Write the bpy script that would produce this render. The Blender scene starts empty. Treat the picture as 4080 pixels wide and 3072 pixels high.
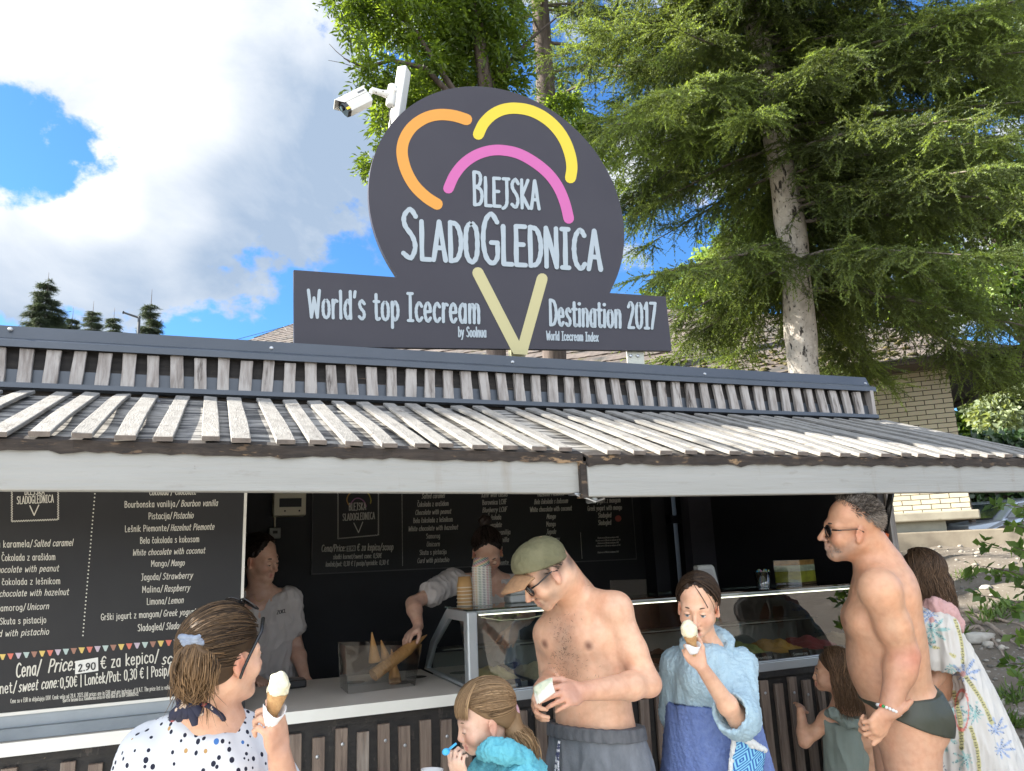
import bpy, bmesh, math, random
import numpy as np
from mathutils import Vector, Matrix
random.seed(7); RNG = np.random.default_rng(7)
scn = bpy.context.scene
COL = scn.collection

# ------------------------------------------------------------------ camera
F_PX, PIT, YAW, ROL = 3063.0, math.radians(12.51), math.radians(22.08), math.radians(-2.42)
CAM = np.array([0.0, 0.0, 1.6])
_F = np.array([math.sin(YAW)*math.cos(PIT), math.cos(YAW)*math.cos(PIT), math.sin(PIT)])
_R0 = np.array([math.cos(YAW), -math.sin(YAW), 0.0]); _U0 = np.cross(_R0, _F)
_R = math.cos(ROL)*_R0 + math.sin(ROL)*_U0
_U = -math.sin(ROL)*_R0 + math.cos(ROL)*_U0
cam_data = bpy.data.cameras.new("camera"); cam = bpy.data.objects.new("camera", cam_data); COL.objects.link(cam)
cam_data.sensor_width = 36.0; cam_data.lens = 36.0*F_PX/4080.0
cam_data.clip_start = 0.05; cam_data.clip_end = 3000
M4 = Matrix.Identity(4)
for i in range(3):
    M4[i][0] = _R[i]; M4[i][1] = _U[i]; M4[i][2] = -_F[i]; M4[i][3] = CAM[i]
cam.matrix_world = M4
scn.camera = cam

# ------------------------------------------------------------------ sun, sky, exposure
SUN = np.array([-1.7, 0.8, 1.1]); SUN /= np.linalg.norm(SUN)
sd = bpy.data.lights.new("sun", 'SUN'); so = bpy.data.objects.new("sun", sd); COL.objects.link(so)
sd.energy = 4.0; sd.angle = math.radians(0.5); sd.color = (1.0, 0.95, 0.86)
so.rotation_euler = Vector(SUN).to_track_quat('Z', 'Y').to_euler()
so.location = (-8, 4, 12)
scn.view_settings.view_transform = 'Standard'; scn.view_settings.look = 'None'
scn.view_settings.gamma = 1.0; scn.view_settings.exposure = 2.32
scn.cycles.use_denoising = True
scn.cycles.max_bounces = 8; scn.cycles.transparent_max_bounces = 16
scn.cycles.caustics_reflective = False; scn.cycles.caustics_refractive = False
scn.cycles.sample_clamp_indirect = 6.0

def ray(x, y): return _F + _R*((x-2040)/F_PX) - _U*((y-1536)/F_PX)
def at(x, y, d): return CAM + ray(x, y)*d                    # photo pixel + metres along the view axis -> world point
def onY(x, y, Y):                                            # photo pixel -> point on the upright plane at depth Y
    r = ray(x, y); return CAM + r*((Y-CAM[1])/r[1])
def onZ(x, y, Z):
    r = ray(x, y); return CAM + r*((Z-CAM[2])/r[2])

def world():
    w = bpy.data.worlds.new("World"); scn.world = w; w.use_nodes = True
    nt = w.node_tree; N = nt.nodes; Lk = nt.links; N.clear()
    def nd(t, **k):
        n = N.new(t)
        for a, b in k.items(): setattr(n, a, b)
        return n
    out = nd('ShaderNodeOutputWorld'); bg = nd('ShaderNodeBackground')
    sky = nd('ShaderNodeTexSky'); sky.sky_type = 'NISHITA'; sky.sun_disc = False
    sky.sun_elevation = math.asin(SUN[2]); sky.sun_rotation = math.atan2(SUN[0], SUN[1])
    sky.air_density = 1.0; sky.dust_density = 0.6; sky.ozone_density = 2.2
    tc = nd('ShaderNodeTexCoord')
    def mth(op, a, b=None, c=None):
        n = nd('ShaderNodeMath', operation=op)
        for i, v in enumerate((a, b, c)):
            if v is None: continue
            if isinstance(v, (int, float)): n.inputs[i].default_value = v
            else: Lk.new(v, n.inputs[i])
        return n.outputs[0]
    def blob(px, py, rad, wgt, soft=1.0):
        d = ray(px, py); d = d/np.linalg.norm(d)
        e = ray(px+rad, py); e = e/np.linalg.norm(e)
        vm = nd('ShaderNodeVectorMath', operation='DOT_PRODUCT'); Lk.new(tc.outputs['Generated'], vm.inputs[0])
        vm.inputs[1].default_value = tuple(d)
        mr = nd('ShaderNodeMapRange'); mr.interpolation_type = 'SMOOTHERSTEP'
        Lk.new(vm.outputs['Value'], mr.inputs['Value'])
        c = float(np.dot(d, e)); mr.inputs['From Min'].default_value = 1-(1-c)*1.7; mr.inputs['From Max'].default_value = 1.0
        mr.inputs['To Min'].default_value = 0; mr.inputs['To Max'].default_value = wgt
        return mr.outputs['Result']
    def noise(scale, detail, rough, dist=0.0, off=0.0):
        mp = nd('ShaderNodeMapping'); Lk.new(tc.outputs['Generated'], mp.inputs['Vector'])
        mp.inputs['Location'].default_value = (off, off*.7, -off); mp.inputs['Scale'].default_value = (1, 1, 1.35)
        n = nd('ShaderNodeTexNoise'); n.inputs['Scale'].default_value = scale; n.inputs['Detail'].default_value = detail
        n.inputs['Roughness'].default_value = rough; n.inputs['Distortion'].default_value = dist
        Lk.new(mp.outputs[0], n.inputs['Vector']); return n.outputs['Fac']
    nz = noise(6.5, 14, 0.60, 0.15, 1.3)
    dens = mth('MULTIPLY', mth('SUBTRACT', nz, 0.5), 3.4)
    tot = mth('ADD', dens, 0.26)
    tot = mth('ADD', tot, mth('MULTIPLY', mth('SUBTRACT', noise(24.0, 8, 0.6, 0.1, 7.7), 0.5), 1.7))
    for b in [(130, 560, 250, -0.66), (380, 590, 150, -0.50), (120, 700, 170, -.50), (200, 330, 240, .3), (1480, 960, 300, -0.56), (1000, 1190, 300, -0.36), (1290, 1240, 190, -0.38), (760, 1290, 150, -.3),
              (620, 1260, 150, -.18), (2760, 1080, 330, -0.4), (2240, 300, 330, -0.5), (2950, 500, 520, -0.35), (3850, 60, 420, -0.55), (1460, 200, 110, -.35),
              (620, 330, 750, 0.34), (560, 900, 420, 0.34), (1080, 700, 520, 0.42), (850, 1060, 260, .25), (300, 60, 300, .2), (1480, 1110, 120, 0.42), (60, 1000, 330, .35), (2500, 1130, 150, 0.5),
              (660, 1180, 110, .34), (320, 1120, 330, .2), (1210, 1000, 160, .2), (1320, 520, 340, .4), (1250, 150, 300, .4)]:
        tot = mth('ADD', tot, blob(*b))
    bk = nd('ShaderNodeVectorMath', operation='DOT_PRODUCT'); Lk.new(tc.outputs['Generated'], bk.inputs[0]); bk.inputs[1].default_value = (-.30, -.90, .32)
    tot = mth('ADD', tot, mth('MULTIPLY', mth('MAXIMUM', bk.outputs['Value'], 0.0), .40))          # unseen white cloud added behind the camera for a neutral fill light
    mr = nd('ShaderNodeMapRange'); mr.interpolation_type = 'SMOOTHSTEP'
    Lk.new(tot, mr.inputs['Value']); mr.inputs['From Min'].default_value = 0.06; mr.inputs['From Max'].default_value = 0.58
    mask = mr.outputs['Result']
    # cloud brightness: white tops, blue-grey thick bases
    n2 = noise(3.2, 12, 0.58, 0.4, 4.1)
    sh = mth('ADD', mth('MULTIPLY', mth('SUBTRACT', n2, 0.5), 3.0), 0.46)
    for b in [(1180, 820, 760, 0.70), (1400, 820, 330, .25), (1000, 1080, 260, .35), (200, 1200, 420, .35), (1000, 500, 400, .16), (620, 800, 260, -.35), (330, 780, 240, -.5), (560, 200, 480, -.5), (700, 480, 240, -.3), (900, 200, 400, -.35)]:
        sh = mth('ADD', sh, blob(*b))
    mr2 = nd('ShaderNodeMapRange'); Lk.new(sh, mr2.inputs['Value']); mr2.inputs['From Min'].default_value = 0.0; mr2.inputs['From Max'].default_value = 1.25
    ramp = nd('ShaderNodeMix', data_type='RGBA'); Lk.new(mr2.outputs['Result'], ramp.inputs['Factor'])
    ramp.inputs[6].default_value = (.70, .715, .73, 1); ramp.inputs[7].default_value = (0.27, 0.345, 0.455, 1)
    cl = nd('ShaderNodeMix', data_type='RGBA', blend_type='MULTIPLY'); cl.inputs['Factor'].default_value = 1
    Lk.new(ramp.outputs[2], cl.inputs[6]); cl.inputs[7].default_value = (CLOUD, CLOUD, CLOUD, 1)
    sc_ = nd('ShaderNodeVectorMath', operation='SCALE'); Lk.new(cl.outputs[2], sc_.inputs[0]); Lk.new(mth('MULTIPLY_ADD', mth('MAXIMUM', bk.outputs['Value'], 0.0), 2.2, 1.0), sc_.inputs['Scale'])   # unseen clouds behind the camera made brighter for more front fill
    # deeper blue gaps between the clouds
    tint = nd('ShaderNodeMix', data_type='RGBA', blend_type='MULTIPLY'); tint.inputs['Factor'].default_value = 1
    Lk.new(sky.outputs['Color'], tint.inputs[6]); tint.inputs[7].default_value = SKYTINT
    mx = nd('ShaderNodeMix', data_type='RGBA'); Lk.new(mask, mx.inputs['Factor'])
    Lk.new(tint.outputs[2], mx.inputs[6]); Lk.new(sc_.outputs[0], mx.inputs[7])
    Lk.new(mx.outputs[2], bg.inputs['Color']); bg.inputs['Strength'].default_value = 0.15
    Lk.new(bg.outputs[0], out.inputs['Surface'])
CLOUD, SKYTINT = 2.25, (0.145, 0.265, 0.39, 1)
world()

# ------------------------------------------------------------------ helpers
def tag(o, label=None, cat=None, group=None, kind=None):
    if label: o['label'] = label
    if cat: o['category'] = cat
    if group: o['group'] = group
    if kind: o['kind'] = kind
    return o
def v3(p): return np.array(p, float)
def empty(name, loc, label=None, cat=None, group=None):
    o = bpy.data.objects.new(name, None); COL.objects.link(o); o.location = tuple(loc); o.empty_display_size = .1
    o['_w'] = [float(x) for x in loc]; return tag(o, label, cat, group)
def mesh_obj(name, V, Fc, mat, parent=None, smooth=False, col=None, loc=None):
    V = np.asarray(V, float).reshape(-1, 3)
    org = v3(parent['_w']) if parent is not None else (v3(loc) if loc is not None else np.zeros(3))
    me = bpy.data.meshes.new(name)
    if isinstance(Fc, np.ndarray):
        n, k = Fc.shape
        me.vertices.add(len(V)); me.vertices.foreach_set('co', (V-org).astype(np.float32).ravel())
        me.loops.add(n*k); me.loops.foreach_set('vertex_index', Fc.astype(np.int32).ravel())
        me.polygons.add(n); me.polygons.foreach_set('loop_start', np.arange(0, n*k, k, dtype=np.int32))
        me.polygons.foreach_set('loop_total', np.full(n, k, np.int32)); me.update(calc_edges=True)
    else:
        me.from_pydata([tuple(p) for p in (V-org)], [], [tuple(f) for f in Fc])
    if smooth: me.polygons.foreach_set('use_smooth', [True]*len(me.polygons))
    if col is not None:
        a = me.color_attributes.new('Col', 'FLOAT_COLOR', 'POINT')
        c = np.ones((len(V), 4), np.float32); c[:, :3] = col; a.data.foreach_set('color', c.ravel())
    for m in (mat if isinstance(mat, (list, tuple)) else [mat]): me.materials.append(m)
    o = bpy.data.objects.new(name, me); COL.objects.link(o)
    o['_w'] = [float(x) for x in org]
    if parent is not None: o.parent = parent
    else: o.location = tuple(org)
    return o
class MB:
    def __init__(s): s.v = []; s.f = []; s.n = 0
    def add(s, V, Fc):
        V = np.asarray(V, float); s.v.append(V); s.f += [tuple(i+s.n for i in f) for f in Fc]; s.n += len(V)
    def box(s, a, b, M=None, jit=0):
        a = v3(a); b = v3(b); lo, hi = np.minimum(a, b), np.maximum(a, b)
        V = np.array([[x, y, z] for z in (lo[2], hi[2]) for y in (lo[1], hi[1]) for x in (lo[0], hi[0])])
        if M is not None: V = np.array([M @ Vector(p) for p in V])
        s.add(V, [(0, 2, 3, 1), (4, 5, 7, 6), (0, 1, 5, 4), (2, 6, 7, 3), (0, 4, 6, 2), (1, 3, 7, 5)])
    def hexa(s, bot, top):                                     # two quads, matching order
        s.add(list(bot)+list(top), [(3, 2, 1, 0), (4, 5, 6, 7), (0, 1, 5, 4), (1, 2, 6, 5), (2, 3, 7, 6), (3, 0, 4, 7)])
    def tube(s, pts, r, n=8, cap=True):
        pts = [v3(p) for p in pts]; m = len(pts)
        rs = [r]*m if np.isscalar(r) else list(r)
        t0 = pts[1]-pts[0]; u = np.cross(t0, [0, 0, 1.0]); 
        if np.linalg.norm(u) < 1e-6: u = np.array([1.0, 0, 0])
        u /= np.linalg.norm(u); V = []
        for i, p in enumerate(pts):
            t = pts[min(i+1, m-1)]-pts[max(i-1, 0)]; t /= (np.linalg.norm(t)+1e-12)
            u = u-t*np.dot(u, t); u /= (np.linalg.norm(u)+1e-12); w = np.cross(t, u)
            for k in range(n):
                a = 2*math.pi*k/n; V.append(p+(u*math.cos(a)+w*math.sin(a))*rs[i])
        Fc = [(i*n+k, i*n+(k+1) % n, (i+1)*n+(k+1) % n, (i+1)*n+k) for i in range(m-1) for k in range(n)]
        if cap: Fc += [tuple(range(n-1, -1, -1)), tuple((m-1)*n+k for k in range(n))]
        s.add(V, Fc)
    def lathe(s, prof, c, n=24, axis=(0, 0, 1), cap=True):       # prof: (r, h)
        ax = v3(axis)/np.linalg.norm(axis); u = np.cross(ax, [0, 1.0, 0.01]); u /= np.linalg.norm(u); w = np.cross(ax, u); c = v3(c)
        V = [c+ax*h+(u*math.cos(2*math.pi*k/n)+w*math.sin(2*math.pi*k/n))*r for r, h in prof for k in range(n)]
        m = len(prof)
        Fc = [(i*n+k, i*n+(k+1) % n, (i+1)*n+(k+1) % n, (i+1)*n+k) for i in range(m-1) for k in range(n)]
        if cap: Fc += [tuple(range(n-1, -1, -1)), tuple((m-1)*n+k for k in range(n))]
        s.add(V, Fc)
    def prism(s, poly, d):                                      # poly: 3D points, extruded by vector d
        P = [v3(p) for p in poly]; n = len(P); d = v3(d)
        s.add(P+[p+d for p in P], [tuple(range(n-1, -1, -1)), tuple(range(n, 2*n))]+[(i, (i+1) % n, n+(i+1) % n, n+i) for i in range(n)])
    def grid(s, fn, nu, nv):
        V = [fn(i/nu, j/nv) for j in range(nv+1) for i in range(nu+1)]
        s.add(V, [(j*(nu+1)+i, j*(nu+1)+i+1, (j+1)*(nu+1)+i+1, (j+1)*(nu+1)+i) for j in range(nv) for i in range(nu)])
    def ball(s, c, r, n=10, m=6, sc=(1, 1, 1)):
        c = v3(c); V = []; Fc = []
        for j in range(1, m):
            th = math.pi*j/m
            for k in range(n): V.append(c+r*np.array([sc[0]*math.sin(th)*math.cos(2*math.pi*k/n), sc[1]*math.sin(th)*math.sin(2*math.pi*k/n), sc[2]*math.cos(th)]))
        a = len(V); V += [c+[0, 0, r*sc[2]], c-[0, 0, r*sc[2]]]
        for j in range(m-2):
            for k in range(n): Fc.append((j*n+k, (j+1)*n+k, (j+1)*n+(k+1) % n, j*n+(k+1) % n))
        for k in range(n): Fc += [(a, k, (k+1) % n), (a+1, (m-2)*n+(k+1) % n, (m-2)*n+k)]
        s.add(V, Fc)
    def build(s, name, mat, parent=None, smooth=False, bevel=0, loc=None):
        o = mesh_obj(name, np.concatenate(s.v), s.f, mat, parent, smooth, loc=loc)
        if bevel:
            b = o.modifiers.new('bevel', 'BEVEL'); b.width = bevel; b.segments = 2; b.limit_method = 'ANGLE'
        return o

# ------------------------------------------------------------------ materials
MATS = {}
def nodes(name):
    m = bpy.data.materials.new(name); m.use_nodes = True; nt = m.node_tree
    for n in list(nt.nodes): nt.nodes.remove(n)
    out = nt.nodes.new('ShaderNodeOutputMaterial'); b = nt.nodes.new('ShaderNodeBsdfPrincipled'); nt.links.new(b.outputs[0], out.inputs['Surface'])
    return m, nt, b, out
def pm(name, c, rough=.6, c2=None, ns=6.0, stretch=(1, 1, 1), lo=.35, hi=.65, bump=0, bs=40.0, bstretch=None, metal=0, spec=.5, detail=6, col_attr=False, coat=0, sss=0, layers=()):
    """Principled material; base colour mixed by noise between c and c2, fine bump; layers = (colour, noise scale, stretch, lo, hi)"""
    if name in MATS: return MATS[name]
    m, nt, b, out = nodes(name); N = nt.nodes; Lk = nt.links
    tc = N.new('ShaderNodeTexCoord')
    def nz(scale, st, det=detail):
        mp = N.new('ShaderNodeMapping'); mp.inputs['Scale'].default_value = st; Lk.new(tc.outputs['Object'], mp.inputs['Vector'])
        n = N.new('ShaderNodeTexNoise'); n.inputs['Scale'].default_value = scale; n.inputs['Detail'].default_value = det; n.inputs['Roughness'].default_value = .6
        Lk.new(mp.outputs[0], n.inputs['Vector']); return n.outputs['Fac']
    def rng(s, lo, hi):
        r = N.new('ShaderNodeMapRange'); r.inputs['From Min'].default_value = lo; r.inputs['From Max'].default_value = hi; Lk.new(s, r.inputs['Value']); return r.outputs['Result']
    base = None
    if col_attr:
        a = N.new('ShaderNodeAttribute'); a.attribute_name = 'Col'; base = a.outputs['Color']
    elif c2 is not None:
        mx = N.new('ShaderNodeMix'); mx.data_type = 'RGBA'; mx.inputs[6].default_value = (*c, 1); mx.inputs[7].default_value = (*c2, 1)
        Lk.new(rng(nz(ns, stretch), lo, hi), mx.inputs['Factor']); base = mx.outputs[2]
    if col_attr and c2 is not None:                              # mottling on top of the vertex colours
        mx = N.new('ShaderNodeMix'); mx.data_type = 'RGBA'; mx.blend_type = 'MULTIPLY'; mx.inputs['Factor'].default_value = 1
        m2 = N.new('ShaderNodeMix'); m2.data_type = 'RGBA'; m2.inputs[6].default_value = (*c, 1); m2.inputs[7].default_value = (*c2, 1)
        Lk.new(rng(nz(ns, stretch), lo, hi), m2.inputs['Factor']); Lk.new(base, mx.inputs[6]); Lk.new(m2.outputs[2], mx.inputs[7]); base = mx.outputs[2]
    for (lc, ls, lst, llo, lhi) in layers:
        mx = N.new('ShaderNodeMix'); mx.data_type = 'RGBA'
        if base is None: mx.inputs[6].default_value = (*c, 1)
        else: Lk.new(base, mx.inputs[6])
        mx.inputs[7].default_value = (*lc, 1); Lk.new(rng(nz(ls, lst), llo, lhi), mx.inputs['Factor']); base = mx.outputs[2]
    if base is None: b.inputs['Base Color'].default_value = (*c, 1)
    else: Lk.new(base, b.inputs['Base Color'])
    b.inputs['Roughness'].default_value = rough; b.inputs['Metallic'].default_value = metal; b.inputs['Specular IOR Level'].default_value = spec
    if coat: b.inputs['Coat Weight'].default_value = coat; b.inputs['Coat Roughness'].default_value = .1
    if sss:
        b.inputs['Subsurface Weight'].default_value = sss; b.inputs['Subsurface Radius'].default_value = (.01, .004, .002); b.inputs['Subsurface Scale'].default_value = .6
    if bump:
        bp = N.new('ShaderNodeBump'); bp.inputs['Strength'].default_value = bump; bp.inputs['Distance'].default_value = .004
        Lk.new(nz(bs, bstretch or stretch), bp.inputs['Height']); Lk.new(bp.outputs[0], b.inputs['Normal'])
    MATS[name] = m; return m
def glassmat(name, tint=(.9, .97, .95), rough=0.0, alpha=.1, refl=1.0):
    """thin pane: mostly see-through, with mirror reflection growing at grazing angles"""
    if name in MATS: return MATS[name]
    m, nt, b, out = nodes(name); N = nt.nodes; Lk = nt.links; N.remove(b)
    tr = N.new('ShaderNodeBsdfTransparent'); tr.inputs[0].default_value = (*tint, 1)
    gl = N.new('ShaderNodeBsdfGlossy'); gl.inputs['Roughness'].default_value = rough
    fr = N.new('ShaderNodeFresnel'); fr.inputs['IOR'].default_value = 1.5
    mu = N.new('ShaderNodeMath'); mu.operation = 'MULTIPLY_ADD'; Lk.new(fr.outputs[0], mu.inputs[0]); mu.inputs[1].default_value = refl; mu.inputs[2].default_value = alpha; mu.use_clamp = True
    mx = N.new('ShaderNodeMixShader'); Lk.new(mu.outputs[0], mx.inputs[0]); Lk.new(tr.outputs[0], mx.inputs[1]); Lk.new(gl.outputs[0], mx.inputs[2]); Lk.new(mx.outputs[0], out.inputs['Surface'])
    MATS[name] = m; return m
def leafmat(name, cA, cB, trans=.5, rough=.45, scale=1.5, tboost=1.6):
    if name in MATS: return MATS[name]
    m, nt, b, out = nodes(name); N = nt.nodes; Lk = nt.links
    a = N.new('ShaderNodeAttribute'); a.attribute_name = 'Col'
    sep = N.new('ShaderNodeSeparateColor'); Lk.new(a.outputs['Color'], sep.inputs[0])
    mx = N.new('ShaderNodeMix'); mx.data_type = 'RGBA'; mx.inputs[6].default_value = (*cA, 1); mx.inputs[7].default_value = (*cB, 1); Lk.new(sep.outputs[0], mx.inputs['Factor'])
    Lk.new(mx.outputs[2], b.inputs['Base Color']); b.inputs['Roughness'].default_value = rough
    tl = N.new('ShaderNodeBsdfTranslucent')
    t2 = N.new('ShaderNodeMix'); t2.data_type = 'RGBA'; t2.blend_type = 'MULTIPLY'; t2.inputs['Factor'].default_value = 1; Lk.new(mx.outputs[2], t2.inputs[6]); t2.inputs[7].default_value = (tboost*1.15, tboost*1.1, tboost*.45, 1)
    Lk.new(t2.outputs[2], tl.inputs[0])
    ms = N.new('ShaderNodeMixShader'); ms.inputs[0].default_value = trans; Lk.new(b.outputs[0], ms.inputs[1]); Lk.new(tl.outputs[0], ms.inputs[2]); Lk.new(ms.outputs[0], out.inputs['Surface'])
    MATS[name] = m; return m
WOODZ = dict(ns=5, stretch=(9, 9, .7), bs=14, bstretch=(14, 14, .6))
WOODX = dict(ns=5, stretch=(.7, 9, 9), bs=14, bstretch=(.6, 14, 14))
WOODY = dict(ns=5, stretch=(9, .7, 9), bs=14, bstretch=(14, .6, 14))
# ------------------------------------------------------------------ terrain
def gz(x, y):
    t = x*.80+y*.60-5.6
    h = 1.52/(1+np.exp(-(t-3.4)*1.05)) - 1.52/(1+math.exp(3.4*1.05))
    far = np.clip((t-9)/80.0, 0, 1)*10
    n = .03*np.sin(x*2.1+y*1.3)+.02*np.sin(x*4.7-y*3.9)+.012*np.sin(x*9.1+y*11.3)
    w = np.clip((t+.3)/1.5, 0, 1)
    return np.where(t > -.3, np.maximum(h, 0)+far, 0)+n*w
def terrain():
    xs = np.concatenate([np.array([-900, -300, -100, -40, -20, -12]), np.linspace(-8, 3, 23)[0:-1], np.arange(3, 15, .09), np.array([16, 18, 22, 30, 45, 80, 200, 900])])
    ys = np.concatenate([np.array([-900, -200, -60, -25, -12]), np.linspace(-8, 1, 13)[0:-1], np.arange(1, 11, .09), np.array([11.5, 13, 16, 22, 32, 50, 90, 200, 900])])
    X, Y = np.meshgrid(xs, ys); Z = gz(X, Y)
    rr = RNG.normal(0, .006, Z.shape)*(Z > .02); Z = Z+rr
    n, m = X.shape; idx = np.arange(n*m).reshape(n, m)
    Fq = np.stack([idx[:-1, :-1].ravel(), idx[:-1, 1:].ravel(), idx[1:, 1:].ravel(), idx[1:, :-1].ravel()], 1)
    mt = pm('gravel_ground', (.10, .08, .06), .95, (.165, .14, .112), ns=3.0, bump=.9, bs=24, lo=.3, hi=.7, layers=(((.10, .085, .06), 1.1, (1, 1, 1), .52, .72), ((.25, .23, .2), 26, (1, 1, 1), .6, .66), ((.07, .06, .05), 33, (1, 1, 1), .64, .7)))
    tag(mesh_obj('ground', np.stack([X, Y, Z], -1).reshape(-1, 3), Fq, mt, smooth=True), 'sloping gravel and bare earth ground', 'ground', kind='structure')
terrain()
def front_paving():
    b = MB(); b.add([(-14, -9, .004), (3.0, -9, .004), (3.0, 3.2, .004), (-14, 3.2, .004)], [(0, 1, 2, 3)])
    tag(b.build('pavement', pm('bounce_paving', (.56, .53, .48), .9, (.48, .455, .41), ns=2, bump=.4, bs=30)), 'pale paving added in front of the kiosk to bounce light', 'pavement', kind='structure')  # unseen pale sheet added to bounce warm light up at the people
front_paving()

# ------------------------------------------------------------------ kiosk
XL, XR, YF = -2.4, 3.62, 3.3
kiosk = empty('kiosk', (1.0, 3.3, 0), 'black timber ice cream kiosk with grey slatted parapet and raised awnings', 'kiosk')
M_black = pm('black_paint', (.012, .012, .014), .55, (.022, .021, .022), ns=4)
M_inner = pm('black_interior', (.010, .010, .013), .6, (.016, .016, .02), ns=3)
M_metal = pm('grey_flashing', (.050, .060, .074), .36, (.064, .074, .090), ns=2, metal=.25, spec=.6, bump=.05, bs=6)
M_pback = pm('parapet_back', (.014, .012, .011), .8, (.035, .03, .027), ns=3, stretch=(1, 6, 14), bump=.5, bs=10, bstretch=(.8, 8, 30), layers=(((.30, .2, .12), 7, (.7, 6, 45), .67, .70),))
M_slat = pm('weathered_slat', (.40, .365, .335), .85, (.20, .17, .15), **WOODZ, bump=.9, lo=.42, hi=.7, layers=(((.05, .036, .028), 2.2, (11, 11, .8), .60, .70), ((.46, .43, .40), 3.1, (6, 6, .6), .58, .75)))
M_roofslat = pm('bleached_slat', (.265, .25, .226), .85, (.175, .162, .145), **WOODY, bump=.9, lo=.38, hi=.7, layers=(((.12, .105, .092), 3, (16, .5, 16), .58, .70),))
M_slatend = pm('slat_end', (.10, .085, .075), .9, (.17, .14, .12), ns=30)
M_felt = pm('roof_felt', (.055, .052, .050), .7, (.30, .285, .26), ns=5, stretch=(.9, 5, 5), lo=.42, hi=.54, bump=.9, bs=12, bstretch=(.8, 5, 5), layers=(((.03, .027, .025), 9, (.8, 4, 4), .56, .63),))
M_edge = pm('rotten_edge', (.020, .016, .014), .9, (.05, .038, .03), ns=9, stretch=(1, 8, 8), bump=1, bs=20, bstretch=(.7, 6, 8), layers=(((.26, .17, .095), 7.5, (.8, 2.2, 2.2), .62, .65), ((.03, .022, .017), 26, (1, 2, 2), .50, .60), ((.12, .08, .05), 16, (1, 3, 3), .6, .66)))
M_beam = pm('grey_white_paint', (.305, .303, .284), .55, (.26, .258, .238), ns=2.4, stretch=(.5, 6, 6), lo=.35, hi=.75, bump=.75, bs=9, bstretch=(.5, 9, 9), layers=(((.25, .24, .215), 9, (.9, 4, 3), .60, .72), ((.16, .14, .12), 5, (1.2, 3, 3), .70, .74), ((.22, .2, .18), 46, (1, 1, 1), .70, .76), ((.235, .215, .18), 3, (3, 3, .5), .60, .75)))
M_screw = pm('steel', (.45, .46, .47), .35, metal=.9)

def strip(mb, p0, p1, wv, nv, th, bend=0.0, n=6, twist=0):
    """a plank from p0 to p1: width vector wv, thickness th along nv, gently bowed"""
    p0, p1, wv, nv = map(v3, (p0, p1, wv, nv)); V = []
    for i in range(n+1):
        t = i/n; c = p0+(p1-p0)*t+nv*bend*math.sin(math.pi*t*1.0)+nv*.25*bend*math.sin(math.pi*2.6*t+twist)
        w = wv*(1+.03*math.sin(7*t+twist)); tw = nv*twist*.003*(t-.5)
        V += [c-w/2-tw, c+w/2+tw, c+w/2+nv*th+tw*1, c-w/2+nv*th-tw]
    Fc = [(3, 2, 1, 0), (4*n, 4*n+1, 4*n+2, 4*n+3)]
    for i in range(n):
        for k in range(4): Fc.append((4*i+k, 4*i+(k+1) % 4, 4*i+4+(k+1) % 4, 4*i+4+k))
    mb.add(V, Fc)

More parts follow.
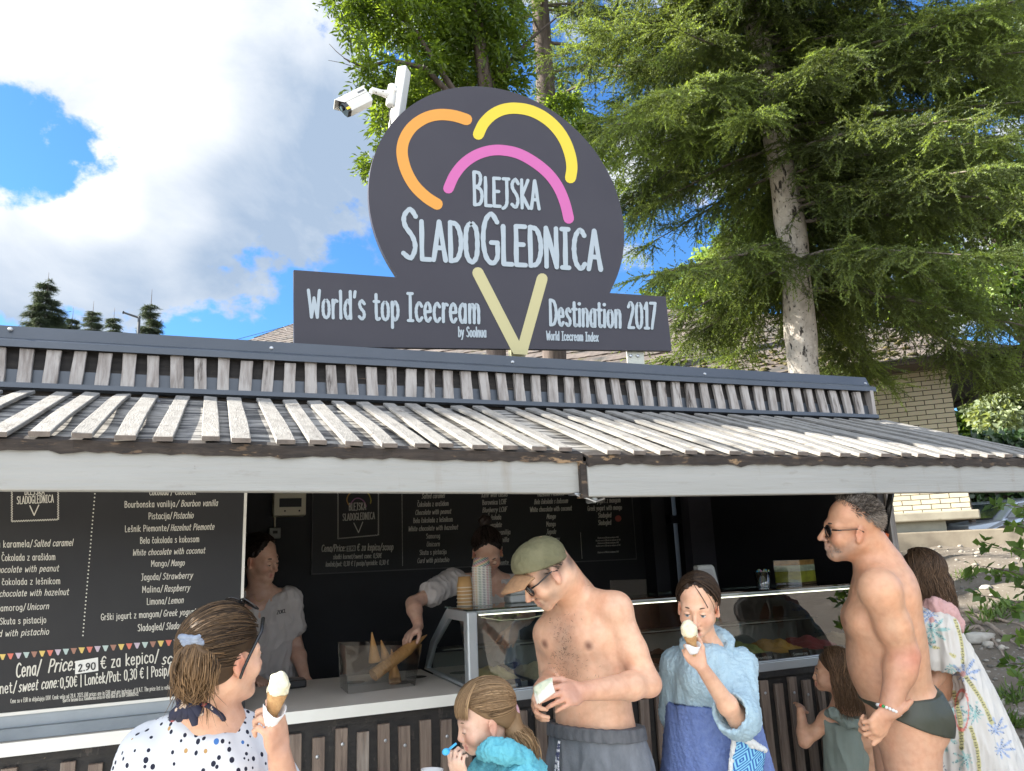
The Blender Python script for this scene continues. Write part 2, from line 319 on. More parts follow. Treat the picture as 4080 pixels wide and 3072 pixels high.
def build_kiosk():
    # shell
    b = MB(); g0, g1 = onY(2684, 2100, 5.3)[0], onY(2700, 2100, 5.3)[0]; b.box((XL, 5.30, 0), (g0, 5.36, 2.43)); b.box((g1, 5.30, 0), (XR, 5.36, 2.43)); b.box((XL, 3.40, 0), (XL+.05, 5.3, 2.44)); 
    b.box((XR-.05, 3.42, 0), (XR, 5.3, 2.44)); b.build('wall', M_inner, kiosk)
    b = MB(); b.box((XL, 3.42, 2.44), (XR, 5.42, 2.49)); b.build('roof', M_black, kiosk)
    b = MB(); b.box((XL+.05, 3.5, .0), (XR-.05, 5.3, .12)); b.build('floor_deck', pm('pale_floor', (.45, .41, .36), .6), kiosk); b = MB(); b.box((XL+.06, 3.46, 2.405), (XR-.06, 5.29, 2.43)); b.build('ceiling', pm('white_ceiling', (.75, .74, .70), .7), kiosk)  # floor and ceiling are unseen, made pale to bounce light inside
    b = MB(); b.box((XL, 3.36, 2.22), (XR, 3.44, 2.30)); b.box((XL, 3.36, 2.0), (XR, 3.40, 2.22)); b.build('header_beam', M_black, kiosk)
    # grey pillar and door jamb inside
    a = onY(2750, 2100, 4.9); c = onY(2905, 2100, 4.9)
    b = MB(); b.box((a[0], 4.9, .12), (c[0], 5.0, 2.3)); b.build('pillar', pm('grey_pillar', (.045, .043, .055), .6, (.06, .057, .07), ns=5), kiosk)
    a = onY(2600, 2100, 5.15)
    b = MB(); b.box((a[0], 5.15, .12), (a[0]+.12, 5.29, 2.3)); b.box((a[0]+.2, 5.2, 1.80), (a[0]+.31, 5.29, 1.86)); b.build('door_jamb', pm('jamb', (.03, .03, .036), .5), kiosk)
    # parapet, leaning back a little
    lean = math.tan(math.radians(6.6))
    Yp = lambda z: 3.335+(z-2.30)*lean
    b = MB(); b.hexa([(XL, Yp(2.28), 2.28), (XR, Yp(2.28), 2.28), (XR, Yp(2.28)+.03, 2.28), (XL, Yp(2.28)+.03, 2.28)], [(XL, Yp(2.5), 2.5), (XR, Yp(2.5), 2.5), (XR, Yp(2.5)+.03, 2.5), (XL, Yp(2.5)+.03, 2.5)]); b.build('parapet_board', M_pback, kiosk)
    b = MB(); f = lambda z: Yp(z)-.005
    b.hexa([(XL, f(2.29), 2.29), (XR-.003, f(2.29), 2.29), (XR-.003, f(2.29)+.003, 2.29), (XL, f(2.29)+.003, 2.29)], [(XL, f(2.375), 2.375), (XR-.003, f(2.375), 2.375), (XR-.003, f(2.375)+.003, 2.375), (XL, f(2.375)+.003, 2.375)]); b.build('base_flashing', M_metal, kiosk)
    b = MB(); x = .056-.0886*27; k = 0
    while x < XR-.03:
        d = .004*math.sin(k*7.1); tz = 2.455+.004*math.sin(k*3.3)
        strip(b, (x+d, Yp(2.31)-.030, 2.312), (x-d, Yp(tz)-.030, tz), (.047+.003*math.sin(k*2.3), 0, 0), (0, 1, 0), .022, .003*math.sin(k*5.0), 4, math.sin(k*1.7)); x += .0886; k += 1
    b.box((XR-.022, Yp(2.3)-.03, 2.312), (XR+.003, Yp(2.3)+.05, 2.46)); b.build('parapet_slat', M_slat, kiosk, bevel=.002)
    def profile(name, pts, th, x0=XL, x1=XR):
        b = MB(); n = len(pts); 
        V = [(x, y, z) for x in (x0, x1) for (y, z) in pts]+[(x, y+th, z-th*.4) for x in (x0, x1) for (y, z) in pts]
        Fc = []
        for i in range(n-1):
            Fc += [(i, i+1, n+i+1, n+i), (2*n+i+1, 2*n+i, 3*n+i, 3*n+i+1), (i+1, i, 2*n+i, 2*n+i+1), (n+i, n+i+1, 3*n+i+1, 3*n+i)]
        Fc += [(0, n, 3*n, 2*n), (2*n-1, n-1, 3*n-1, 4*n-1)]
        b.add(V, Fc); return b.build(name, M_metal, kiosk)
    profile('ridge_cap', [(3.52, 2.575), (3.375, 2.556), (3.352, 2.502), (3.318, 2.487), (3.310, 2.482), (3.306, 2.456)], .003, XL, XR+.03)
    profile('base_trim', [(Yp(2.31)-.002, 2.318), (3.290, 2.314), (3.287, 2.294), (3.30, 2.288)], .003)
    for (px, py) in [(1082, 1386), (2044, 1442), (2810, 1490), (3450, 1528), (40, 1310)]:
        p = onY(px, py, 3.355); b = MB(); b.lathe([(.009, 0), (.009, .003), (.006, .005), (.006, .009), (.002, .010)], (p[0], 3.362, p[2]), 8, (0, -1, 0)); b.build('cap_screw', M_screw, kiosk)
    # awnings
    hz, hy, ez, ey = 2.264, 3.278, 1.931, 2.36
    s = v3((0, ey-hy, ez-hz)); Ls = np.linalg.norm(s); s /= Ls; nrm = np.cross([1, 0, 0], -s); nrm = nrm if nrm[2] > 0 else -nrm
    def awning(x0, x1, dz, dy, beam, seed):
        rr = random.Random(seed); o = v3((0, dy, dz))
        H = lambda x: v3((x, hy, hz))+o*.25; E = lambda x: v3((x, ey, ez+(.014*(x1-x) if seed == 1 else 0)))+o
        sl = (E(0)-H(0)); sl /= np.linalg.norm(sl); n = np.cross(sl, [1, 0, 0]); n = n if n[2] > 0 else -n
        b = MB(); nx = 60
        def top(u, v):
            p = H(x0+(x1-x0)*u)*(1-v)+E(x0+(x1-x0)*u)*v
            return p+n*.004*math.sin(23*u+5*v)
        b.grid(top, nx, 8); root = b.build('awning', M_felt, kiosk, smooth=True)
        b = MB(); b.hexa([H(x0)-n*.02, H(x1)-n*.02, E(x1)-n*.02, E(x0)-n*.02], [H(x0)-n*.006, H(x1)-n*.006, E(x1)-n*.006, E(x0)-n*.006]); b.build('awning_underside', pm('pale_under', (.62, .60, .56), .8), root)  # unseen underside, made pale to bounce light into the kiosk
        # ragged ply edge at the eave
        b = MB(); nn = int((x1-x0)/.03)
        up, dn = [], []
        for i in range(nn+1):
            x = x0+(x1-x0)*i/nn; rg = rr.uniform(-.004, .003)
            p = E(x)+sl*(.010+rr.uniform(-.003, .003)); up.append(p+n*(.007+rr.uniform(-.002, .001))); dn.append(p-np.array([0, 0, .026+rg+(.006 if rr.random() < .1 else 0)]))
        V = up+dn+[p-sl*.05 for p in dn]+[p-sl*.05 for p in up]; m = nn+1; Fc = []
        for i in range(nn):
            for a in range(4): Fc.append((a*m+i, a*m+i+1, ((a+1) % 4)*m+i+1, ((a+1) % 4)*m+i))
        Fc += [(0, m, 2*m, 3*m), (nn, 3*m+nn, 2*m+nn, m+nn)]
        b.add(V, Fc); b.build('eave_edge', M_edge, root)
        # fascia beam
        b = MB(); e0 = E(0)
        zl, zr = E(x0)[2]-.022, E(x1)[2]-.022; ya, yb = e0[1]-.002, e0[1]+.045
        b.hexa([(x0, ya, zl-beam), (x1, ya, zr-beam), (x1, yb, zr-beam), (x0, yb, zl-beam)], [(x0, ya, zl), (x1, ya, zr), (x1, yb, zr), (x0, yb, zl)]); b.build('fascia_beam', M_beam, root, bevel=.004)
        if seed == 2:
            b = MB(); b.box((x0-.022, e0[1]+.004, e0[2]-.024-beam), (x0-.001, e0[1]+.047, e0[2]-.018)); b.build('beam_end', M_edge, root)
        # slats
        b = MB(); be = MB(); x = (.003-.1035*23) if seed == 1 else 1.507-.1035*2
        while x < x0+.03: x += .1035
        while x < x1-.02:
            d0, d1 = rr.uniform(-.010, .010), rr.uniform(-.012, .012)
            p1 = H(x+d0)+sl*rr.uniform(.012, .03)+n*.006; p0 = E(x+d1)+sl*rr.uniform(.004, .022)+n*(.010+rr.uniform(0, .004))
            w = .053+rr.uniform(-.003, .003); bd = rr.uniform(-.002, .012); tw = rr.uniform(-1.5, 1.5)
            strip(b, p0, p1, (w, 0, 0), n, .0135, bd, 7, tw)
            q = p0+sl*.0015; tws = -.5*tw*.003
            be.hexa([q-np.array([w/2-.001, 0, 0])+n*.001, q+np.array([w/2-.001, 0, 0])+n*.001, q+np.array([w/2-.001, 0, 0])-sl*.004+n*.001, q-np.array([w/2-.001, 0, 0])-sl*.004+n*.001],
                    [q-np.array([w/2-.001, 0, 0])+n*.014, q+np.array([w/2-.001, 0, 0])+n*.014, q+np.array([w/2-.001, 0, 0])-sl*.004+n*.014, q-np.array([w/2-.001, 0, 0])-sl*.004+n*.014])
            x += .1035
        o_ = b.build('slat', M_roofslat, root, bevel=.003); be.build('slat_end', M_slatend, o_)
        return root
    xs = onY(2326, 1990, ey)[0]; xs2 = onY(2348, 1990, ey-.03)[0]
    A1 = awning(-2.5, xs, 0, 0, .110, 1); A2 = awning(xs2, XR+.06, -.008, -.03, .116, 2)
    # hinges
    for root, px, py in ((A1, 655, 1602), (A2, 2310, 1657), (A2, 3085, 1683)):
        p = onY(px, py, 3.262); b = MB()
        b.box((p[0]-.085, 3.255, 2.236), (p[0]+.10, 3.30, 2.246)); b.box((p[0]-.085, 3.18, 2.232), (p[0]-.01, 3.262, 2.242)); b.lathe([(.011, 0), (.011, .19)], (p[0]-.09, 3.258, 2.244), 10, (1, 0, 0)); b.build('hinge', pm('hinge_metal', (.10, .105, .12), .4, metal=.5), root)
    # latch bracket under the joint of the two beams
    p = onY(2385, 1985, 2.37); b = MB(); z = p[2]
    b.box((p[0]-.10, 2.35, z+.012), (p[0]+.0, 2.40, z+.016)); b.lathe([(.010, 0), (.010, .05)], (p[0]-.02, 2.36, z-.006), 12, (0, 1, 0)); b.tube([(p[0]-.09, 2.36, z+.012), (p[0]-.05, 2.36, z-.0), (p[0]-.02, 2.355, z-.012), (p[0]+.012, 2.355, z-.002), (p[0]+.016, 2.36, z+.01)], .004, 6); b.box((p[0]+.0, 2.34, z+.008), (p[0]+.035, 2.36, z+.011)); b.build('latch', M_screw, A1)
    # right post, gas strut
    b = MB(); b.box((XR-.09, 3.30, 0), (XR-.04, 3.40, 2.28)); b.build('corner_post', pm('dark_brown_post', (.03, .023, .02), .6, (.05, .04, .035), **WOODZ), kiosk)
    b = MB(); b.box((XR-.038, 3.285, 0), (XR+.002, 3.33, 2.26)); b.build('corner_batten', M_slat, kiosk)
    b = MB(); p = onY(3548, 1985, 3.15); q = onY(3490, 2340, 3.24); mid = p+(q-p)*.42
    b.tube([p+(p-q)*.3, mid], .016, 10); b.tube([mid, q], .011, 10); st = b.build('awning_strut', pm('black_strut', (.01, .01, .011), .25), kiosk, smooth=True)
    b = MB(); e = (q-p)/np.linalg.norm(q-p); b.tube([mid-e*.012, mid+e*.016], .021, 12); b.build('strut_collar', pm('orange_plastic', (.8, .13, .02), .4), st)
    # lower front
    M_osb = pm('black_osb', (.013, .012, .012), .6, (.028, .025, .022), ns=12, stretch=(1.6, 1.6, 2.6), bump=.8, bs=26, layers=(((.32, .22, .12), 24, (.6, 1, 2.2), .70, .715), ((.06, .05, .045), 17, (2, 1, .7), .6, .66)))
    b = MB(); b.box((XL, 3.345, 0), (XR, 3.40, 1.0)); b.build('front_panel', M_osb, kiosk)
    b = MB(); b.box((XL, 3.335, .965), (1.08, 3.346, 1.003)); b.box((1.09, 3.325, .955), (XR-.05, 3.345, .985)); b.build('front_rail', M_osb, kiosk)
    b = MB(); bs = MB(); x = .376-.087*31; k = 0
    M_fslat = pm('brown_slat', (.24, .185, .145), .8, (.115, .085, .07), **WOODZ, bump=.8, lo=.4, hi=.7, layers=(((.05, .036, .028), 2.2, (11, 11, .8), .62, .72), ((.40, .37, .33), 3.1, (7, 7, .5), .58, .78)))
    while x < XR-.12:
        d = .003*math.sin(k*5.1); tz = .945+.012*math.sin(k*2.9)+(-.012 if x > 1.05 else 0)
        strip(b, (x+d, 3.322, .08), (x-d, 3.322, tz), (.047, 0, 0), (0, 1, 0), .021, .002*math.sin(k*3), 4, math.sin(k*1.3))
        if k % 3 != 1: bs.lathe([(.007, 0), (.007, .002), (.003, .004)], (x+.006*math.sin(k*9), 3.3205, tz-.055-.02*math.sin(k*3.7)**2), 8, (0, -1, 0))
        x += .087; k += 1
    fs = b.build('front_slat', M_fslat, kiosk, bevel=.002); bs.build('slat_screw', M_screw, fs)
    # counter
    b = MB(); b.box((XL+.06, 3.268, 1.008), (1.085, 4.10, 1.048)); b.build('counter', pm('counter_top', (.72, .67, .61), .45, (.77, .72, .66), ns=3), kiosk)
    b = MB(); b.box((XL+.06, 3.262, 1.006), (1.087, 3.2675, 1.050)); b.build('counter_edge', pm('counter_edge', (.80, .80, .74), .5, (.74, .74, .68), ns=4, layers=(((.4, .38, .33), 20, (1, 1, 5), .70, .76),)), kiosk)
    # inner worktop behind the display case, under it
    b = MB(); b.box((1.10, 3.40, .92), (XR-.06, 4.1, .96)); b.build('back_worktop', M_inner, kiosk)
    # painted sill under the menu shutter
    xr = onY(951, 2410, 3.38)[0]
    b = MB(); b.hexa([(XL+.06, 3.30, 1.050), (xr, 3.30, 1.050), (xr, 3.42, 1.050), (XL+.06, 3.42, 1.050)], [(XL+.06, 3.335, 1.082), (xr, 3.335, 1.082), (xr, 3.42, 1.082), (XL+.06, 3.42, 1.082)]); b.box((XL+.06, 3.36, 1.083), (xr, 3.42, 1.155)); b.build('shutter_sill', pm('blue_grey_paint', (.36, .40, .43), .5, (.30, .335, .36), ns=6, bump=.4, bs=14, bstretch=(1, 4, 4), layers=(((.18, .17, .16), 30, (1, 1, 1), .72, .76),)), kiosk)
build_kiosk()

# ------------------------------------------------------------------ stroke lettering (drawn in photo pixels, laid on a plane)
G = {}
def _g(ch, w, *st): G[ch] = (w, [(s[0] == '~', [tuple(float(q) for q in p.split(',')) for p in s.lstrip('~').split()]) for s in st])
_g('A', 44, '2,0 22,100 42,0', '9,32 35,32'); _g('B', 42, '6,0 6,100', '~6,100 28,97 34,80 26,60 6,55', '~6,55 32,48 39,27 30,5 6,0')
_g('C', 42, '~40,86 27,100 11,84 5,50 11,14 27,0 40,12'); _g('D', 44, '6,0 6,100', '~6,100 28,94 40,66 40,34 28,6 6,0'); _g('E', 38, '36,100 6,100 6,0 36,0', '6,53 30,53')
_g('F', 36, '36,100 6,100 6,0', '6,53 28,53'); _g('G', 46, '~42,84 28,100 12,86 5,50 11,14 27,0 41,12 42,42', '42,42 26,42'); _g('H', 44, '6,0 6,100', '38,0 38,100', '6,52 38,52')
_g('I', 30, '4,100 26,100', '15,100 15,0', '4,0 26,0'); _g('J', 36, '8,100 36,100', '~25,100 25,24 18,2 4,-6'); _g('K', 42, '6,0 6,100', '38,100 7,46 40,0'); _g('L', 34, '6,100 6,0 34,0')
_g('M', 52, '5,0 7,100 26,36 45,100 47,0'); _g('N', 46, '6,0 6,100 40,0 40,100'); _g('O', 46, '~23,100 8,86 4,50 8,14 23,0 38,14 42,50 38,86 23,100'); _g('P', 40, '6,0 6,100', '~6,100 30,96 38,74 28,50 6,46')
_g('R', 42, '6,0 6,100', '~6,100 30,96 37,76 28,54 6,50', '20,50 40,0'); _g('S', 42, '~39,86 25,100 9,86 11,66 30,44 36,22 24,1 5,10'); _g('T', 40, '2,100 38,100', '20,100 20,0'); _g('U', 44, '~6,100 6,24 22,0 38,24 38,100')
_g('V', 44, '2,100 22,0 42,100'); _g('W', 60, '3,100 16,0 30,72 44,0 57,100'); _g('Y', 42, '2,100 21,48 40,100', '21,48 21,0'); _g('Z', 40, '4,100 38,100 4,0 38,0')
_g('a', 38, '~32,54 20,67 8,54 4,32 9,8 19,0 32,18', '32,66 32,0'); _g('b', 38, '6,100 6,0', '~6,46 20,67 33,50 33,18 20,0 6,14'); _g('c', 34, '~32,54 20,67 8,54 4,32 9,8 20,0 32,12'); _g('d', 38, '32,100 32,0', '~32,48 20,67 8,54 4,32 9,8 19,0 32,16')
_g('e', 36, '5,34 31,36', '~31,36 29,56 18,67 7,54 4,32 9,8 20,0 31,12'); _g('f', 28, '~28,92 20,100 13,86 13,0', '2,62 25,62'); _g('g', 38, '~32,54 20,67 8,54 4,34 9,12 19,4 32,20', '~32,66 32,-8 22,-26 6,-20'); _g('h', 38, '6,100 6,0', '~6,44 20,67 32,52 32,0')
_g('i', 14, '7,66 7,0', '7,88 7,92'); _g('j', 16, '~9,66 9,-14 0,-25', '9,88 9,92'); _g('k', 36, '6,100 6,0', '31,66 7,30 33,0'); _g('l', 14, '7,100 7,0'); _g('m', 56, '6,66 6,0', '~6,44 18,67 28,52 28,0', '~28,44 40,67 50,52 50,0'); _g('n', 38, '6,66 6,0', '~6,44 20,67 32,52 32,0')
_g('o', 38, '~19,67 7,56 4,33 7,10 19,0 31,10 34,33 31,56 19,67'); _g('p', 38, '6,66 6,-28', '~6,46 20,67 33,50 33,18 20,0 6,14'); _g('q', 38, '32,66 32,-28', '~32,48 20,67 5,50 5,18 19,0 32,16'); _g('r', 28, '6,66 6,0', '~6,42 16,64 27,62'); _g('s', 34, '~30,56 18,67 7,56 12,40 26,26 28,10 17,0 4,8')
_g('t', 28, '~12,92 12,14 18,0 27,4', '2,66 25,66'); _g('u', 38, '~6,66 6,16 18,0 32,20', '32,66 32,0'); _g('v', 36, '3,66 18,0 33,66'); _g('w', 52, '3,66 14,0 26,50 38,0 49,66'); _g('x', 36, '3,66 33,0', '33,66 3,0'); _g('y', 36, '3,66 18,4', '~33,66 18,4 10,-22 2,-26'); _g('z', 34, '4,66 30,66 4,0 31,0')
_g('0', 42, '~21,100 8,86 4,50 8,14 21,0 34,14 38,50 34,86 21,100'); _g('1', 28, '6,78 18,100 18,0', '6,0 28,0'); _g('2', 40, '~5,82 18,100 33,86 30,62 5,0', '5,0 36,0'); _g('3', 38, '~5,92 20,100 32,82 16,54', '~16,54 34,36 28,6 14,0 4,8'); _g('4', 42, '30,0 30,100 4,30 40,30')
_g('5', 38, '33,100 8,100 7,56', '~7,56 24,62 34,40 30,10 16,0 4,8'); _g('6', 40, '~32,94 14,74 5,34 10,8 21,0 34,12 34,38 22,52 7,36'); _g('7', 38, '4,100 34,100 12,0'); _g('8', 40, '~20,100 8,88 9,66 20,54 32,66 32,88 20,100', '~20,54 5,36 7,10 20,0 33,10 35,36 20,54'); _g('9', 40, '~8,6 26,26 35,66 30,92 19,100 6,88 6,62 18,48 33,64')
_g(' ', 24); _g(':', 16, '8,58 8,62', '8,4 8,8'); _g('.', 14, '7,2 7,6'); _g(',', 14, '8,6 4,-14'); _g("'", 14, '9,100 5,80'); _g('/', 36, '2,-10 34,104'); _g('|', 14, '7,-12 7,104'); _g('€', 46, '~42,86 29,100 13,84 9,50 13,14 29,0 42,12', '0,62 32,62', '0,42 30,42'); _g('-', 24, '4,36 20,36')
for base, new in (('c', 'č'), ('s', 'š'), ('C', 'Č'), ('z', 'ž')):
    w, st = G[base]; top = 116 if base == 'C' else 82
    G[new] = (w, st+[(False, [(w*.3, top+16), (w*.5, top), (w*.7, top+16)])])
def _smooth(P, n=5):
    P = [np.array(p) for p in P]; m = len(P); o = []
    for i in range(m-1):
        a, b, c, d = P[max(i-1, 0)], P[i], P[i+1], P[min(i+2, m-1)]
        for k in range(n):
            t = k/n; o.append(.5*((2*b)+(c-a)*t+(2*a-5*b+4*c-d)*t*t+(3*b-a-3*c+d)*t**3))
    o.append(P[-1]); return o
class Ink:
    """flat lettering / marks: 2D strokes and polygons mapped onto a plane by fn(x, y, lift)"""
    def __init__(s, fn, base=.0008, step=.00006): s.fn = fn; s.mb = MB(); s.k = 0; s.base = base; s.step = step
    def _lift(s): s.k += 1; return s.base+(s.k % 40)*s.step
    def poly(s, P):
        h = s._lift(); s.mb.add([s.fn(x, y, h) for x, y in P], [tuple(range(len(P)))])
    def stroke(s, P, w, caps=True, wob=0):
        P = [np.array(p, float) for p in P]; h = s._lift(); n = len(P); Lp, Rp = [], []
        if n == 2 and np.linalg.norm(P[1]-P[0]) < w*.6: return s.disc(P[0], w*.62)
        for i in range(n):
            a = P[i]-P[i-1] if i else P[1]-P[0]; b = P[i+1]-P[i] if i < n-1 else a
            a = a/(np.linalg.norm(a)+1e-9); b = b/(np.linalg.norm(b)+1e-9); t = a+b; L = np.linalg.norm(t)
            if L < .5: t = np.array([-a[1], a[0]])*0+a; L = 1
            t = t/L; nn = np.array([-t[1], t[0]]); sc = min(1/max(.45, abs(float(np.dot(t, a)))), 1.9)
            ww = w*(1+wob*math.sin(i*2.1+P[0][0]))*.5*sc; Lp.append(P[i]+nn*ww); Rp.append(P[i]-nn*ww)
        V = []
        for i in range(n): V += [Lp[i], Rp[i]]
        Fc = [(2*i, 2*i+1, 2*i+3, 2*i+2) for i in range(n-1)]
        if caps:
            for e, d in ((0, P[0]-P[1]), (n-1, P[-1]-P[-2])):
                d = d/(np.linalg.norm(d)+1e-9); q = np.array([-d[1], d[0]]); r = w*.5; st = len(V); 
                ring = [P[e]+r*(q*math.cos(a)+d*math.sin(a)) for a in np.linspace(0, math.pi, 7)]
                V += ring; Fc.append(tuple(range(st, st+7)))
        s.mb.add([s.fn(p[0], p[1], h) for p in V], Fc)
    def disc(s, c, r, n=10):
        s.poly([(c[0]+r*math.cos(2*math.pi*k/n), c[1]+r*math.sin(2*math.pi*k/n)) for k in range(n)])
    def text(s, txt, x0, y0, x1, y1, h, w=None, slant=0.0, lean=0.0, caps2=None, wob=.06):
        """baseline from (x0,y0) to (x1,y1), cap height h px; glyphs stretched to fill it"""
        sizes = []
        for i, ch in enumerate(txt): sizes.append(caps2[i] if caps2 else 1.0)
        gap = 9.0; tot = sum(G[c][0]*z+gap for c, z in zip(txt, sizes))-gap
        ex = np.array([x1-x0, y1-y0], float); L = np.linalg.norm(ex); ex /= L; sx = L/tot; w = w or h*.085
        ey = np.array([lean, -1.0]); cur = 0
        for ch, z in zip(txt, sizes):
            gw, st = G[ch]
            for sm, P in st:
                Q = _smooth(P) if sm else P
                pts = [np.array([x0, y0])+ex*(cur+px*z)*sx+ey*(py*z/100*h)+np.array([slant*py*z/100*h, 0]) for px, py in Q]
                if sm: s.stroke(pts, w, np.linalg.norm(pts[0]-pts[-1]) > w, wob)
                else:
                    for a, c in zip(pts[:-1], pts[1:]):
                        if np.linalg.norm(c-a) > w*2.5: s.stroke([a, a*.7+c*.3+wob*w*.3, a*.3+c*.7-wob*w*.2, c], w, True, wob)
                        else: s.stroke([a, c], w, True, 0)
            cur += gw*z+gap
    def build(s, name, mat, parent): return s.mb.build(name, mat, parent)
# ------------------------------------------------------------------ shop sign on the parapet
SY = 3.55
def zs(x, y): return 1100+x/1.28176, 200+y/1.28176                 # enlarged-view pixels -> photo pixels
def signpt(x, y, lift=0):
    px, py = zs(x, y); p = onY(px, py, SY); return p-np.array([0, lift, 0])
def build_sign():
    root = empty('shop_sign', signpt(1240, 1560), 'dark grey ice cream cone shaped shop sign above the kiosk parapet', 'sign')
    M_sign = pm('sign_face', (.033, .029, .038), .40, (.040, .036, .045), ns=1.5, spec=.35)
    # outline in the sign's own plane
    P = [signpt(x, y)[[0, 2]] for x, y in ((472, 720), (1080, 188), (1778, 960))]
    A = np.array([[2*(P[1]-P[0])[0], 2*(P[1]-P[0])[1]], [2*(P[2]-P[0])[0], 2*(P[2]-P[0])[1]]]); bb = np.array([P[1]@P[1]-P[0]@P[0], P[2]@P[2]-P[0]@P[0]])
    c = np.linalg.solve(A, bb); r = np.linalg.norm(P[0]-c)
    L1 = signpt(620, 1160)[[0, 2]]; R1 = signpt(1705, 1240)[[0, 2]]
    a0 = math.atan2(R1[1]-c[1], R1[0]-c[0]); a1 = math.atan2(L1[1]-c[1], L1[0]-c[0])+2*math.pi if math.atan2(L1[1]-c[1], L1[0]-c[0]) < a0 else math.atan2(L1[1]-c[1], L1[0]-c[0])
    if a1 < a0: a1 += 2*math.pi
    arc = [(c[0]+r*math.cos(a), c[1]+r*math.sin(a)) for a in np.linspace(a0, a1, 96)]
    arc[0] = tuple(R1); arc[-1] = tuple(L1)
    tl = signpt(90, 1122); tr = signpt(1990, 1258); br = signpt(2021, 1535); bl = signpt(93, 1470)
    zb = onY(1720, 1386, SY)[2]; slope = (br[2]-zb)/(br[0]-onY(1720, 1386, SY)[0]); blz = br[2]+slope*(bl[0]-br[0])
    poly = [(bl[0], blz), (br[0], br[2]), (tr[0], tr[2])]+arc+[(tl[0], tl[2])]
    b = MB(); b.prism([(x, SY, z) for x, z in poly], (0, .028, 0)); bo = b.build('sign_board', M_sign, root)
    def arcs(name, pts, w, col):
        ink = Ink(signpt, .0018); ink.stroke(_smooth(pts, 10), w); ink.build(name, pm(name+'_paint', col, .4), root)
    arcs('orange_arc', [(972, 355), (905, 335), (830, 330), (760, 348), (696, 392), (655, 455), (643, 525), (662, 610), (705, 690), (765, 750), (822, 787)], 58, (.66, .28, .03))
    arcs('yellow_arc', [(1033, 430), (1060, 375), (1105, 330), (1160, 304), (1225, 297), (1300, 310), (1370, 345), (1430, 398), (1475, 465), (1502, 540), (1510, 600), (1503, 652)], 57, (.68, .52, .022))
    arcs('pink_arc', [(880, 706), (910, 640), (958, 580), (1020, 537), (1090, 514), (1160, 512), (1240, 530), (1320, 574), (1390, 632), (1440, 700), (1474, 780), (1494, 860)], 54, (.52, .105, .32))
    V = Ink(signpt, .0018); V.stroke([(1030, 1137), (1226, 1520)], 57); V.stroke([(1358, 1168), (1260, 1520)], 56); V.poly([(1186, 1505), (1292, 1505), (1282, 1556), (1212, 1552)])
    V.build('cone_mark', pm('cream_paint', (.48, .43, .215), .45), root)
    b = MB(); q0, q1 = signpt(1212, 1540), signpt(1284, 1540); b.box((q0[0], SY+.03, 2.5), (q1[0], SY+.07, q0[2]+.06))
    b.build('sign_post', pm('cream_post', (.5, .46, .26), .5), root)
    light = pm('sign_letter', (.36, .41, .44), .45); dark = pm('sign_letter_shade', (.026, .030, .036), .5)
    def lettering(name, items, th):
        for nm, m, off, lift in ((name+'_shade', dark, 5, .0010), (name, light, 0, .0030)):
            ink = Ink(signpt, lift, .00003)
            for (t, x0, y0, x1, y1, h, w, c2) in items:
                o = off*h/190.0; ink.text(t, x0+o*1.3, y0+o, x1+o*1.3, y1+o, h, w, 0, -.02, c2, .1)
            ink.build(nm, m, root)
    lettering('shop_name', [('BLEJSKA', 1006, 790, 1344, 812, 142, 17, [1.18]+[1]*6), ('SLADOGLEDNICA', 640, 1062, 1660, 1122, 196, 24, [1.28, .98, 1, 1.0, 1.02, 1.28, .98, 1, 1, 1, 1, 1, 1])], 1)
    for it in (("World's top Icecream", 164, 1364, 1040, 1394, 138, 15.5, None), ('Destination 2017', 1396, 1404, 1940, 1422, 128, 15, None), ('by Soolnua', 930, 1464, 1072, 1466, 50, 6.5, None), ('World Icecream Index', 1380, 1480, 1644, 1488, 44, 6, None)): lettering('slogan', [it], 1)
    # steel bracket at the right, screws
    a = onY(2495, 1398, SY+.035); d = onY(2562, 1398, SY+.035)
    b = MB(); b.box((a[0], SY+.030, 2.48), (d[0], SY+.036, a[2]+.2)); br_ = b.build('bracket', pm('zinc', (.55, .55, .46), .5, (.48, .48, .42), ns=4, metal=.2), root)
    for px in (2512, 2540):
        b = MB(); p = onY(px, 1418, SY+.03); b.lathe([(.010, 0), (.010, .005), (.005, .007)], (p[0], SY+.0295, p[2]), 8, (0, -1, 0)); b.build('bracket_bolt', M_screw, br_)
    a = onY(1300, 1390, SY+.035); b = MB(); b.box((a[0], SY+.030, 2.48), (a[0]+.05, SY+.036, 2.9)); b.build('bracket', MATS['zinc'], root)
build_sign()

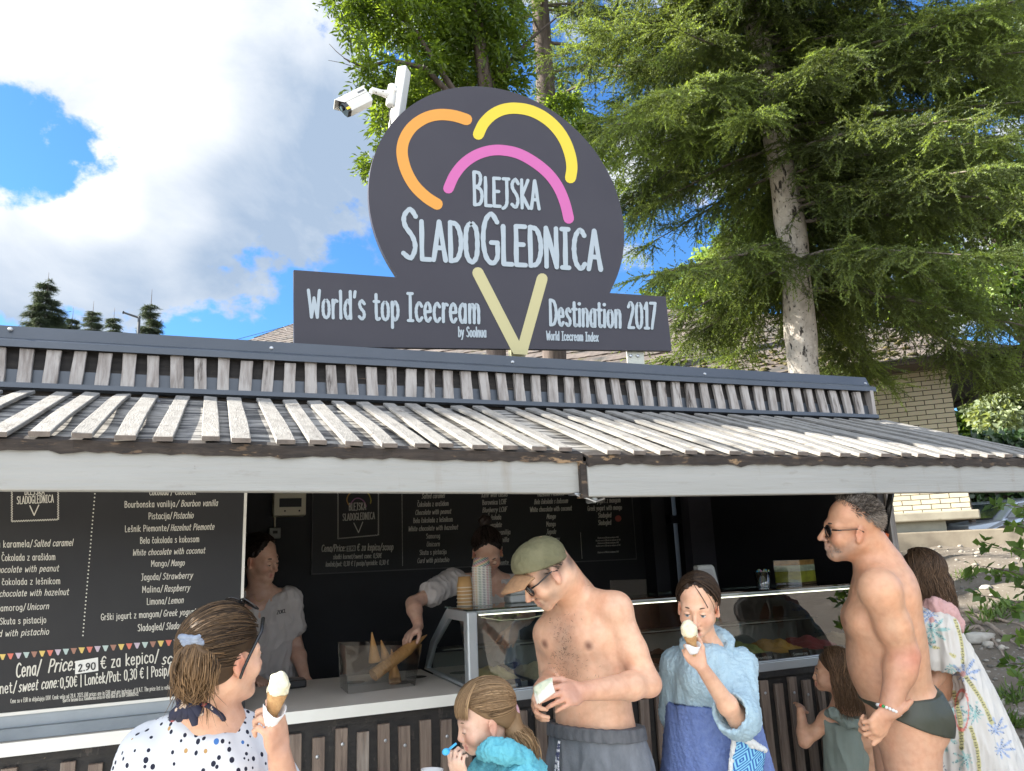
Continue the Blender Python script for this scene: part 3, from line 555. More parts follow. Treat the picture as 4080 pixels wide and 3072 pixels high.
# ------------------------------------------------------------------ surveillance camera on its white pole
def build_cctv():
    Y0 = 3.72
    def q(x, y, Y=Y0): return onY(1300+x/5.53, 250+y/5.53, Y)
    root = empty('security_camera', q(1640, 1300), 'white bullet security camera on a square pole behind the sign', 'camera')
    W = pm('white_paint', (.72, .71, .67), .4, (.66, .65, .60), ns=5, layers=(((.40, .37, .32), 9, (1, 1, .5), .72, .85),))
    pole_t, pole_b = q(1720, 150, Y0+.06), q(1540, 1350, Y0+.06)
    ax = (pole_b-pole_t); ax /= np.linalg.norm(ax)
    pb = pole_t+ax*.52; R = np.array([1, .0, 0]); b = MB(); hw, hd = .028, .035
    rx = R-ax*np.dot(R, ax); rx /= np.linalg.norm(rx); ry = np.cross(ax, rx)
    ang = math.radians(38); ux = rx*math.cos(ang)+ry*math.sin(ang); uy = -rx*math.sin(ang)+ry*math.cos(ang)
    qd = lambda p, s=1: [p+ux*hw*i*s+uy*hd*j*s for i, j in ((-1, -1), (1, -1), (1, 1), (-1, 1))]
    b.hexa(qd(pb), qd(pole_t)); b.build('pole', W, root, bevel=.006)
    b = MB(); b.box((pb[0]-.02, SY+.029, pb[2]), (pb[0]+.16, SY+.05, pb[2]+.08)); b.box((pb[0]+.02, SY+.05, pb[2]+.01), (pb[0]+.06, pb[1]+.02, pb[2]+.07)); b.build('clamp', W, root)
    # junction box + elbow + arm
    j0, j1 = q(1470, 500), q(1410, 960); b = MB(); b.tube([j0, j0*.95+j1*.05, j0*.06+j1*.94, j1], [.020, .026, .026, .020], 20)
    jb = b.build('junction_box', W, root, smooth=True)
    b = MB(); c = q(1512, 595, Y0-.035); b.lathe([(.0115, 0), (.0115, .006), (.009, .008)], c, 18, (0, -1, 0)); b.build('cover_cap', W, jb)
    arm = MB(); arm.tube([q(1440, 700), q(1300, 690), q(1200, 660), q(1000, 600)], [.026, .021, .0165, .0165], 18); arm.tube([q(1010, 600), q(985, 655), q(960, 690)], .011, 12); arm.build('arm', W, root, smooth=False)
    b = MB(); b.tube([q(1435, 975), q(1395, 1100), q(1405, 1250), q(1430, 1420)], .0033, 6); b.build('cable', pm('black_cable', (.015, .015, .016), .5), root, smooth=True)
    b = MB()
    for x, y in ((1100, 655), (1250, 627), (965, 730)): 
        p = q(x, y, Y0-.019); b.lathe([(.0036, 0), (.0036, .003)], p, 10, (0, -1, 0))
    b.build('screw', pm('bronze_screw', (.18, .14, .09), .4, metal=.7), root)
    # camera body: axis from the rear joint down-left, a little towards the viewer
    rear, fr = q(905, 760, Y0), q(330, 1045, Y0-.0)
    ax = fr-rear; Lb = np.linalg.norm(ax); ax /= Lb; up = np.array([.0, 0, 1.0]); up -= ax*np.dot(up, ax); up /= np.linalg.norm(up); sd_ = np.cross(ax, up)
    if sd_[1] > 0: sd_ = -sd_
    h, w = .045, .036
    rot = math.radians(-8); up, sd_ = up*math.cos(rot)+sd_*math.sin(rot), sd_*math.cos(rot)-up*math.sin(rot)
    cr = [(-1, .95), (1, .95), (1, -.35), (.72, -.95), (-.72, -.95), (-1, -.35)]
    ring = lambda t, s=1.0: [rear+ax*t+sd_*w*a*s+up*h*c_*s for a, c_ in cr]
    b = MB(); n = 6; V = ring(-.005, .86)+ring(.004)+ring(Lb*.80)
    b.add(V, [tuple(range(5, -1, -1))]+[(i*n+k, i*n+(k+1) % n, (i+1)*n+(k+1) % n, (i+1)*n+k) for i in range(2) for k in range(n)]+[tuple(range(12, 18))]); 
    body = b.build('camera_body', W, root)
    b = MB(); P = [rear+ax*t+sd_*w*a*1.06+up*z for t, a, z in ((-.012, -1, h+.0005), (Lb*1.06, -1, h+.0005), (Lb*1.06, 1, h+.0005), (-.012, 1, h+.0005))]; b.prism(P, up*.004)
    for s_ in (-1, 1):
        b.prism([rear+ax*t+sd_*w*s_*1.03+up*z for t, z in ((.0, h), (Lb*1.06, h), (Lb*.86, h*.2), (0, h*.2))], sd_*s_*.0025)
    b.build('sun_hood', W, root)
    b = MB(); n = 6; V = ring(Lb*.801, .97)+ring(Lb*.92, .93)
    b.add(V, [tuple(range(5, -1, -1)), tuple(range(6, 12))]+[(k, (k+1) % n, n+(k+1) % n, n+k) for k in range(n)]); nose = b.build('front_hood', pm('camera_black', (.012, .012, .016), .18), root)
    b = MB(); p = rear+ax*(Lb*.865)+sd_*(w*.93)-up*h*.62
    p = rear+ax*(Lb*.87)-up*h*.6+sd_*w*.95
    b.prism([p+ax*a*.010+up*c_*.007 for a, c_ in ((-1, -1), (1, -1), (1, 1), (-1, 1))], sd_*.002); b.build('warning_label', pm('yellow_label', (.85, .62, .03), .5), nose)
    b = MB(); b.lathe([(.016, 0), (.016, .006), (.012, .009)], rear+ax*Lb*.92+up*.008, 20, ax); b.build('lens', pm('lens_glass', (.01, .01, .015), .05, coat=1), nose)
    # maker's lettering on the side plate
    o0 = rear+sd_*(w*1.03+.0030); 
    def side(x, y, l): return o0+ax*((1-x)*.040+.010)+up*(h*.2+.010+y*.010)+sd_*l
    ink = Ink(lambda x, y, l: side(x, y, l), .0004, .00002); ink.text('HIKVISION', 0, 0, 1, 0, -1.0, .10, 0, 0, None, 0); ink.build('maker_lettering', pm('grey_print', (.12, .12, .12), .5), body)
build_cctv()
# ------------------------------------------------------------------ menu boards
M_board = pm('menu_face', (.020, .020, .022), .45, (.026, .026, .027), ns=3, spec=.3)
M_cream = pm('menu_letter', (.62, .60, .53), .5); M_dim = pm('menu_letter_dim', (.66, .64, .58), .6)
def bunting(ink_by_col, pts, w, h):
    for i, (x, y) in enumerate(pts):
        ink_by_col[i % len(ink_by_col)].poly([(x-w/2, y-h*.5), (x+w/2, y-h*.52), (x+w*.12, y+h*.5), (x-w*.12, y+h*.5)])
def stamp(ink, x0, y0, x1, y1, slope, amp, n, w):
    for (a, b_) in (((x0, y0), (x0, y1)), ((x0, y1), (x1, y1)), ((x1, y1), (x1, y0))):
        P = []
        vert = a[0] == b_[0]; m = n if vert else int(n*abs(x1-x0)/abs(y1-y0))
        for i in range(m*4+1):
            t = i/(m*4); x = a[0]+(b_[0]-a[0])*t; y = a[1]+(b_[1]-a[1])*t; o = amp*math.sin(i*math.pi/2)
            if vert: x += o
            else: y += o
            y += slope*(x-x0); P.append((x, y))
        ink.stroke(P, w)
def front_menu():
    YB = 3.352
    def fn(x, y, l=0): return onY(x/1.4218, 1900+y/1.4218, YB)-np.array([0, l, 0])
    xr = onY(964, 2200, YB)[0]; zb = fn(0, 1338)[2]
    root = empty('menu_board', (-.4, YB, zb), 'large black menu board with cream flavour list and coloured bunting behind the left counter', 'menu board', 'black price boards')
    b = MB(); b.box((XL+.1, YB, zb), (xr, YB+.03, 2.14)); b.build('board', M_board, root)
    tr = pm('white_trim', (.72, .71, .66), .4); b = MB(); b.box((xr+.001, YB-.006, zb-.01), (xr+.012, YB+.04, 2.14)); b.box((XL+.1, YB-.004, zb-.012), (xr, YB+.03, zb-.001)); b.build('edge_trim', tr, root)
    k = Ink(fn)
    T = lambda t, x0, y0, x1, y1, h, sl=0, w=None: k.text(t, x0, y0, x1, y1, h, w or h*.105, sl, .0, None, 0)
    def pair(a, c, x0, y0, xm, x1, y1, h):
        ym = y0+(y1-y0)*(xm-x0)/(x1-x0); T(a, x0, y0, xm, ym, h); T(c, xm+6, ym, x1-8, y1, h, .2)
    # right column
    T('Čokolada / Chocolate', 846, 104, 1110, 100, 36)
    pair('Bourbonska vanilija', '/ Bourbon vanilla', 706, 174, 992, 1240, 164, 35); pair('Pistacija/', 'Pistachio', 842, 240, 976, 1102, 234, 36)
    pair('Lešnik Piemonte/', 'Hazelnut Piemonte', 708, 312, 960, 1220, 298, 35); T('Bela čokolada s kokosom', 794, 378, 1128, 368, 35); T('White chocolate with coconut', 750, 446, 1160, 432, 34, .2)
    pair('Mango/', 'Mango', 856, 508, 962, 1052, 502, 34); pair('Jagoda/', 'Strawberry', 800, 586, 914, 1098, 574, 36); pair('Malina/', 'Raspberry', 806, 656, 924, 1082, 644, 36)
    pair('Limona/', 'Lemon', 832, 724, 946, 1046, 714, 36); pair('Grški jogurt z mangom/', 'Greek yogurt with mango', 572, 812, 918, 1290, 768, 36); pair('Sladogled/', 'Sladogled', 780, 874, 932, 1078, 856, 38)
    # left column (runs out of the picture)
    T('Slana karamela/', -86, 402, 186, 396, 38); T('Salted caramel', 190, 396, 412, 390, 38, .2); T('Čokolada z arašidom', 10, 476, 314, 470, 37); T('Chocolate with peanut', -36, 544, 332, 534, 36, .2)
    T('Bela čokolada z lešnikom', -72, 614, 342, 606, 36); T('White chocolate with hazelnut', -110, 682, 388, 668, 36, .2); T('Samorog/', -20, 762, 148, 754, 36); T('Unicorn', 154, 754, 276, 748, 36, .2)
    T('Skuta s pistacijo', 0, 836, 262, 826, 36); T('Curd with pistachio', -68, 908, 276, 892, 36, .2)
    # stamp logo
    T('BLEJSKA', 140, 102, 252, 100, 40); T('SLADOGLEDNICA', 96, 154, 304, 144, 42); k.stroke([(170, 164), (194, 218)], 6); k.stroke([(220, 160), (194, 218)], 6)
    stamp(k, 68, 60, 330, 252, -.04, 4, 20, 3)
    for i in range(38):
        t = i/37; k.disc((538-t*68, 96+t*802), 4.6, 8)
    # prices
    T('Cena/', 90, 1136, 232, 1116, 78, .06, 8); T('Price:', 272, 1108, 424, 1092, 74, .2, 8); T('€ za kepico/', 572, 1086, 900, 1046, 66, 0, 7); T('scoop', 915, 1062, 1070, 1044, 60, .2, 7)
    T('kornet/', -78, 1236, 96, 1218, 60, 0, 6); T('sweet cone:', 104, 1218, 330, 1190, 60, .16, 6); T('0,50€ | Lonček/Pot: 0,30 € | Posip/', 342, 1196, 965, 1120, 58, 0, 6); T('sprinkle: 0,30 €', 975, 1128, 1240, 1100, 58, .1, 6)
    T('Cene so v EUR in vključujejo DDV. Cenik velja od 28.4. 2023./All prices are in EUR and are inclusive of V.A.T. The price list is valid from 28 April 2023', 60, 1282, 1100, 1190, 24, 0, 2.2)
    T('šport in turizem d.o.o. Kolodvorska cesta 64 4260 Bled ID za DDV 51888005412', 356, 1276, 784, 1238, 20, 0, 2)
    k.build('lettering', M_cream, root)
    lab = Ink(fn, .004); lab.poly([(428, 1043), (556, 1022), (558, 1098), (426, 1118)]); lp = lab.build('price_label', pm('label_white', (.72, .72, .68), .5), root)
    n = Ink(fn, .006); n.text('2.90', 444, 1102, 542, 1088, 38, 7, 0, 0, None, 0); n.build('price_number', pm('label_black', (.012, .012, .012), .5), lp)
    cols = [Ink(fn) for _ in range(5)]
    pts = [(15-44.8*1+44.8*i, 1020-i*3.55-2.0*math.sin(i*math.pi/12)) for i in range(25)]; pts = [(x, 1022-x*.085) for x, y in pts]
    bunting(cols, pts, 36, 32)
    for ink, nm, c in zip(cols, ('brown', 'yellow', 'red', 'lilac', 'teal'), ((.33, .17, .12), (.65, .48, .14), (.62, .17, .12), (.50, .42, .50), (.42, .52, .50))): ink.build('bunting', pm('flag_'+nm, c, .6), root)
front_menu()
def inner_menu():
    YB = 5.275; sc = 1.4218
    def fn(x, y, l=0): return onY(1500+x/sc, 1900+y/sc, YB)-np.array([0, l, 0])
    def fa(x, y): return ((850+x/sc-1500)*sc, y)                       # coordinates read in the enlarged view further left
    a = fn(*fa(560, 547)); d = fn(1470, 460)
    root = empty('menu_board', (1.5, YB, a[2]), 'wide black flavour board with small print on the dark back wall', 'menu board', 'black price boards')
    b = MB(); b.box((a[0], YB, a[2]), (d[0], YB+.02, 2.2)); b.build('board', pm('menu_face_inner', (.013, .013, .015), .5), root)
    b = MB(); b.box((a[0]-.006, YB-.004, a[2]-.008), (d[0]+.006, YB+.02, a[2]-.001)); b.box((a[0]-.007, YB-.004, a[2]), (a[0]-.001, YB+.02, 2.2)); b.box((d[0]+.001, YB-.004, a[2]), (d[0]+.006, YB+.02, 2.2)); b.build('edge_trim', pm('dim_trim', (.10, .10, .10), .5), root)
    k = Ink(fn)
    def C(t, cx, y, w, h=28, sl=0): k.text(t, cx-w/2, y+.02*w, cx+w/2, y-.02*w, h, h*.12, sl, 0, None, 0)
    for i, (t, w) in enumerate([('Slana karamela', 130), ('Salted caramel', 130), ('Čokolada z arašidom', 176), ('Chocolate with peanut', 202), ('Bela čokolada z lešnikom', 222), ('White chocolate with hazelnut', 280), ('Samorog', 78), ('Unicorn', 74), ('Skuta s pistacijo', 152), ('Curd with pistachio', 180)]):
        C(t, 320, 75+i*45.5, w, 27, .15 if i % 2 else 0)
    for i, (t, w) in enumerate([('Kefir s kasisom', 140), ('Kefir with cassis', 146), ('Borovnica LCHF', 136), ('Blueberry LCHF', 138), ('Čokolada', 74), ('Chocolate', 80), ('Bourbonska vanilija', 180), ('Bourbon vanilla', 160), ('Pistacija', 90), ('Pistachio', 92), ('Lešnik Piemonte', 160)]): C(t, 668 if i < 6 else 668, 70+i*43, w, 27, .15 if i % 2 else 0)
    for i, (t, w) in enumerate([('Hazelnut Piemonte', 150), ('Bela čokolada s kokosom', 190), ('White chocolate with coconut', 236), ('Mango', 50), ('Mango', 52), ('Jagoda', 54), ('Strawberry', 98), ('Malina', 66), ('Raspberry', 92)]): C(t, 988, 108+i*43, w, 27, .15 if i % 2 else 0)
    for i, (t, w) in enumerate([('Grški jogurt z mangom', 178), ('Greek yogurt with mango', 194), ('Sladogled', 74), ('Sladogled', 74)]): C(t, 1292, 147+i*41.5, w, 27)
    for i in range(5): C('All prices are in EUR and are inclusive of VAT', 1312, 348+i*15+(22 if i == 4 else 0), 120+20*(i % 2), 9)
    X = lambda x, y: fa(x, y)[0]
    k.text('BLEJSKA', X(768, 0), 190, X(864, 0), 186, 40, 4, 0, 0, None, 0); k.text('SLADOGLEDNICA', X(732, 0), 248, X(914, 0), 238, 38, 4, 0, 0, None, 0); k.stroke([(X(796, 0), 262), (X(822, 0), 316)], 5); k.stroke([(X(846, 0), 256), (X(822, 0), 316)], 5)
    k.text('Cena/Price:', X(612, 0), 424, X(748, 0), 420, 38, 4.5, .1, 0, None, 0); k.text('€ za kepico/scoop', X(814, 0), 418, X(1018, 0), 414, 38, 4.5, .1, 0, None, 0)
    k.text('sladki kornet/sweet cone: 0,50€', X(678, 0), 466, X(952, 0), 458, 26, 3, .1, 0, None, 0); k.text('lonček/pot: 0,30 € | posip/sprinkle: 0,30 €', X(636, 0), 508, X(992, 0), 496, 26, 3, .1, 0, None, 0)
    stamp(k, X(706, 0), 60, X(935, 0), 350, -.09, 3, 22, 3)
    for i in range(60):
        y = 70+i*7.3; k.disc((X(1068, 0)+i*.06, y), 2.4, 6)
    for i in range(24): k.disc((1155+i*.4, 318+i*6.2), 2.2, 6)
    k.build('lettering', M_dim, root)
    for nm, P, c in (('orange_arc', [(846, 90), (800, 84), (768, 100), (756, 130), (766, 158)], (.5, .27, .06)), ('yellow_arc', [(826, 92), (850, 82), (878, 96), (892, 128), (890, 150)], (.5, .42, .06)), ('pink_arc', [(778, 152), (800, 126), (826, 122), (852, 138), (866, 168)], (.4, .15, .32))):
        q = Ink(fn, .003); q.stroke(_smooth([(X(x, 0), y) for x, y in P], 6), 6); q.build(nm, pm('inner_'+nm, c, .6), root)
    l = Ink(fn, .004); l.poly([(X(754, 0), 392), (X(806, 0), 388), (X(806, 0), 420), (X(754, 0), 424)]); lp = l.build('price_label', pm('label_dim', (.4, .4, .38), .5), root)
    l = Ink(fn, .006); l.text('2.90', X(760, 0), 416, X(800, 0), 413, 18, 4, 0, 0, None, 0); l.build('price_number', MATS['label_black'], lp)
    l = Ink(fn, .004); l.disc((1368, 236), 18, 18); l.build('red_sticker', pm('red_sticker', (.42, .10, .08), .5), root)
inner_menu()

# ------------------------------------------------------------------ glass display case on the counter front
DX0, DX1, DY0, DZ0, DZ1 = 1.102, 3.50, 3.33, 1.035, 1.372
def display_case():
    root = empty('display_case', (DX0, DY0, 1.0), 'glass fronted ice cream display case with silver frame beside the counter', 'display case')
    M_alu = pm('aluminium', (.60, .64, .66), .33, (.52, .57, .60), ns=3, metal=.55)
    M_gl = glassmat('display_glass', (.86, .92, .89), .0, .15, 1.5)
    b = MB(); b.box((DX0, DY0-.012, .985), (DX1, DY0+.03, 1.028)); b.box((DX0, DY0-.012, 1.029), (DX1, DY0+.012, 1.036)); b.build('base_rail', M_alu, root, bevel=.004)
    # end frame: trapezoid of flat bars
    prof = [(DY0, 1.05), (DY0, DZ1), (DY0+.30, DZ1), (DY0+.60, 1.20), (DY0+.72, 1.055)]
    inn = [(DY0+.045, 1.065), (DY0+.045, DZ1-.045), (DY0+.275, DZ1-.045), (DY0+.545, 1.185), (DY0+.665, 1.065)]
    b = MB(); n = 5; x0, x1 = DX0-.012, DX0+.010
    V = [(x, y, z) for x in (x0, x1) for P in (prof, inn) for y, z in P]; Fc = []
    for i in range(n):
        j = (i+1) % n; Fc += [(i, j, n+j, n+i), (2*n+j, 2*n+i, 3*n+i, 3*n+j), (j, i, 2*n+i, 2*n+j), (n+i, n+j, 3*n+j, 3*n+i)]
    b.add(V, Fc); b.build('end_frame', M_alu, root, bevel=.003)
    b = MB(); b.box((DX0-.013, DY0-.012, 1.037), (DX0+.035, DY0+.02, DZ1)); b.build('corner_post', M_alu, root, bevel=.008)
    b = MB(); b.add([(DX0, y, z) for y, z in inn], [(0, 1, 2, 3, 4)]); b.build('end_pane', M_gl, root)
    b = MB(); b.add([(DX0+.035, DY0+.003, 1.037), (DX1, DY0+.003, 1.037), (DX1, DY0+.003, DZ1-.005), (DX0+.035, DY0+.003, DZ1-.005)], [(0, 1, 2, 3)]); b.build('front_pane', M_gl, root)
    b = MB(); b.box((DX0-.01, DY0-.006, DZ1), (DX1, DY0+.34, DZ1+.008)); b.build('top_pane', glassmat('top_glass', (.74, .86, .81), .02, .10, 1.0), root)
    b = MB(); b.box((DX0+.036, DY0+.005, DZ1-.016), (DX1, DY0+.022, DZ1-.001)); b.build('light_bar', M_alu, root)
    m = bpy.data.materials.new('led_strip'); m.use_nodes = True; bs = m.node_tree.nodes['Principled BSDF']; bs.inputs['Emission Color'].default_value = (1, .95, .75, 1); bs.inputs['Emission Strength'].default_value = .7
    b = MB(); b.box((DX0+.05, DY0+.007, DZ1-.021), (DX1-.1, DY0+.016, DZ1-.0165)); b.build('light_strip', m, root)
    M_sh = pm('steel_deck', (.30, .30, .28), .35, metal=.7)
    b = MB(); b.box((DX0+.03, DY0+.03, .99), (DX1-.02, DY0+.70, 1.0)); b.box((DX0+.03, DY0+.69, 1.0), (DX1-.02, DY0+.70, 1.13)); b.box((DX0+.03, DY0+.50, 1.16), (DX1-.02, DY0+.62, 1.166)); b.build('deck', M_sh, root)
    b = MB(); b.tube([(DX0+.06, DY0+.02, DZ1-.03), (DX0+.15, DY0+.02, DZ1-.05), (DX0+.28, DY0+.02, DZ1-.052), (DX0+.45, DY0+.02, DZ1-.03), (DX0+.55, DY0+.02, DZ1-.018)], .0035, 6); b.build('lamp_cable', pm('cream_cable', (.5, .48, .38), .5), root, smooth=True)
    # tubs of ice cream with flavour cards
    flav = [('pale yellow', (.72, .60, .30)), ('cream', (.70, .62, .45)), ('caramel brown', (.42, .24, .10)), ('pink', (.62, .28, .28)), ('dark chocolate', (.07, .035, .02)), ('white', (.72, .68, .60)), ('pistachio green', (.40, .44, .18)), ('mango orange', (.70, .38, .08)), ('raspberry red', (.42, .06, .08)), ('hazelnut beige', (.48, .34, .20))]
    names = ['Slana karamela', 'Mango', 'Jagoda', 'Pistacija', 'Limona', 'Malina', 'Vanilija', 'Samorog', 'Lešnik', 'Sladogled']
    for i, (nm, c) in enumerate(flav):
        x = DX0+.10+i*.235; r_ = empty('ice_cream_tub', (x+.08, DY0+.2, 1.0), f'steel tub of {nm} ice cream inside the glass display case', 'ice cream tub', 'ice cream tubs in the display case')
        b = MB(); b.box((x, DY0+.10, 1.001), (x+.205, DY0+.104, 1.045)); b.box((x, DY0+.446, 1.001), (x+.205, DY0+.45, 1.045)); b.box((x, DY0+.1045, 1.001), (x+.004, DY0+.4455, 1.045)); b.box((x+.201, DY0+.1045, 1.001), (x+.205, DY0+.4455, 1.045)); b.build('pan', M_screw, r_)
        b = MB(); sd = i*3.7
        b.grid(lambda u, v: np.array([x+.006+u*.193, DY0+.107+v*.336, 1.038+.05*math.sin(math.pi*u)**.6*math.sin(math.pi*v)**.6*(1+.3*math.sin(9*u+sd)*math.sin(13*v+2*sd))+.008*math.sin(23*u+17*v+sd)]), 16, 22)
        b.build('ice_cream', pm('gelato_'+nm.replace(' ', '_'), c, .5, tuple(q*.8 for q in c), ns=20, bump=.5, bs=60, sss=.0), r_, smooth=True)
        if i != 5:
            cd = empty('flavour_card', (x+.1, DY0+.06, 1.0), f'small black flavour card standing before the {nm} ice cream tub', 'flavour card', 'flavour cards in the display case')
            b = MB(); cx = x+.03; P = [(cx, DY0+.05, 1.001), (cx+.13, DY0+.05, 1.001), (cx+.13, DY0+.075, 1.062), (cx, DY0+.075, 1.062)]; b.prism(P, (0, .003, 0)); b.build('card', pm('card_black', (.016, .014, .015), .4), cd)
            ink = Ink(lambda u, v, l: np.array([cx+u*.13, DY0+.05+(1-v)*.025-l, 1.001+(1-v)*.061]), .0006, .00002); ink.text(names[i], .14, .46, .86, .46, .2, .03, 0, 0, None, 0); ink.text(names[i], .2, .78, .8, .78, .14, .022, .02, 0, None, 0); ink.build('lettering', pm('card_letter', (.6, .58, .55), .5), cd)
display_case()

# ------------------------------------------------------------------ things on and around the display case
def cups():
    M_k = pm('kraft_cup', (.46, .27, .10), .55, (.52, .31, .13), ns=9); M_rim = pm('paper_rim', (.70, .60, .46), .6)
    c0 = onZ(1853, 2410, DZ1+.008); z0 = DZ1+.0085
    def cup(root, z, r0, r1, h, c, mat, rim):
        b = MB(); b.lathe([(r1, 0), (r1*.985, .004), (r0, h), (r0*.3, h+.0005)], (c[0], c[1], z), 28); bd = b.build('cup_wall', mat, root, smooth=True)
        b = MB(); b.lathe([(r1+.0005, 0), (r1+.0028, .0015), (r1+.0028, .0035), (r1+.0002, .005)], (c[0], c[1], z), 28); b.build('rim', rim, root, smooth=True)
    def stack(name, c, n, dz, r0, r1, h, mat, rim, labs, group):
        first = empty(name, (c[0], c[1], z0), labs[0], 'paper cup', group); cup(first, z0, r0, r1, h, c, mat, rim)
        for k in range(1, n):
            o = first.copy(); COL.objects.link(o); o.location = (c[0], c[1], z0+k*dz); o['label'] = labs[2] if k == n-1 else labs[1]
            for ch in first.children:
                d = ch.copy(); COL.objects.link(d); d.parent = o
    stack('paper_cup', onZ(1853, 2414, z0), 6, .0165, .029, .0375, .052, M_k, M_rim, ('lowest brown kraft cup of the short stack on the display case', 'brown kraft cup in the middle of the short stack', 'topmost brown kraft cup of the short stack, upside down'), 'short stack of brown cups')
    # candy striped cups: diagonal stripes by angle and height
    m, nt, b_, out = nodes('striped_paper'); N = nt.nodes; L = nt.links
    tc = N.new('ShaderNodeTexCoord'); sp = N.new('ShaderNodeSeparateXYZ'); L.new(tc.outputs['Object'], sp.inputs[0])
    at2 = N.new('ShaderNodeMath'); at2.operation = 'ARCTAN2'; L.new(sp.outputs[1], at2.inputs[0]); L.new(sp.outputs[0], at2.inputs[1])
    ma = N.new('ShaderNodeMath'); ma.operation = 'MULTIPLY_ADD'; L.new(at2.outputs[0], ma.inputs[0]); ma.inputs[1].default_value = 14/(2*math.pi); 
    mz = N.new('ShaderNodeMath'); mz.operation = 'MULTIPLY'; L.new(sp.outputs[2], mz.inputs[0]); mz.inputs[1].default_value = -150; L.new(mz.outputs[0], ma.inputs[2])
    fr = N.new('ShaderNodeMath'); fr.operation = 'FRACT'; L.new(ma.outputs[0], fr.inputs[0])
    st = N.new('ShaderNodeMath'); st.operation = 'LESS_THAN'; L.new(fr.outputs[0], st.inputs[0]); st.inputs[1].default_value = .62
    fl = N.new('ShaderNodeMath'); fl.operation = 'FLOOR'; L.new(ma.outputs[0], fl.inputs[0])
    md = N.new('ShaderNodeMath'); md.operation = 'FLOORED_MODULO'; L.new(fl.outputs[0], md.inputs[0]); md.inputs[1].default_value = 4
    dv = N.new('ShaderNodeMath'); dv.operation = 'MULTIPLY_ADD'; L.new(md.outputs[0], dv.inputs[0]); dv.inputs[1].default_value = .25; dv.inputs[2].default_value = .1
    cr = N.new('ShaderNodeValToRGB'); cr.color_ramp.interpolation = 'CONSTANT'; e = cr.color_ramp.elements
    e[0].color = (.45, .05, .09, 1); e[1].position = .25; e[1].color = (.60, .34, .06, 1)
    for p, c in ((.5, (.05, .22, .10, 1)), (.75, (.02, .035, .09, 1))): q = e.new(p); q.color = c
    L.new(dv.outputs[0], cr.inputs[0])
    mx = N.new('ShaderNodeMix'); mx.data_type = 'RGBA'; mx.inputs[6].default_value = (.78, .76, .70, 1); L.new(st.outputs[0], mx.inputs['Factor']); L.new(cr.outputs[0], mx.inputs[7]); L.new(mx.outputs[2], b_.inputs['Base Color']); b_.inputs['Roughness'].default_value = .5
    stack('paper_tub', onZ(1923, 2411, z0), 24, .0075, .036, .0445, .046, m, pm('tub_rim', (.72, .70, .64), .5), ('lowest striped paper tub of the tall stack on the display case', 'striped paper tub in the middle of the tall stack', 'topmost striped paper tub of the tall stack, upside down'), 'tall stack of striped paper tubs')
cups()
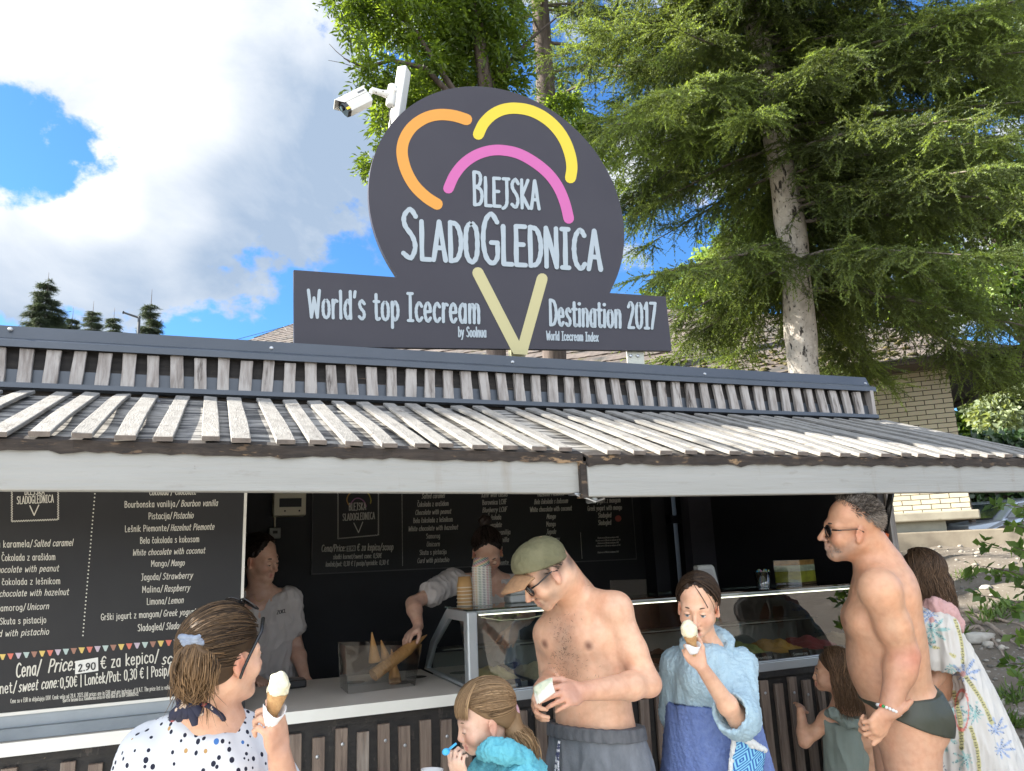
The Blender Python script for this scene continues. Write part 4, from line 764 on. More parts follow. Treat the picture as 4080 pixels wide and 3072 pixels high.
def small_things():
    zt = DZ1+.0085
    # white plastic dispenser box behind the man with the cap
    p = onZ(2075, 2395, zt); p = onY(2075, 2395, 3.60); b = MB(); r = empty('dispenser_box', (p[0], p[1], zt), 'small white plastic box on the display case beside the striped tubs', 'box')
    W = pm('white_plastic', (.62, .63, .60), .35)
    b.box((p[0]-.07, p[1]-.04, zt), (p[0]+.10, p[1]+.05, zt+.035)); b.build('base', W, r, bevel=.008); b = MB(); b.box((p[0]-.065, p[1]-.035, zt+.036), (p[0]+.04, p[1]+.045, zt+.075)); b.build('lid', W, r, bevel=.01)
    # clear acrylic stand
    r = empty('acrylic_stand', onY(2510, 2385, 3.55), 'clear acrylic card stand on top of the glass display case', 'card stand')
    P = [onY(x, y, Y) for x, y, Y in ((2430, 2312, 3.60), (2575, 2308, 3.60), (2578, 2378, 3.56), (2436, 2384, 3.56))]
    b = MB(); b.prism(P, (0, .003, 0)); b.build('panel', glassmat('acrylic', (.75, .75, .75), .12, .12, 1.2), r)
    b = MB(); b.prism([P[3], P[2], P[2]+[0, .08, 0], P[3]+[0, .08, 0]], (0, 0, .003)); b.build('foot', MATS['acrylic'], r)
    # white hand-held terminal / scale leaning on the pillar
    a = onY(2800, 2360, 3.66); r = empty('white_scale', a, 'white plastic counter scale standing upright behind the girl with the ice cream', 'scale')
    P = [onY(2700+x/3.16, 2050+y/3.16, 3.66) for x, y in ((255, 640), (440, 630), (468, 660), (535, 930), (525, 1000), (420, 1010), (300, 1010))]
    b = MB(); b.prism(P, (0, .05, 0)); b.build('body', W, r, bevel=.008)
    P = [onY(2700+x/3.16, 2050+y/3.16, 3.66)-np.array([0, .003, 0]) for x, y in ((290, 690), (420, 680), (440, 700), (500, 940), (400, 960), (310, 960))]
    b = MB(); b.prism(P, (0, .0025, 0)); b.build('face', pm('grey_white', (.50, .50, .49), .45), r, bevel=.001)
    # cup of coloured spoons
    c = onY(3043, 2350, 3.52); r = empty('spoon_cup', (c[0], c[1], zt), 'clear cup full of blue and pink plastic spoons on the display case', 'cup of spoons')
    b = MB(); b.lathe([(.036, 0), (.043, .080), (.041, .080), (.034, .002)], (c[0], c[1], zt), 24, cap=False); b.build('cup_wall', glassmat('clear_plastic', (.9, .93, .95), .05, .1, 1.0), r, smooth=True)
    cols = {'blue': (.05, .36, .62), 'pale_blue': (.22, .50, .60), 'pink': (.62, .30, .42), 'white': (.6, .6, .55), 'lime': (.45, .5, .2)}
    rr = random.Random(3)
    for i in range(26):
        cn = list(cols)[min(4, int(rr.random()*5))] if i % 3 else 'blue'; an = rr.uniform(0, 6.28); ra = rr.uniform(.004, .029)
        s0 = np.array([c[0]+ra*math.cos(an), c[1]+ra*math.sin(an), zt+.004]); s1 = s0+np.array([.010*math.cos(an+1), .010*math.sin(an+1), .078+rr.uniform(0, .012)])
        b = MB(); b.tube([s0, s0*.6+s1*.4, s1], [.0028, .0026, .0045], 6); tag(b.build('plastic_spoon', pm('spoon_'+cn, cols[cn], .3), None, smooth=True, loc=s0), f'{cn.replace("_", " ")} plastic spoon standing in the clear spoon cup', 'spoon', 'plastic spoons in the clear cup')
    # two-tone display box
    f = lambda x, y, Y: onY(2700+x/3.16, 2050+y/3.16, Y)
    base = f(1540, 930, 3.50); r = empty('layered_box', base, 'cube shaped clear box with olive, pale green and brown layers on the display case', 'box')
    YC = 3.47; e = f(1480, 600, YC); zb = zt+.001; ztop = f(1470, 580, YC)[2]; c = np.array([f(1550, 760, YC)[0], YC])
    xl = c+np.array([-.074, .120]); xr_ = c+np.array([.168, .071]); bk = xl+xr_-c
    lay = [(0, .10, (.16, .10, .05)), (.10, .55, (.46, .46, .05)), (.55, .80, (.62, .70, .52)), (.80, 1.0, (.48, .27, .08))]
    H = ztop-zb
    for i, (a0, a1, col) in enumerate(lay):
        b = MB(); P = [(p[0], p[1], zb+H*a0+(.0 if i == 0 else .0002)) for p in (c, xr_, bk, xl)]; b.prism(P, (0, 0, H*(a1-a0)-.0004))
        b.build('layer', pm(f'layer_{i}', col, .4, tuple(q*.6 for q in col), ns=30 if i in (0, 3) else 12, stretch=(1, 1, 2), lo=.4, hi=.6), r)
    g = MB(); pd = .002; cc = (c+bk)/2
    P = [tuple(cc+(p-cc)*1.03)+(zb,) for p in (c, xr_, bk, xl)]; g.prism(P, (0, 0, H+.003)); g.build('clear_shell', glassmat('box_glass', (.96, .97, .93), .03, .05, 1.0), r)
    # wall sockets, conduit
    f5 = lambda x, y, Y=5.29: onY(2700+x/3.16, 2050+y/3.16, Y)
    a, d = f5(700, 365), f5(1065, 210); r = empty('socket_strip', ((a[0]+d[0])/2, 5.29, a[2]), 'beige surface mounted socket strip on the dark back wall', 'socket strip')
    B = pm('beige_plastic', (.72, .69, .58), .45); b = MB(); zt_ = (a[2]+f5(1070, 355)[2])/2; b.box((a[0], 5.24, zt_), (d[0], 5.299, d[2])); b.build('housing', B, r, bevel=.006)
    b = MB(); hh = d[2]-zt_
    for i in range(4):
        x = a[0]+.012+i*.062*1.0
        if i < 3: b.box((x, 5.234, zt_+hh*.2), (x+.052, 5.2395, zt_+hh*.75)); 
    b.build('socket_cover', pm('socket_white', (.80, .77, .68), .4), r)
    b = MB(); x = a[0]+.012+3*.062; b.box((x+.012, 5.234, zt_+hh*.3), (x+.034, 5.2395, zt_+hh*.65)); b.build('switch', M_black, r)
    b = MB(); b.box((d[0]-.07, 5.25, zt_-.05), (d[0]-.045, 5.299, zt_-.001)); b.build('conduit', B, r)
    t = f5(1120, 440); u = f5(1130, 680); b = MB(); b.tube([(t[0], 5.27, t[2]), (t[0]+.005, 5.27, u[2]-.2)], .022, 12); tag(b.build('drain_pipe', pm('dark_pipe', (.04, .04, .045), .5), None, smooth=True, loc=t), 'dark vertical pipe on the back wall under the socket strip', 'pipe')
    # wall heater and thermostat on the back wall
    f2 = lambda x, y: onY(850+x/1.4218, 1900+y/1.4218, 5.28)
    a, d = f2(331, 228), f2(514, 95); r = empty('wall_heater', ((a[0]+d[0])/2, 5.28, a[2]), 'cream air heater with louvred front high on the back wall', 'heater')
    C_ = pm('cream_plastic', (.72, .67, .52), .4); b = MB(); b.box((a[0], 5.16, a[2]), (d[0], 5.299, a[2]+.42)); b.build('housing', C_, r, bevel=.008)
    b = MB()
    for i in range(7): b.box((a[0]+.03, 5.150, a[2]+.16+i*.03), (d[0]-.03, 5.1595, a[2]+.178+i*.03))
    b.build('louvre', pm('cream_shade', (.6, .56, .44), .5), r)
    b = MB(); b.box((a[0]+.035, 5.152, a[2]+.055), (d[0]-.03, 5.1595, a[2]+.11)); b.build('grille', M_black, r)
    b = MB()
    for i in range(3): b.lathe([(.006, 0), (.006, .004)], (a[0]+.07+i*.09, 5.1595, a[2]+.03), 8, (0, -1, 0))
    b.build('knob', M_black, r)
    a2, d2 = f2(314, 350), f2(380, 288); r2 = empty('thermostat', ((a2[0]+d2[0])/2, 5.28, a2[2]), 'small grey thermostat box below the cream wall heater', 'thermostat')
    b = MB(); b.box((a2[0], 5.25, a2[2]), (d2[0], 5.299, d2[2])); b.build('housing', pm('grey_plastic', (.26, .27, .26), .4), r2, bevel=.004)
    b = MB(); b.box((a2[0]+.022, 5.244, a2[2]+.03), (d2[0]-.02, 5.2495, d2[2]-.02)); b.build('display', M_black, r2)
    b = MB(); b.tube([((a2[0]+d2[0])/2, 5.285, d2[2]), ((a2[0]+d2[0])/2, 5.285, a[2])], .006, 6); tag(b.build('heater_cable', C_, None, loc=a2), 'thin cream cable between wall heater and thermostat', 'cable')
    # card terminal by the left server
    p = onZ(1160, 2745, 1.05); r = empty('card_terminal', (p[0], p[1], 1.05), 'black card payment terminal lying on the counter before the server', 'card terminal')
    b = MB(); b.box((p[0]-.07, p[1]-.0, 1.0495), (p[0]+.07, p[1]+.10, 1.085)); b.build('body', pm('terminal_black', (.012, .012, .013), .3), r, bevel=.008)
    b = MB(); b.box((p[0]-.05, p[1]+.03, 1.0855), (p[0]+.05, p[1]+.085, 1.088)); b.build('keypad', pm('terminal_grey', (.05, .05, .055), .35), r)
    # dark base block left of the counter's end
    p = onZ(955, 2845, 1.05); b = MB(); b.box((p[0]-.01, 3.36, 1.0495), (p[0]+.02, 3.44, 1.12)); tag(b.build('shutter_stop', M_black, None, loc=p), 'small black block on the counter beside the menu board edge', 'block')
small_things()

def cones():
    # clear cone holder sunk in the counter with flat dark discs painted as cut-out shade, wafer cones in it
    M_w = pm('wafer', (.50, .27, .09), .6, (.40, .20, .065), ns=30, bump=.7, bs=90)
    f = lambda x, y, Y: onY(850+x/1.4218, 1900+y/1.4218, Y)
    hz = 1.049; c0 = onZ(850+760/1.4218+25, 1900+1160/1.4218, hz); YH = 3.55
    r = empty('cone_holder', onZ(1525, 2700, hz), 'clear plastic cone holder standing on the counter cut outs', 'cone holder')
    Pb = [f(762, 1158, YH), f(1140, 1125, YH+.03)]; Pt = [f(745, 958, YH), f(1180, 950, YH+.03)]
    gl = glassmat('holder_plastic', (.955, .96, .95), .05, .03, .7)
    w = .20
    b = MB(); bl, br, tl, tr = Pb[0], Pb[1], Pt[0], Pt[1]; bl[2] = br[2] = hz+.001
    O = np.array([0, w, 0])
    b.prism([bl, br, tr, tl], (0, .003, 0)); b.prism([bl+O, br+O, tr+O, tl+O], (0, .003, 0)); b.prism([bl+[0, .004, 0], bl+O, tl+O, tl+[0, .004, 0]], (.003, 0, 0)); b.prism([br+[0, .004, 0], br+O, tr+O, tr+[0, .004, 0]], (.003, 0, 0)); b.build('shell', gl, r)
    b = MB()
    for (px, py, rx) in ((1068, 1165, .058), (1150, 1135, .05), (800, 1165, .05)):
        c = f(px, py, 3.6); c = onZ(850+px/1.4218, 1900+py/1.4218, hz); b.add([(c[0]+rx*math.cos(t), c[1]+rx*math.sin(t), hz+.0012) for t in np.linspace(0, 2*math.pi, 25)[:-1]], [tuple(range(24))])
    b.build('cutout_shade', pm('hole_shade', (.02, .012, .008), .9), r)
    def cone_mesh(name, p, d, L, r0, lab, grp):
        d = v3(d)/np.linalg.norm(d); b = MB(); b.lathe([(r0*.92, 0), (r0, .001), (r0*1.0, .006), (r0*.08, L), (.0005, L+.001)], (0, 0, 0), 20, (0, 0, 1), cap=False); b.lathe([(r0*.92, .0), (.004, L*.8)], (0, 0, 0), 20, (0, 0, 1), cap=False)
        o = b.build(name, M_w, None, smooth=True); o.location = tuple(p); o.rotation_euler = Vector(d).to_track_quat('Z', 'Y').to_euler(); return tag(o, lab, 'wafer cone', grp)
    m0, m1 = f(905, 1125, YH+.05), f(1210, 895, YH+.16)
    d = m1-m0; L = np.linalg.norm(d); n = 13
    first = cone_mesh('wafer_cone', m0, d, .135, .028, 'foremost wafer cone of the long slanting row in the holder', 'slanting row of nested wafer cones')
    for i in range(1, n):
        o = first.copy(); COL.objects.link(o); o.location = tuple(m0+d*(i/(n-1))*(1-.135/L)); o['label'] = 'last wafer cone of the slanting row, its tip in the air' if i == n-1 else 'wafer cone nested inside the long slanting row'
    m0, m1 = f(1030, 1168, YH+.07), f(1010, 985, YH+.12); d = m1-m0; L = np.linalg.norm(d)
    for i in range(9):
        o = first.copy(); COL.objects.link(o); o.location = tuple(m0+d*(i/8)*max(.1, 1-.135/L)); o.rotation_euler = Vector(d).to_track_quat('Z', 'Y').to_euler(); o['label'] = 'lowest wafer cone of the upright stack above a cut out' if i == 0 else 'wafer cone nested in the upright stack'; o['group'] = 'upright stack of wafer cones'
    for (bx, by, tx, ty, Y, lab) in ((915, 1050, 898, 880, YH+.12, 'single tall wafer cone with its tip pointing straight up'), (985, 1060, 950, 925, YH+.14, 'single wafer cone leaning left in the middle of the holder')):
        p0, p1 = f(bx, by, Y), f(tx, ty, Y); o = cone_mesh('wafer_cone', p0, p1-p0, np.linalg.norm(p1-p0), .028, lab, 'single upright wafer cones')
cones()
# ------------------------------------------------------------------ brick house behind
def build_house():
    C = np.array([10.72, 8.31]); a = np.array([-.714, .70]); a /= np.linalg.norm(a); o = np.array([-a[1], a[0]]); o = o if o[1] < 0 else -o      # o points out of the wall, to the viewer
    W = lambda u, out, z: np.array([*(C+a*u+o*out), z])
    root = empty('brick_house', W(0, 0, 1.5), 'yellow brick house with mossy shingle roof behind the kiosk', 'house')
    m, nt, b_, out = nodes('yellow_brick'); N = nt.nodes; L = nt.links
    tc = N.new('ShaderNodeTexCoord'); cb = N.new('ShaderNodeCombineXYZ'); sp = N.new('ShaderNodeSeparateXYZ'); L.new(tc.outputs['Object'], sp.inputs[0])
    dt = N.new('ShaderNodeVectorMath'); dt.operation = 'DOT_PRODUCT'; L.new(tc.outputs['Object'], dt.inputs[0]); dt.inputs[1].default_value = (a[0], a[1], 0)
    L.new(dt.outputs['Value'], cb.inputs[0]); L.new(sp.outputs[2], cb.inputs[1])
    br = N.new('ShaderNodeTexBrick'); L.new(cb.outputs[0], br.inputs['Vector']); br.inputs['Scale'].default_value = 1
    br.inputs['Brick Width'].default_value = .262; br.inputs['Row Height'].default_value = .0765; br.inputs['Mortar Size'].default_value = .0065; br.inputs['Mortar Smooth'].default_value = .1
    br.inputs['Color1'].default_value = (.72, .645, .47, 1); br.inputs['Color2'].default_value = (.65, .575, .41, 1); br.inputs['Mortar'].default_value = (.085, .07, .05, 1); br.inputs['Bias'].default_value = 0
    nz = N.new('ShaderNodeTexNoise'); nz.inputs['Scale'].default_value = 60; nz.inputs['Detail'].default_value = 5; L.new(tc.outputs['Object'], nz.inputs['Vector'])
    mx = N.new('ShaderNodeMix'); mx.data_type = 'RGBA'; mx.blend_type = 'MULTIPLY'; mx.inputs['Factor'].default_value = .35; L.new(br.outputs['Color'], mx.inputs[6]); L.new(nz.outputs['Color'], mx.inputs[7]); L.new(mx.outputs[2], b_.inputs['Base Color'])
    bp = N.new('ShaderNodeBump'); bp.inputs['Strength'].default_value = .6; bp.inputs['Distance'].default_value = .006; bp.invert = True; L.new(br.outputs['Fac'], bp.inputs['Height']); L.new(bp.outputs[0], b_.inputs['Normal']); b_.inputs['Roughness'].default_value = .85
    def slab(mb, u0, u1, o0, o1, z0, z1): mb.hexa([W(u0, o1, z0), W(u1, o1, z0), W(u1, o0, z0), W(u0, o0, z0)], [W(u0, o1, z1), W(u1, o1, z1), W(u1, o0, z1), W(u0, o0, z1)])
    b = MB(); slab(b, 0, 16, -8, 0, 2.0, 4.25); b.build('wall', m, root)
    M_conc = pm('old_concrete', (.30, .275, .215), .85, (.225, .20, .155), ns=2.5, bump=.4, bs=30, layers=(((.2, .18, .13), 6, (1, 1, 2), .62, .75),))
    b = MB(); slab(b, -.10, 16, -8, .05, 1.86, 1.998); b.build('ledge', M_conc, root, bevel=.02)
    b = MB(); slab(b, .35, 16, -7.6, -.12, 1.2, 1.858); b.build('plinth', pm('grey_plaster', (.33, .33, .28), .9, (.27, .27, .23), ns=4), root)
    b = MB(); slab(b, -.85, 1.75, -.6, .55, 1.2, 1.70); slab(b, 1.76, 16, -.6, .55, 1.2, 1.70); b.build('kerb', pm('kerb_concrete', (.25, .215, .16), .9, (.175, .145, .108), ns=3, bump=.5, bs=26), root, bevel=.02)
    # roof: stepped shingle courses from the eave up to the ridge
    slope = math.tan(math.radians(28)); E0 = .62; zE = 4.27
    nrm = np.array([o[0]*math.sin(math.radians(28)), o[1]*math.sin(math.radians(28)), math.cos(math.radians(28))]); P0 = W(0, E0, zE)
    def hit(px, py):
        r = ray(px, py); return CAM+r*(np.dot(P0-CAM, nrm)/np.dot(r, nrm))
    top = [hit(x, y) for x, y in ((1012, 1348), (1170, 1288), (1500, 1215), (2100, 1200), (2500, 1225), (2750, 1240), (3250, 1262), (3450, 1290), (3700, 1340), (4150, 1396))]
    tu = [np.dot((p[:2]-C), a) for p in top]; ti = [-np.dot((p[:2]-C), o)+E0 for p in top]
    order = np.argsort(tu); tu = np.array(tu)[order]; ti = np.array(ti)[order]
    U = np.linspace(max(tu[0], -4.5), tu[-1], 260); I = np.interp(U, tu, ti)
    b = MB(); rows = 34; rr = np.random.default_rng(4); V = []; Fc = []
    maxI = I.max(); dr = maxI/rows
    for k in range(rows):
        jit = rr.normal(0, .010, len(U)); lift = rr.normal(0, .008, len(U))
        i0 = np.minimum(k*dr+np.where(k, jit, 0), I); i1 = np.minimum((k+1)*dr+.03, I)
        st = len(V)
        for j, u in enumerate(U):
            for ii, hh in ((i0[j], -.002), (i0[j], .03+lift[j]), (i1[j], .004)):
                p = W(u, E0-ii, zE+ii*slope); V.append(p+nrm*hh)
        n = len(U)
        for j in range(n-1):
            if I[j] < k*dr and I[j+1] < k*dr: continue
            for q in range(2): Fc.append((st+j*3+q, st+(j+1)*3+q, st+(j+1)*3+q+1, st+j*3+q+1))
    b.add(V, Fc)
    M_roof = pm('old_shingle', (.085, .068, .058), .85, (.145, .115, .098), ns=3, stretch=(1, 1, 1), bump=.9, bs=22, layers=(((.055, .05, .045), 1.2, (1, 1, 1), .5, .62), ((.26, .19, .09), 7, (1, 1, 1), .66, .7), ((.07, .065, .03), 2.6, (1, 1, 1), .58, .66), ((.34, .27, .2), 30, (1, 1, 1), .68, .72)))
    roof = b.build('roof', M_roof, root)
    b = MB(); V = []
    for u, i in zip(U[::6], I[::6]): V += [W(u, E0-i, zE+i*slope+.02), W(u, E0-i-4.5, zE+max(0, i*slope-1.8))]
    b.add(V, [(2*k, 2*k+2, 2*k+3, 2*k+1) for k in range(len(V)//2-1)]); b.build('roof_back', M_roof, roof)
    # moss cushions and dead twigs on the lower courses
    mo = MB(); 
    for k in range(420):
        u = rr.uniform(0.5, 11); i = abs(rr.normal(0, .9)); 
        if i > np.interp(u, tu, ti)-.2: continue
        p = W(u, E0-i, zE+i*slope)+nrm*.03; s = rr.uniform(.02, .07); mo.ball(p, s, 7, 5, (1.3, 1.3, .45))
    tag(mo.build('moss', pm('moss', (.055, .05, .022), .95, (.16, .13, .05), ns=14, bump=1, bs=50), roof, smooth=True), kind='stuff')
    M_dk = pm('dark_gutter', (.035, .028, .026), .4, (.05, .042, .04), ns=4)
    b = MB(); V = []; n = 9
    for u in (-4.5, 17):
        for k in range(n): th = math.pi*(k/(n-1))+math.pi; V.append(W(u, E0+.075+.075*math.cos(th), zE-.02+.075*math.sin(th)))
    b.add(V, [(k, k+1, n+k+1, n+k) for k in range(n-1)]); b.tube([W(-4.5, E0+.152, zE-.018), W(17, E0+.152, zE-.018)], .012, 8)
    for u in np.arange(-4, 14, 1.05): b.tube([W(u, E0+.0, zE-.02), W(u, E0+.02, zE-.09), W(u, E0+.075, zE-.107), W(u, E0+.14, zE-.085), W(u, E0+.158, zE)], .010, 6)
    b.build('gutter', M_dk, roof)
    # soffit: dark underside reaching out to a porch on the right, its far edge and rafters
    M_sof = pm('dark_soffit', (.04, .028, .022), .7, (.065, .048, .038), **WOODX)
    far = [onZ(3790, 1612, 4.2), onZ(4090, 1478, 4.2)]; b = MB()
    P = [W(16, E0-.02, 4.19), W(-4.4, E0-.02, 4.19), v3((far[1][0], far[1][1], 4.19))+(far[1]-far[0])*1.2*[1, 1, 0], v3((far[0][0], far[0][1], 4.19)), W(0.02, -.02, 4.19), W(16, -.02, 4.19)]
    b.prism(P, (0, 0, .05)); b.build('soffit', M_sof, roof)
    b = MB(); d = far[1]-far[0]; d[2] = 0; b.tube([far[0]-d*.15+[0, 0, -.04], far[1]+d*1.2+[0, 0, -.04]], .06, 8)
    for t in (.25, .55, .95): 
        p = far[0]+d*t; q = W(-t*3.0, .1, 4.2); b.prism([p*[1, 1, 0]+[0, 0, 4.08], q*[1, 1, 0]+[0, 0, 4.08], q*[1, 1, 0]+[0, 0, 4.185], p*[1, 1, 0]+[0, 0, 4.185]], np.array([.08, .02, 0]))
    b.build('rafter', M_sof, roof)
    # lightning conductor along the ridge
    for nm, pts, st in (('lightning_conductor', ((925, 1332), (1172, 1266), (1500, 1185)), ((1130, 1278, 1300),)), ('lightning_conductor', ((2400, 1150), (2500, 1160), (2690, 1183)), ((2560, 1166, 1215),)), ('lightning_conductor', ((3240, 1242), (3420, 1262), (3570, 1288)), ((3380, 1257, 1300),))):
        b = MB(); Q = [hit(x, y) for x, y in pts]; dd = [np.linalg.norm(q-CAM) for q in Q]
        Q = [hit(x, y+40)+[0, 0, .18] for x, y in pts]; b.tube(Q, .012, 6)
        for x, y, y2 in st: b.tube([hit(x, y+40)+[0, 0, .2], hit(x+14, y+40)+[0, 0, .0]], .012, 6)
        b.build(nm, M_dk, roof)
    return C, a, o
HC, HA, HO = build_house()

# ------------------------------------------------------------------ foliage
def leaf_cloud(P, D, Nn, L, Wd, tone, fold=.25):
    """many lance-shaped leaves: base P, direction D, normal Nn, length L, width Wd -> vertices, quads, colours"""
    D = D/np.linalg.norm(D, axis=1, keepdims=True); S = np.cross(D, Nn); S /= (np.linalg.norm(S, axis=1, keepdims=True)+1e-9); Nn = np.cross(S, D)
    L = L[:, None]; Wd = Wd[:, None]
    a = P; b = P+D*L*.45+S*Wd*.5+Nn*Wd*fold; c = P+D*L; d = P+D*L*.45-S*Wd*.5+Nn*Wd*fold; mid = P+D*L*.5-Nn*L*.02
    V = np.stack([a, b, c, d, mid], 1).reshape(-1, 3); n = len(P); i = np.arange(n)*5
    F4 = np.stack([np.stack([i, i+4, i+1], 1), np.stack([i+1, i+4, i+2], 1), np.stack([i+2, i+4, i+3], 1), np.stack([i+3, i+4, i], 1)], 1).reshape(-1, 3)
    col = np.repeat(np.stack([tone, tone, tone], 1), 5, 0)
    return V, F4, col
def rand_dirs(n, rng, up=0.0):
    v = rng.normal(0, 1, (n, 3)); v[:, 2] += up; return v/np.linalg.norm(v, axis=1, keepdims=True)
BARK = pm('spruce_bark', (.62, .55, .47), .9, (.42, .365, .31), ns=9, stretch=(1.6, 1.6, .8), bump=1, bs=38, bstretch=(1, 1, .4), layers=(((.62, .57, .5), 22, (1, 1, 1), .55, .66), ((.045, .038, .033), 10, (1.3, 1.3, .55), .57, .63), ((.13, .11, .095), 30, (1, 1, .8), .60, .66)))
LIMB = pm('spruce_limb', (.20, .165, .135), .9, (.11, .09, .075), ns=20, bump=.6, bs=40)
BARKD = pm('dark_bark', (.06, .043, .034), .9, (.13, .10, .085), ns=5, stretch=(4, 4, .6), bump=1, bs=20, bstretch=(3, 3, .4))
NEEDLE = leafmat('spruce_needle', (.085, .108, .045), (.26, .35, .085), .48, .5, tboost=1.4)
def needle_template(rng, n=34):
    """one twig tip of unit length along +x, needles all round but flattened"""
    t = rng.uniform(0, .95, n); ang = rng.uniform(0, 2*math.pi, n)
    rad = np.stack([np.zeros(n), np.cos(ang), np.sin(ang)*.75], 1)
    base = np.stack([t, np.zeros(n), np.zeros(n)], 1); d = rad+np.array([.75, 0, 0]); d /= np.linalg.norm(d, axis=1, keepdims=True)
    ln = .105*(1.05-.35*t)*rng.uniform(.8, 1.2, n); side = np.cross(d, rand_dirs(n, rng)); side /= np.linalg.norm(side, axis=1, keepdims=True)
    w = .024
    V = np.stack([base-side*w, base+side*w, base+d*ln[:, None]], 1).reshape(-1, 3)
    stem = np.array([[0, -.008, 0], [0, .008, .004], [1, 0, 0]])
    V = np.concatenate([V, stem]); F3 = np.arange(len(V)).reshape(-1, 3); return V, F3
def sprays(segP, segD, L, tone, rng):
    T = [needle_template(rng) for _ in range(5)]
    Vs, Fs, Cs, off = [], [], [], 0
    up = rand_dirs(len(segP), rng, .6); D = segD/np.linalg.norm(segD, axis=1, keepdims=True)
    S = np.cross(up, D); S /= (np.linalg.norm(S, axis=1, keepdims=True)+1e-9); Nn = np.cross(D, S)
    for k, (tv, tf) in enumerate(T):
        ix = np.arange(k, len(segP), 5)
        V = segP[ix][:, None]+(D[ix][:, None]*tv[None, :, :1]+S[ix][:, None]*tv[None, :, 1:2]+Nn[ix][:, None]*tv[None, :, 2:])*L[ix][:, None, None]
        m = len(tv); Vs.append(V.reshape(-1, 3)); Fs.append((tf[None]+(np.arange(len(ix))*m)[:, None, None]).reshape(-1, 3)+off); off += len(ix)*m
        tn = np.repeat(tone[ix], m)+np.tile(np.where(tv[:, 0] > .6, .14, 0), len(ix)); Cs.append(np.stack([tn]*3, 1))
    return np.concatenate(Vs), np.concatenate(Fs), np.clip(np.concatenate(Cs), 0, 1)
def spruce(name, trunk, rad, zlo, zhi, lens, label, seed, bark, step=.33, nb=5, avoid=None, dens=1.0, droop=.45, group='spruce trees', twl=.19, mat=None):
    """trunk: polyline; whorls of drooping branches from zlo to zhi; lens(z, azimuth) = branch length"""
    rng = np.random.default_rng(seed); T = np.array(trunk)
    root = empty(name, T[0], label, 'tree', group)
    tb = MB(); zz = np.linspace(T[0, 2], T[-1, 2], 40)
    cx = np.interp(zz, T[:, 2], T[:, 0]); cy = np.interp(zz, T[:, 2], T[:, 1])
    rr = np.interp(zz, T[:, 2], rad)*(1+.05*np.sin(zz*5)+.03*np.sin(zz*13))
    tb.tube(list(np.stack([cx, cy, zz], 1)), list(rr), 18)
    sP, sD, sL, sT = [], [], [], []; z = zlo; lb = MB()
    while z < zhi:
        for k in range(nb):
            az = rng.uniform(0, 2*math.pi); zb = z+rng.uniform(-step*.5, step*.5)
            c = np.array([np.interp(zb, T[:, 2], T[:, 0]), np.interp(zb, T[:, 2], T[:, 1]), zb])
            h = np.array([math.cos(az), math.sin(az), 0])
            if avoid is not None and avoid(zb, h, rng): continue
            L = lens(zb, h)*rng.uniform(.72, 1.08)
            if L < .25: continue
            m = 10; ts = np.linspace(0, 1, m); side = np.array([-h[1], h[0], 0])*rng.normal(0, .12)
            B = c+np.outer(ts*L, h)+np.outer(ts**2*L, side); B[:, 2] += -droop*L*(ts**1.3)*rng.uniform(.7, 1.2)+.28*L*np.maximum(0, ts-.55)**1.5+.05*L*np.sin(ts*3)
            lb.tube(list(B), list(np.linspace(.022*max(1, L*.45), .004, m)), 5, False)
            nt_ = int(L*(27 if zb < 8.6 else 11)*dens); tone_b = rng.normal(.20, .09)
            t = rng.uniform(.04, 1, nt_)**.9; P = np.stack([np.interp(t, ts, B[:, q]) for q in range(3)], 1)
            sg = rng.choice([-1, 1], nt_); sv = np.array([-h[1], h[0], 0])
            d = h*rng.uniform(.1, .8, nt_)[:, None]+sv*(sg*rng.uniform(.3, 1, nt_))[:, None]; d[:, 2] = rng.uniform(-.55, .1, nt_)
            d /= np.linalg.norm(d, axis=1, keepdims=True); tl = (1.05-.6*t)*min(1, L*.42)*rng.uniform(.3, 1.0, nt_)*.80+.06
            for p, dd, ll, tt in zip(P, d, tl, t):               # hanging side twigs, two to five sprays each
                q = p.copy(); ns = max(1, int(ll/.10)); cur = dd.copy()
                for s in range(ns+1):
                    cur = cur+np.array([0, 0, -.13])+rng.normal(0, .13, 3); cur /= np.linalg.norm(cur)
                    sP.append(q.copy()); sD.append(cur.copy()); sL.append(rng.uniform(.8, 1.25)*twl); tip = s >= ns
                    sT.append(np.clip(rng.normal(tone_b, .10)+(.34 if tip and rng.random() < .6 else 0)+(.12 if tt > .8 else 0), 0, 1))
                    lv = np.cross(cur, [0, 0, 1.0]); lv /= np.linalg.norm(lv)+1e-9
                    for sg2 in (-1, 1):
                        sP.append(q.copy()); sD.append(cur*.7+lv*sg2*rng.uniform(.4, .9)+np.array([0, 0, rng.uniform(-.45, .25)])); sL.append(rng.uniform(.55, .95)*twl); sT.append(sT[-1]-.05)
                    q = q+cur*.10
        z += step*(1 if z < 8.6 else 2.2)
    V, Fc, c = sprays(np.array(sP), np.array(sD), np.array(sL), np.array(sT), rng)
    tb.build('trunk', bark, root, smooth=True); lb.build('limb', LIMB, root, smooth=True)
    mesh_obj('crown', V, Fc, mat or NEEDLE, root, col=c)
    return root
unit2 = lambda v: v/np.linalg.norm(v)
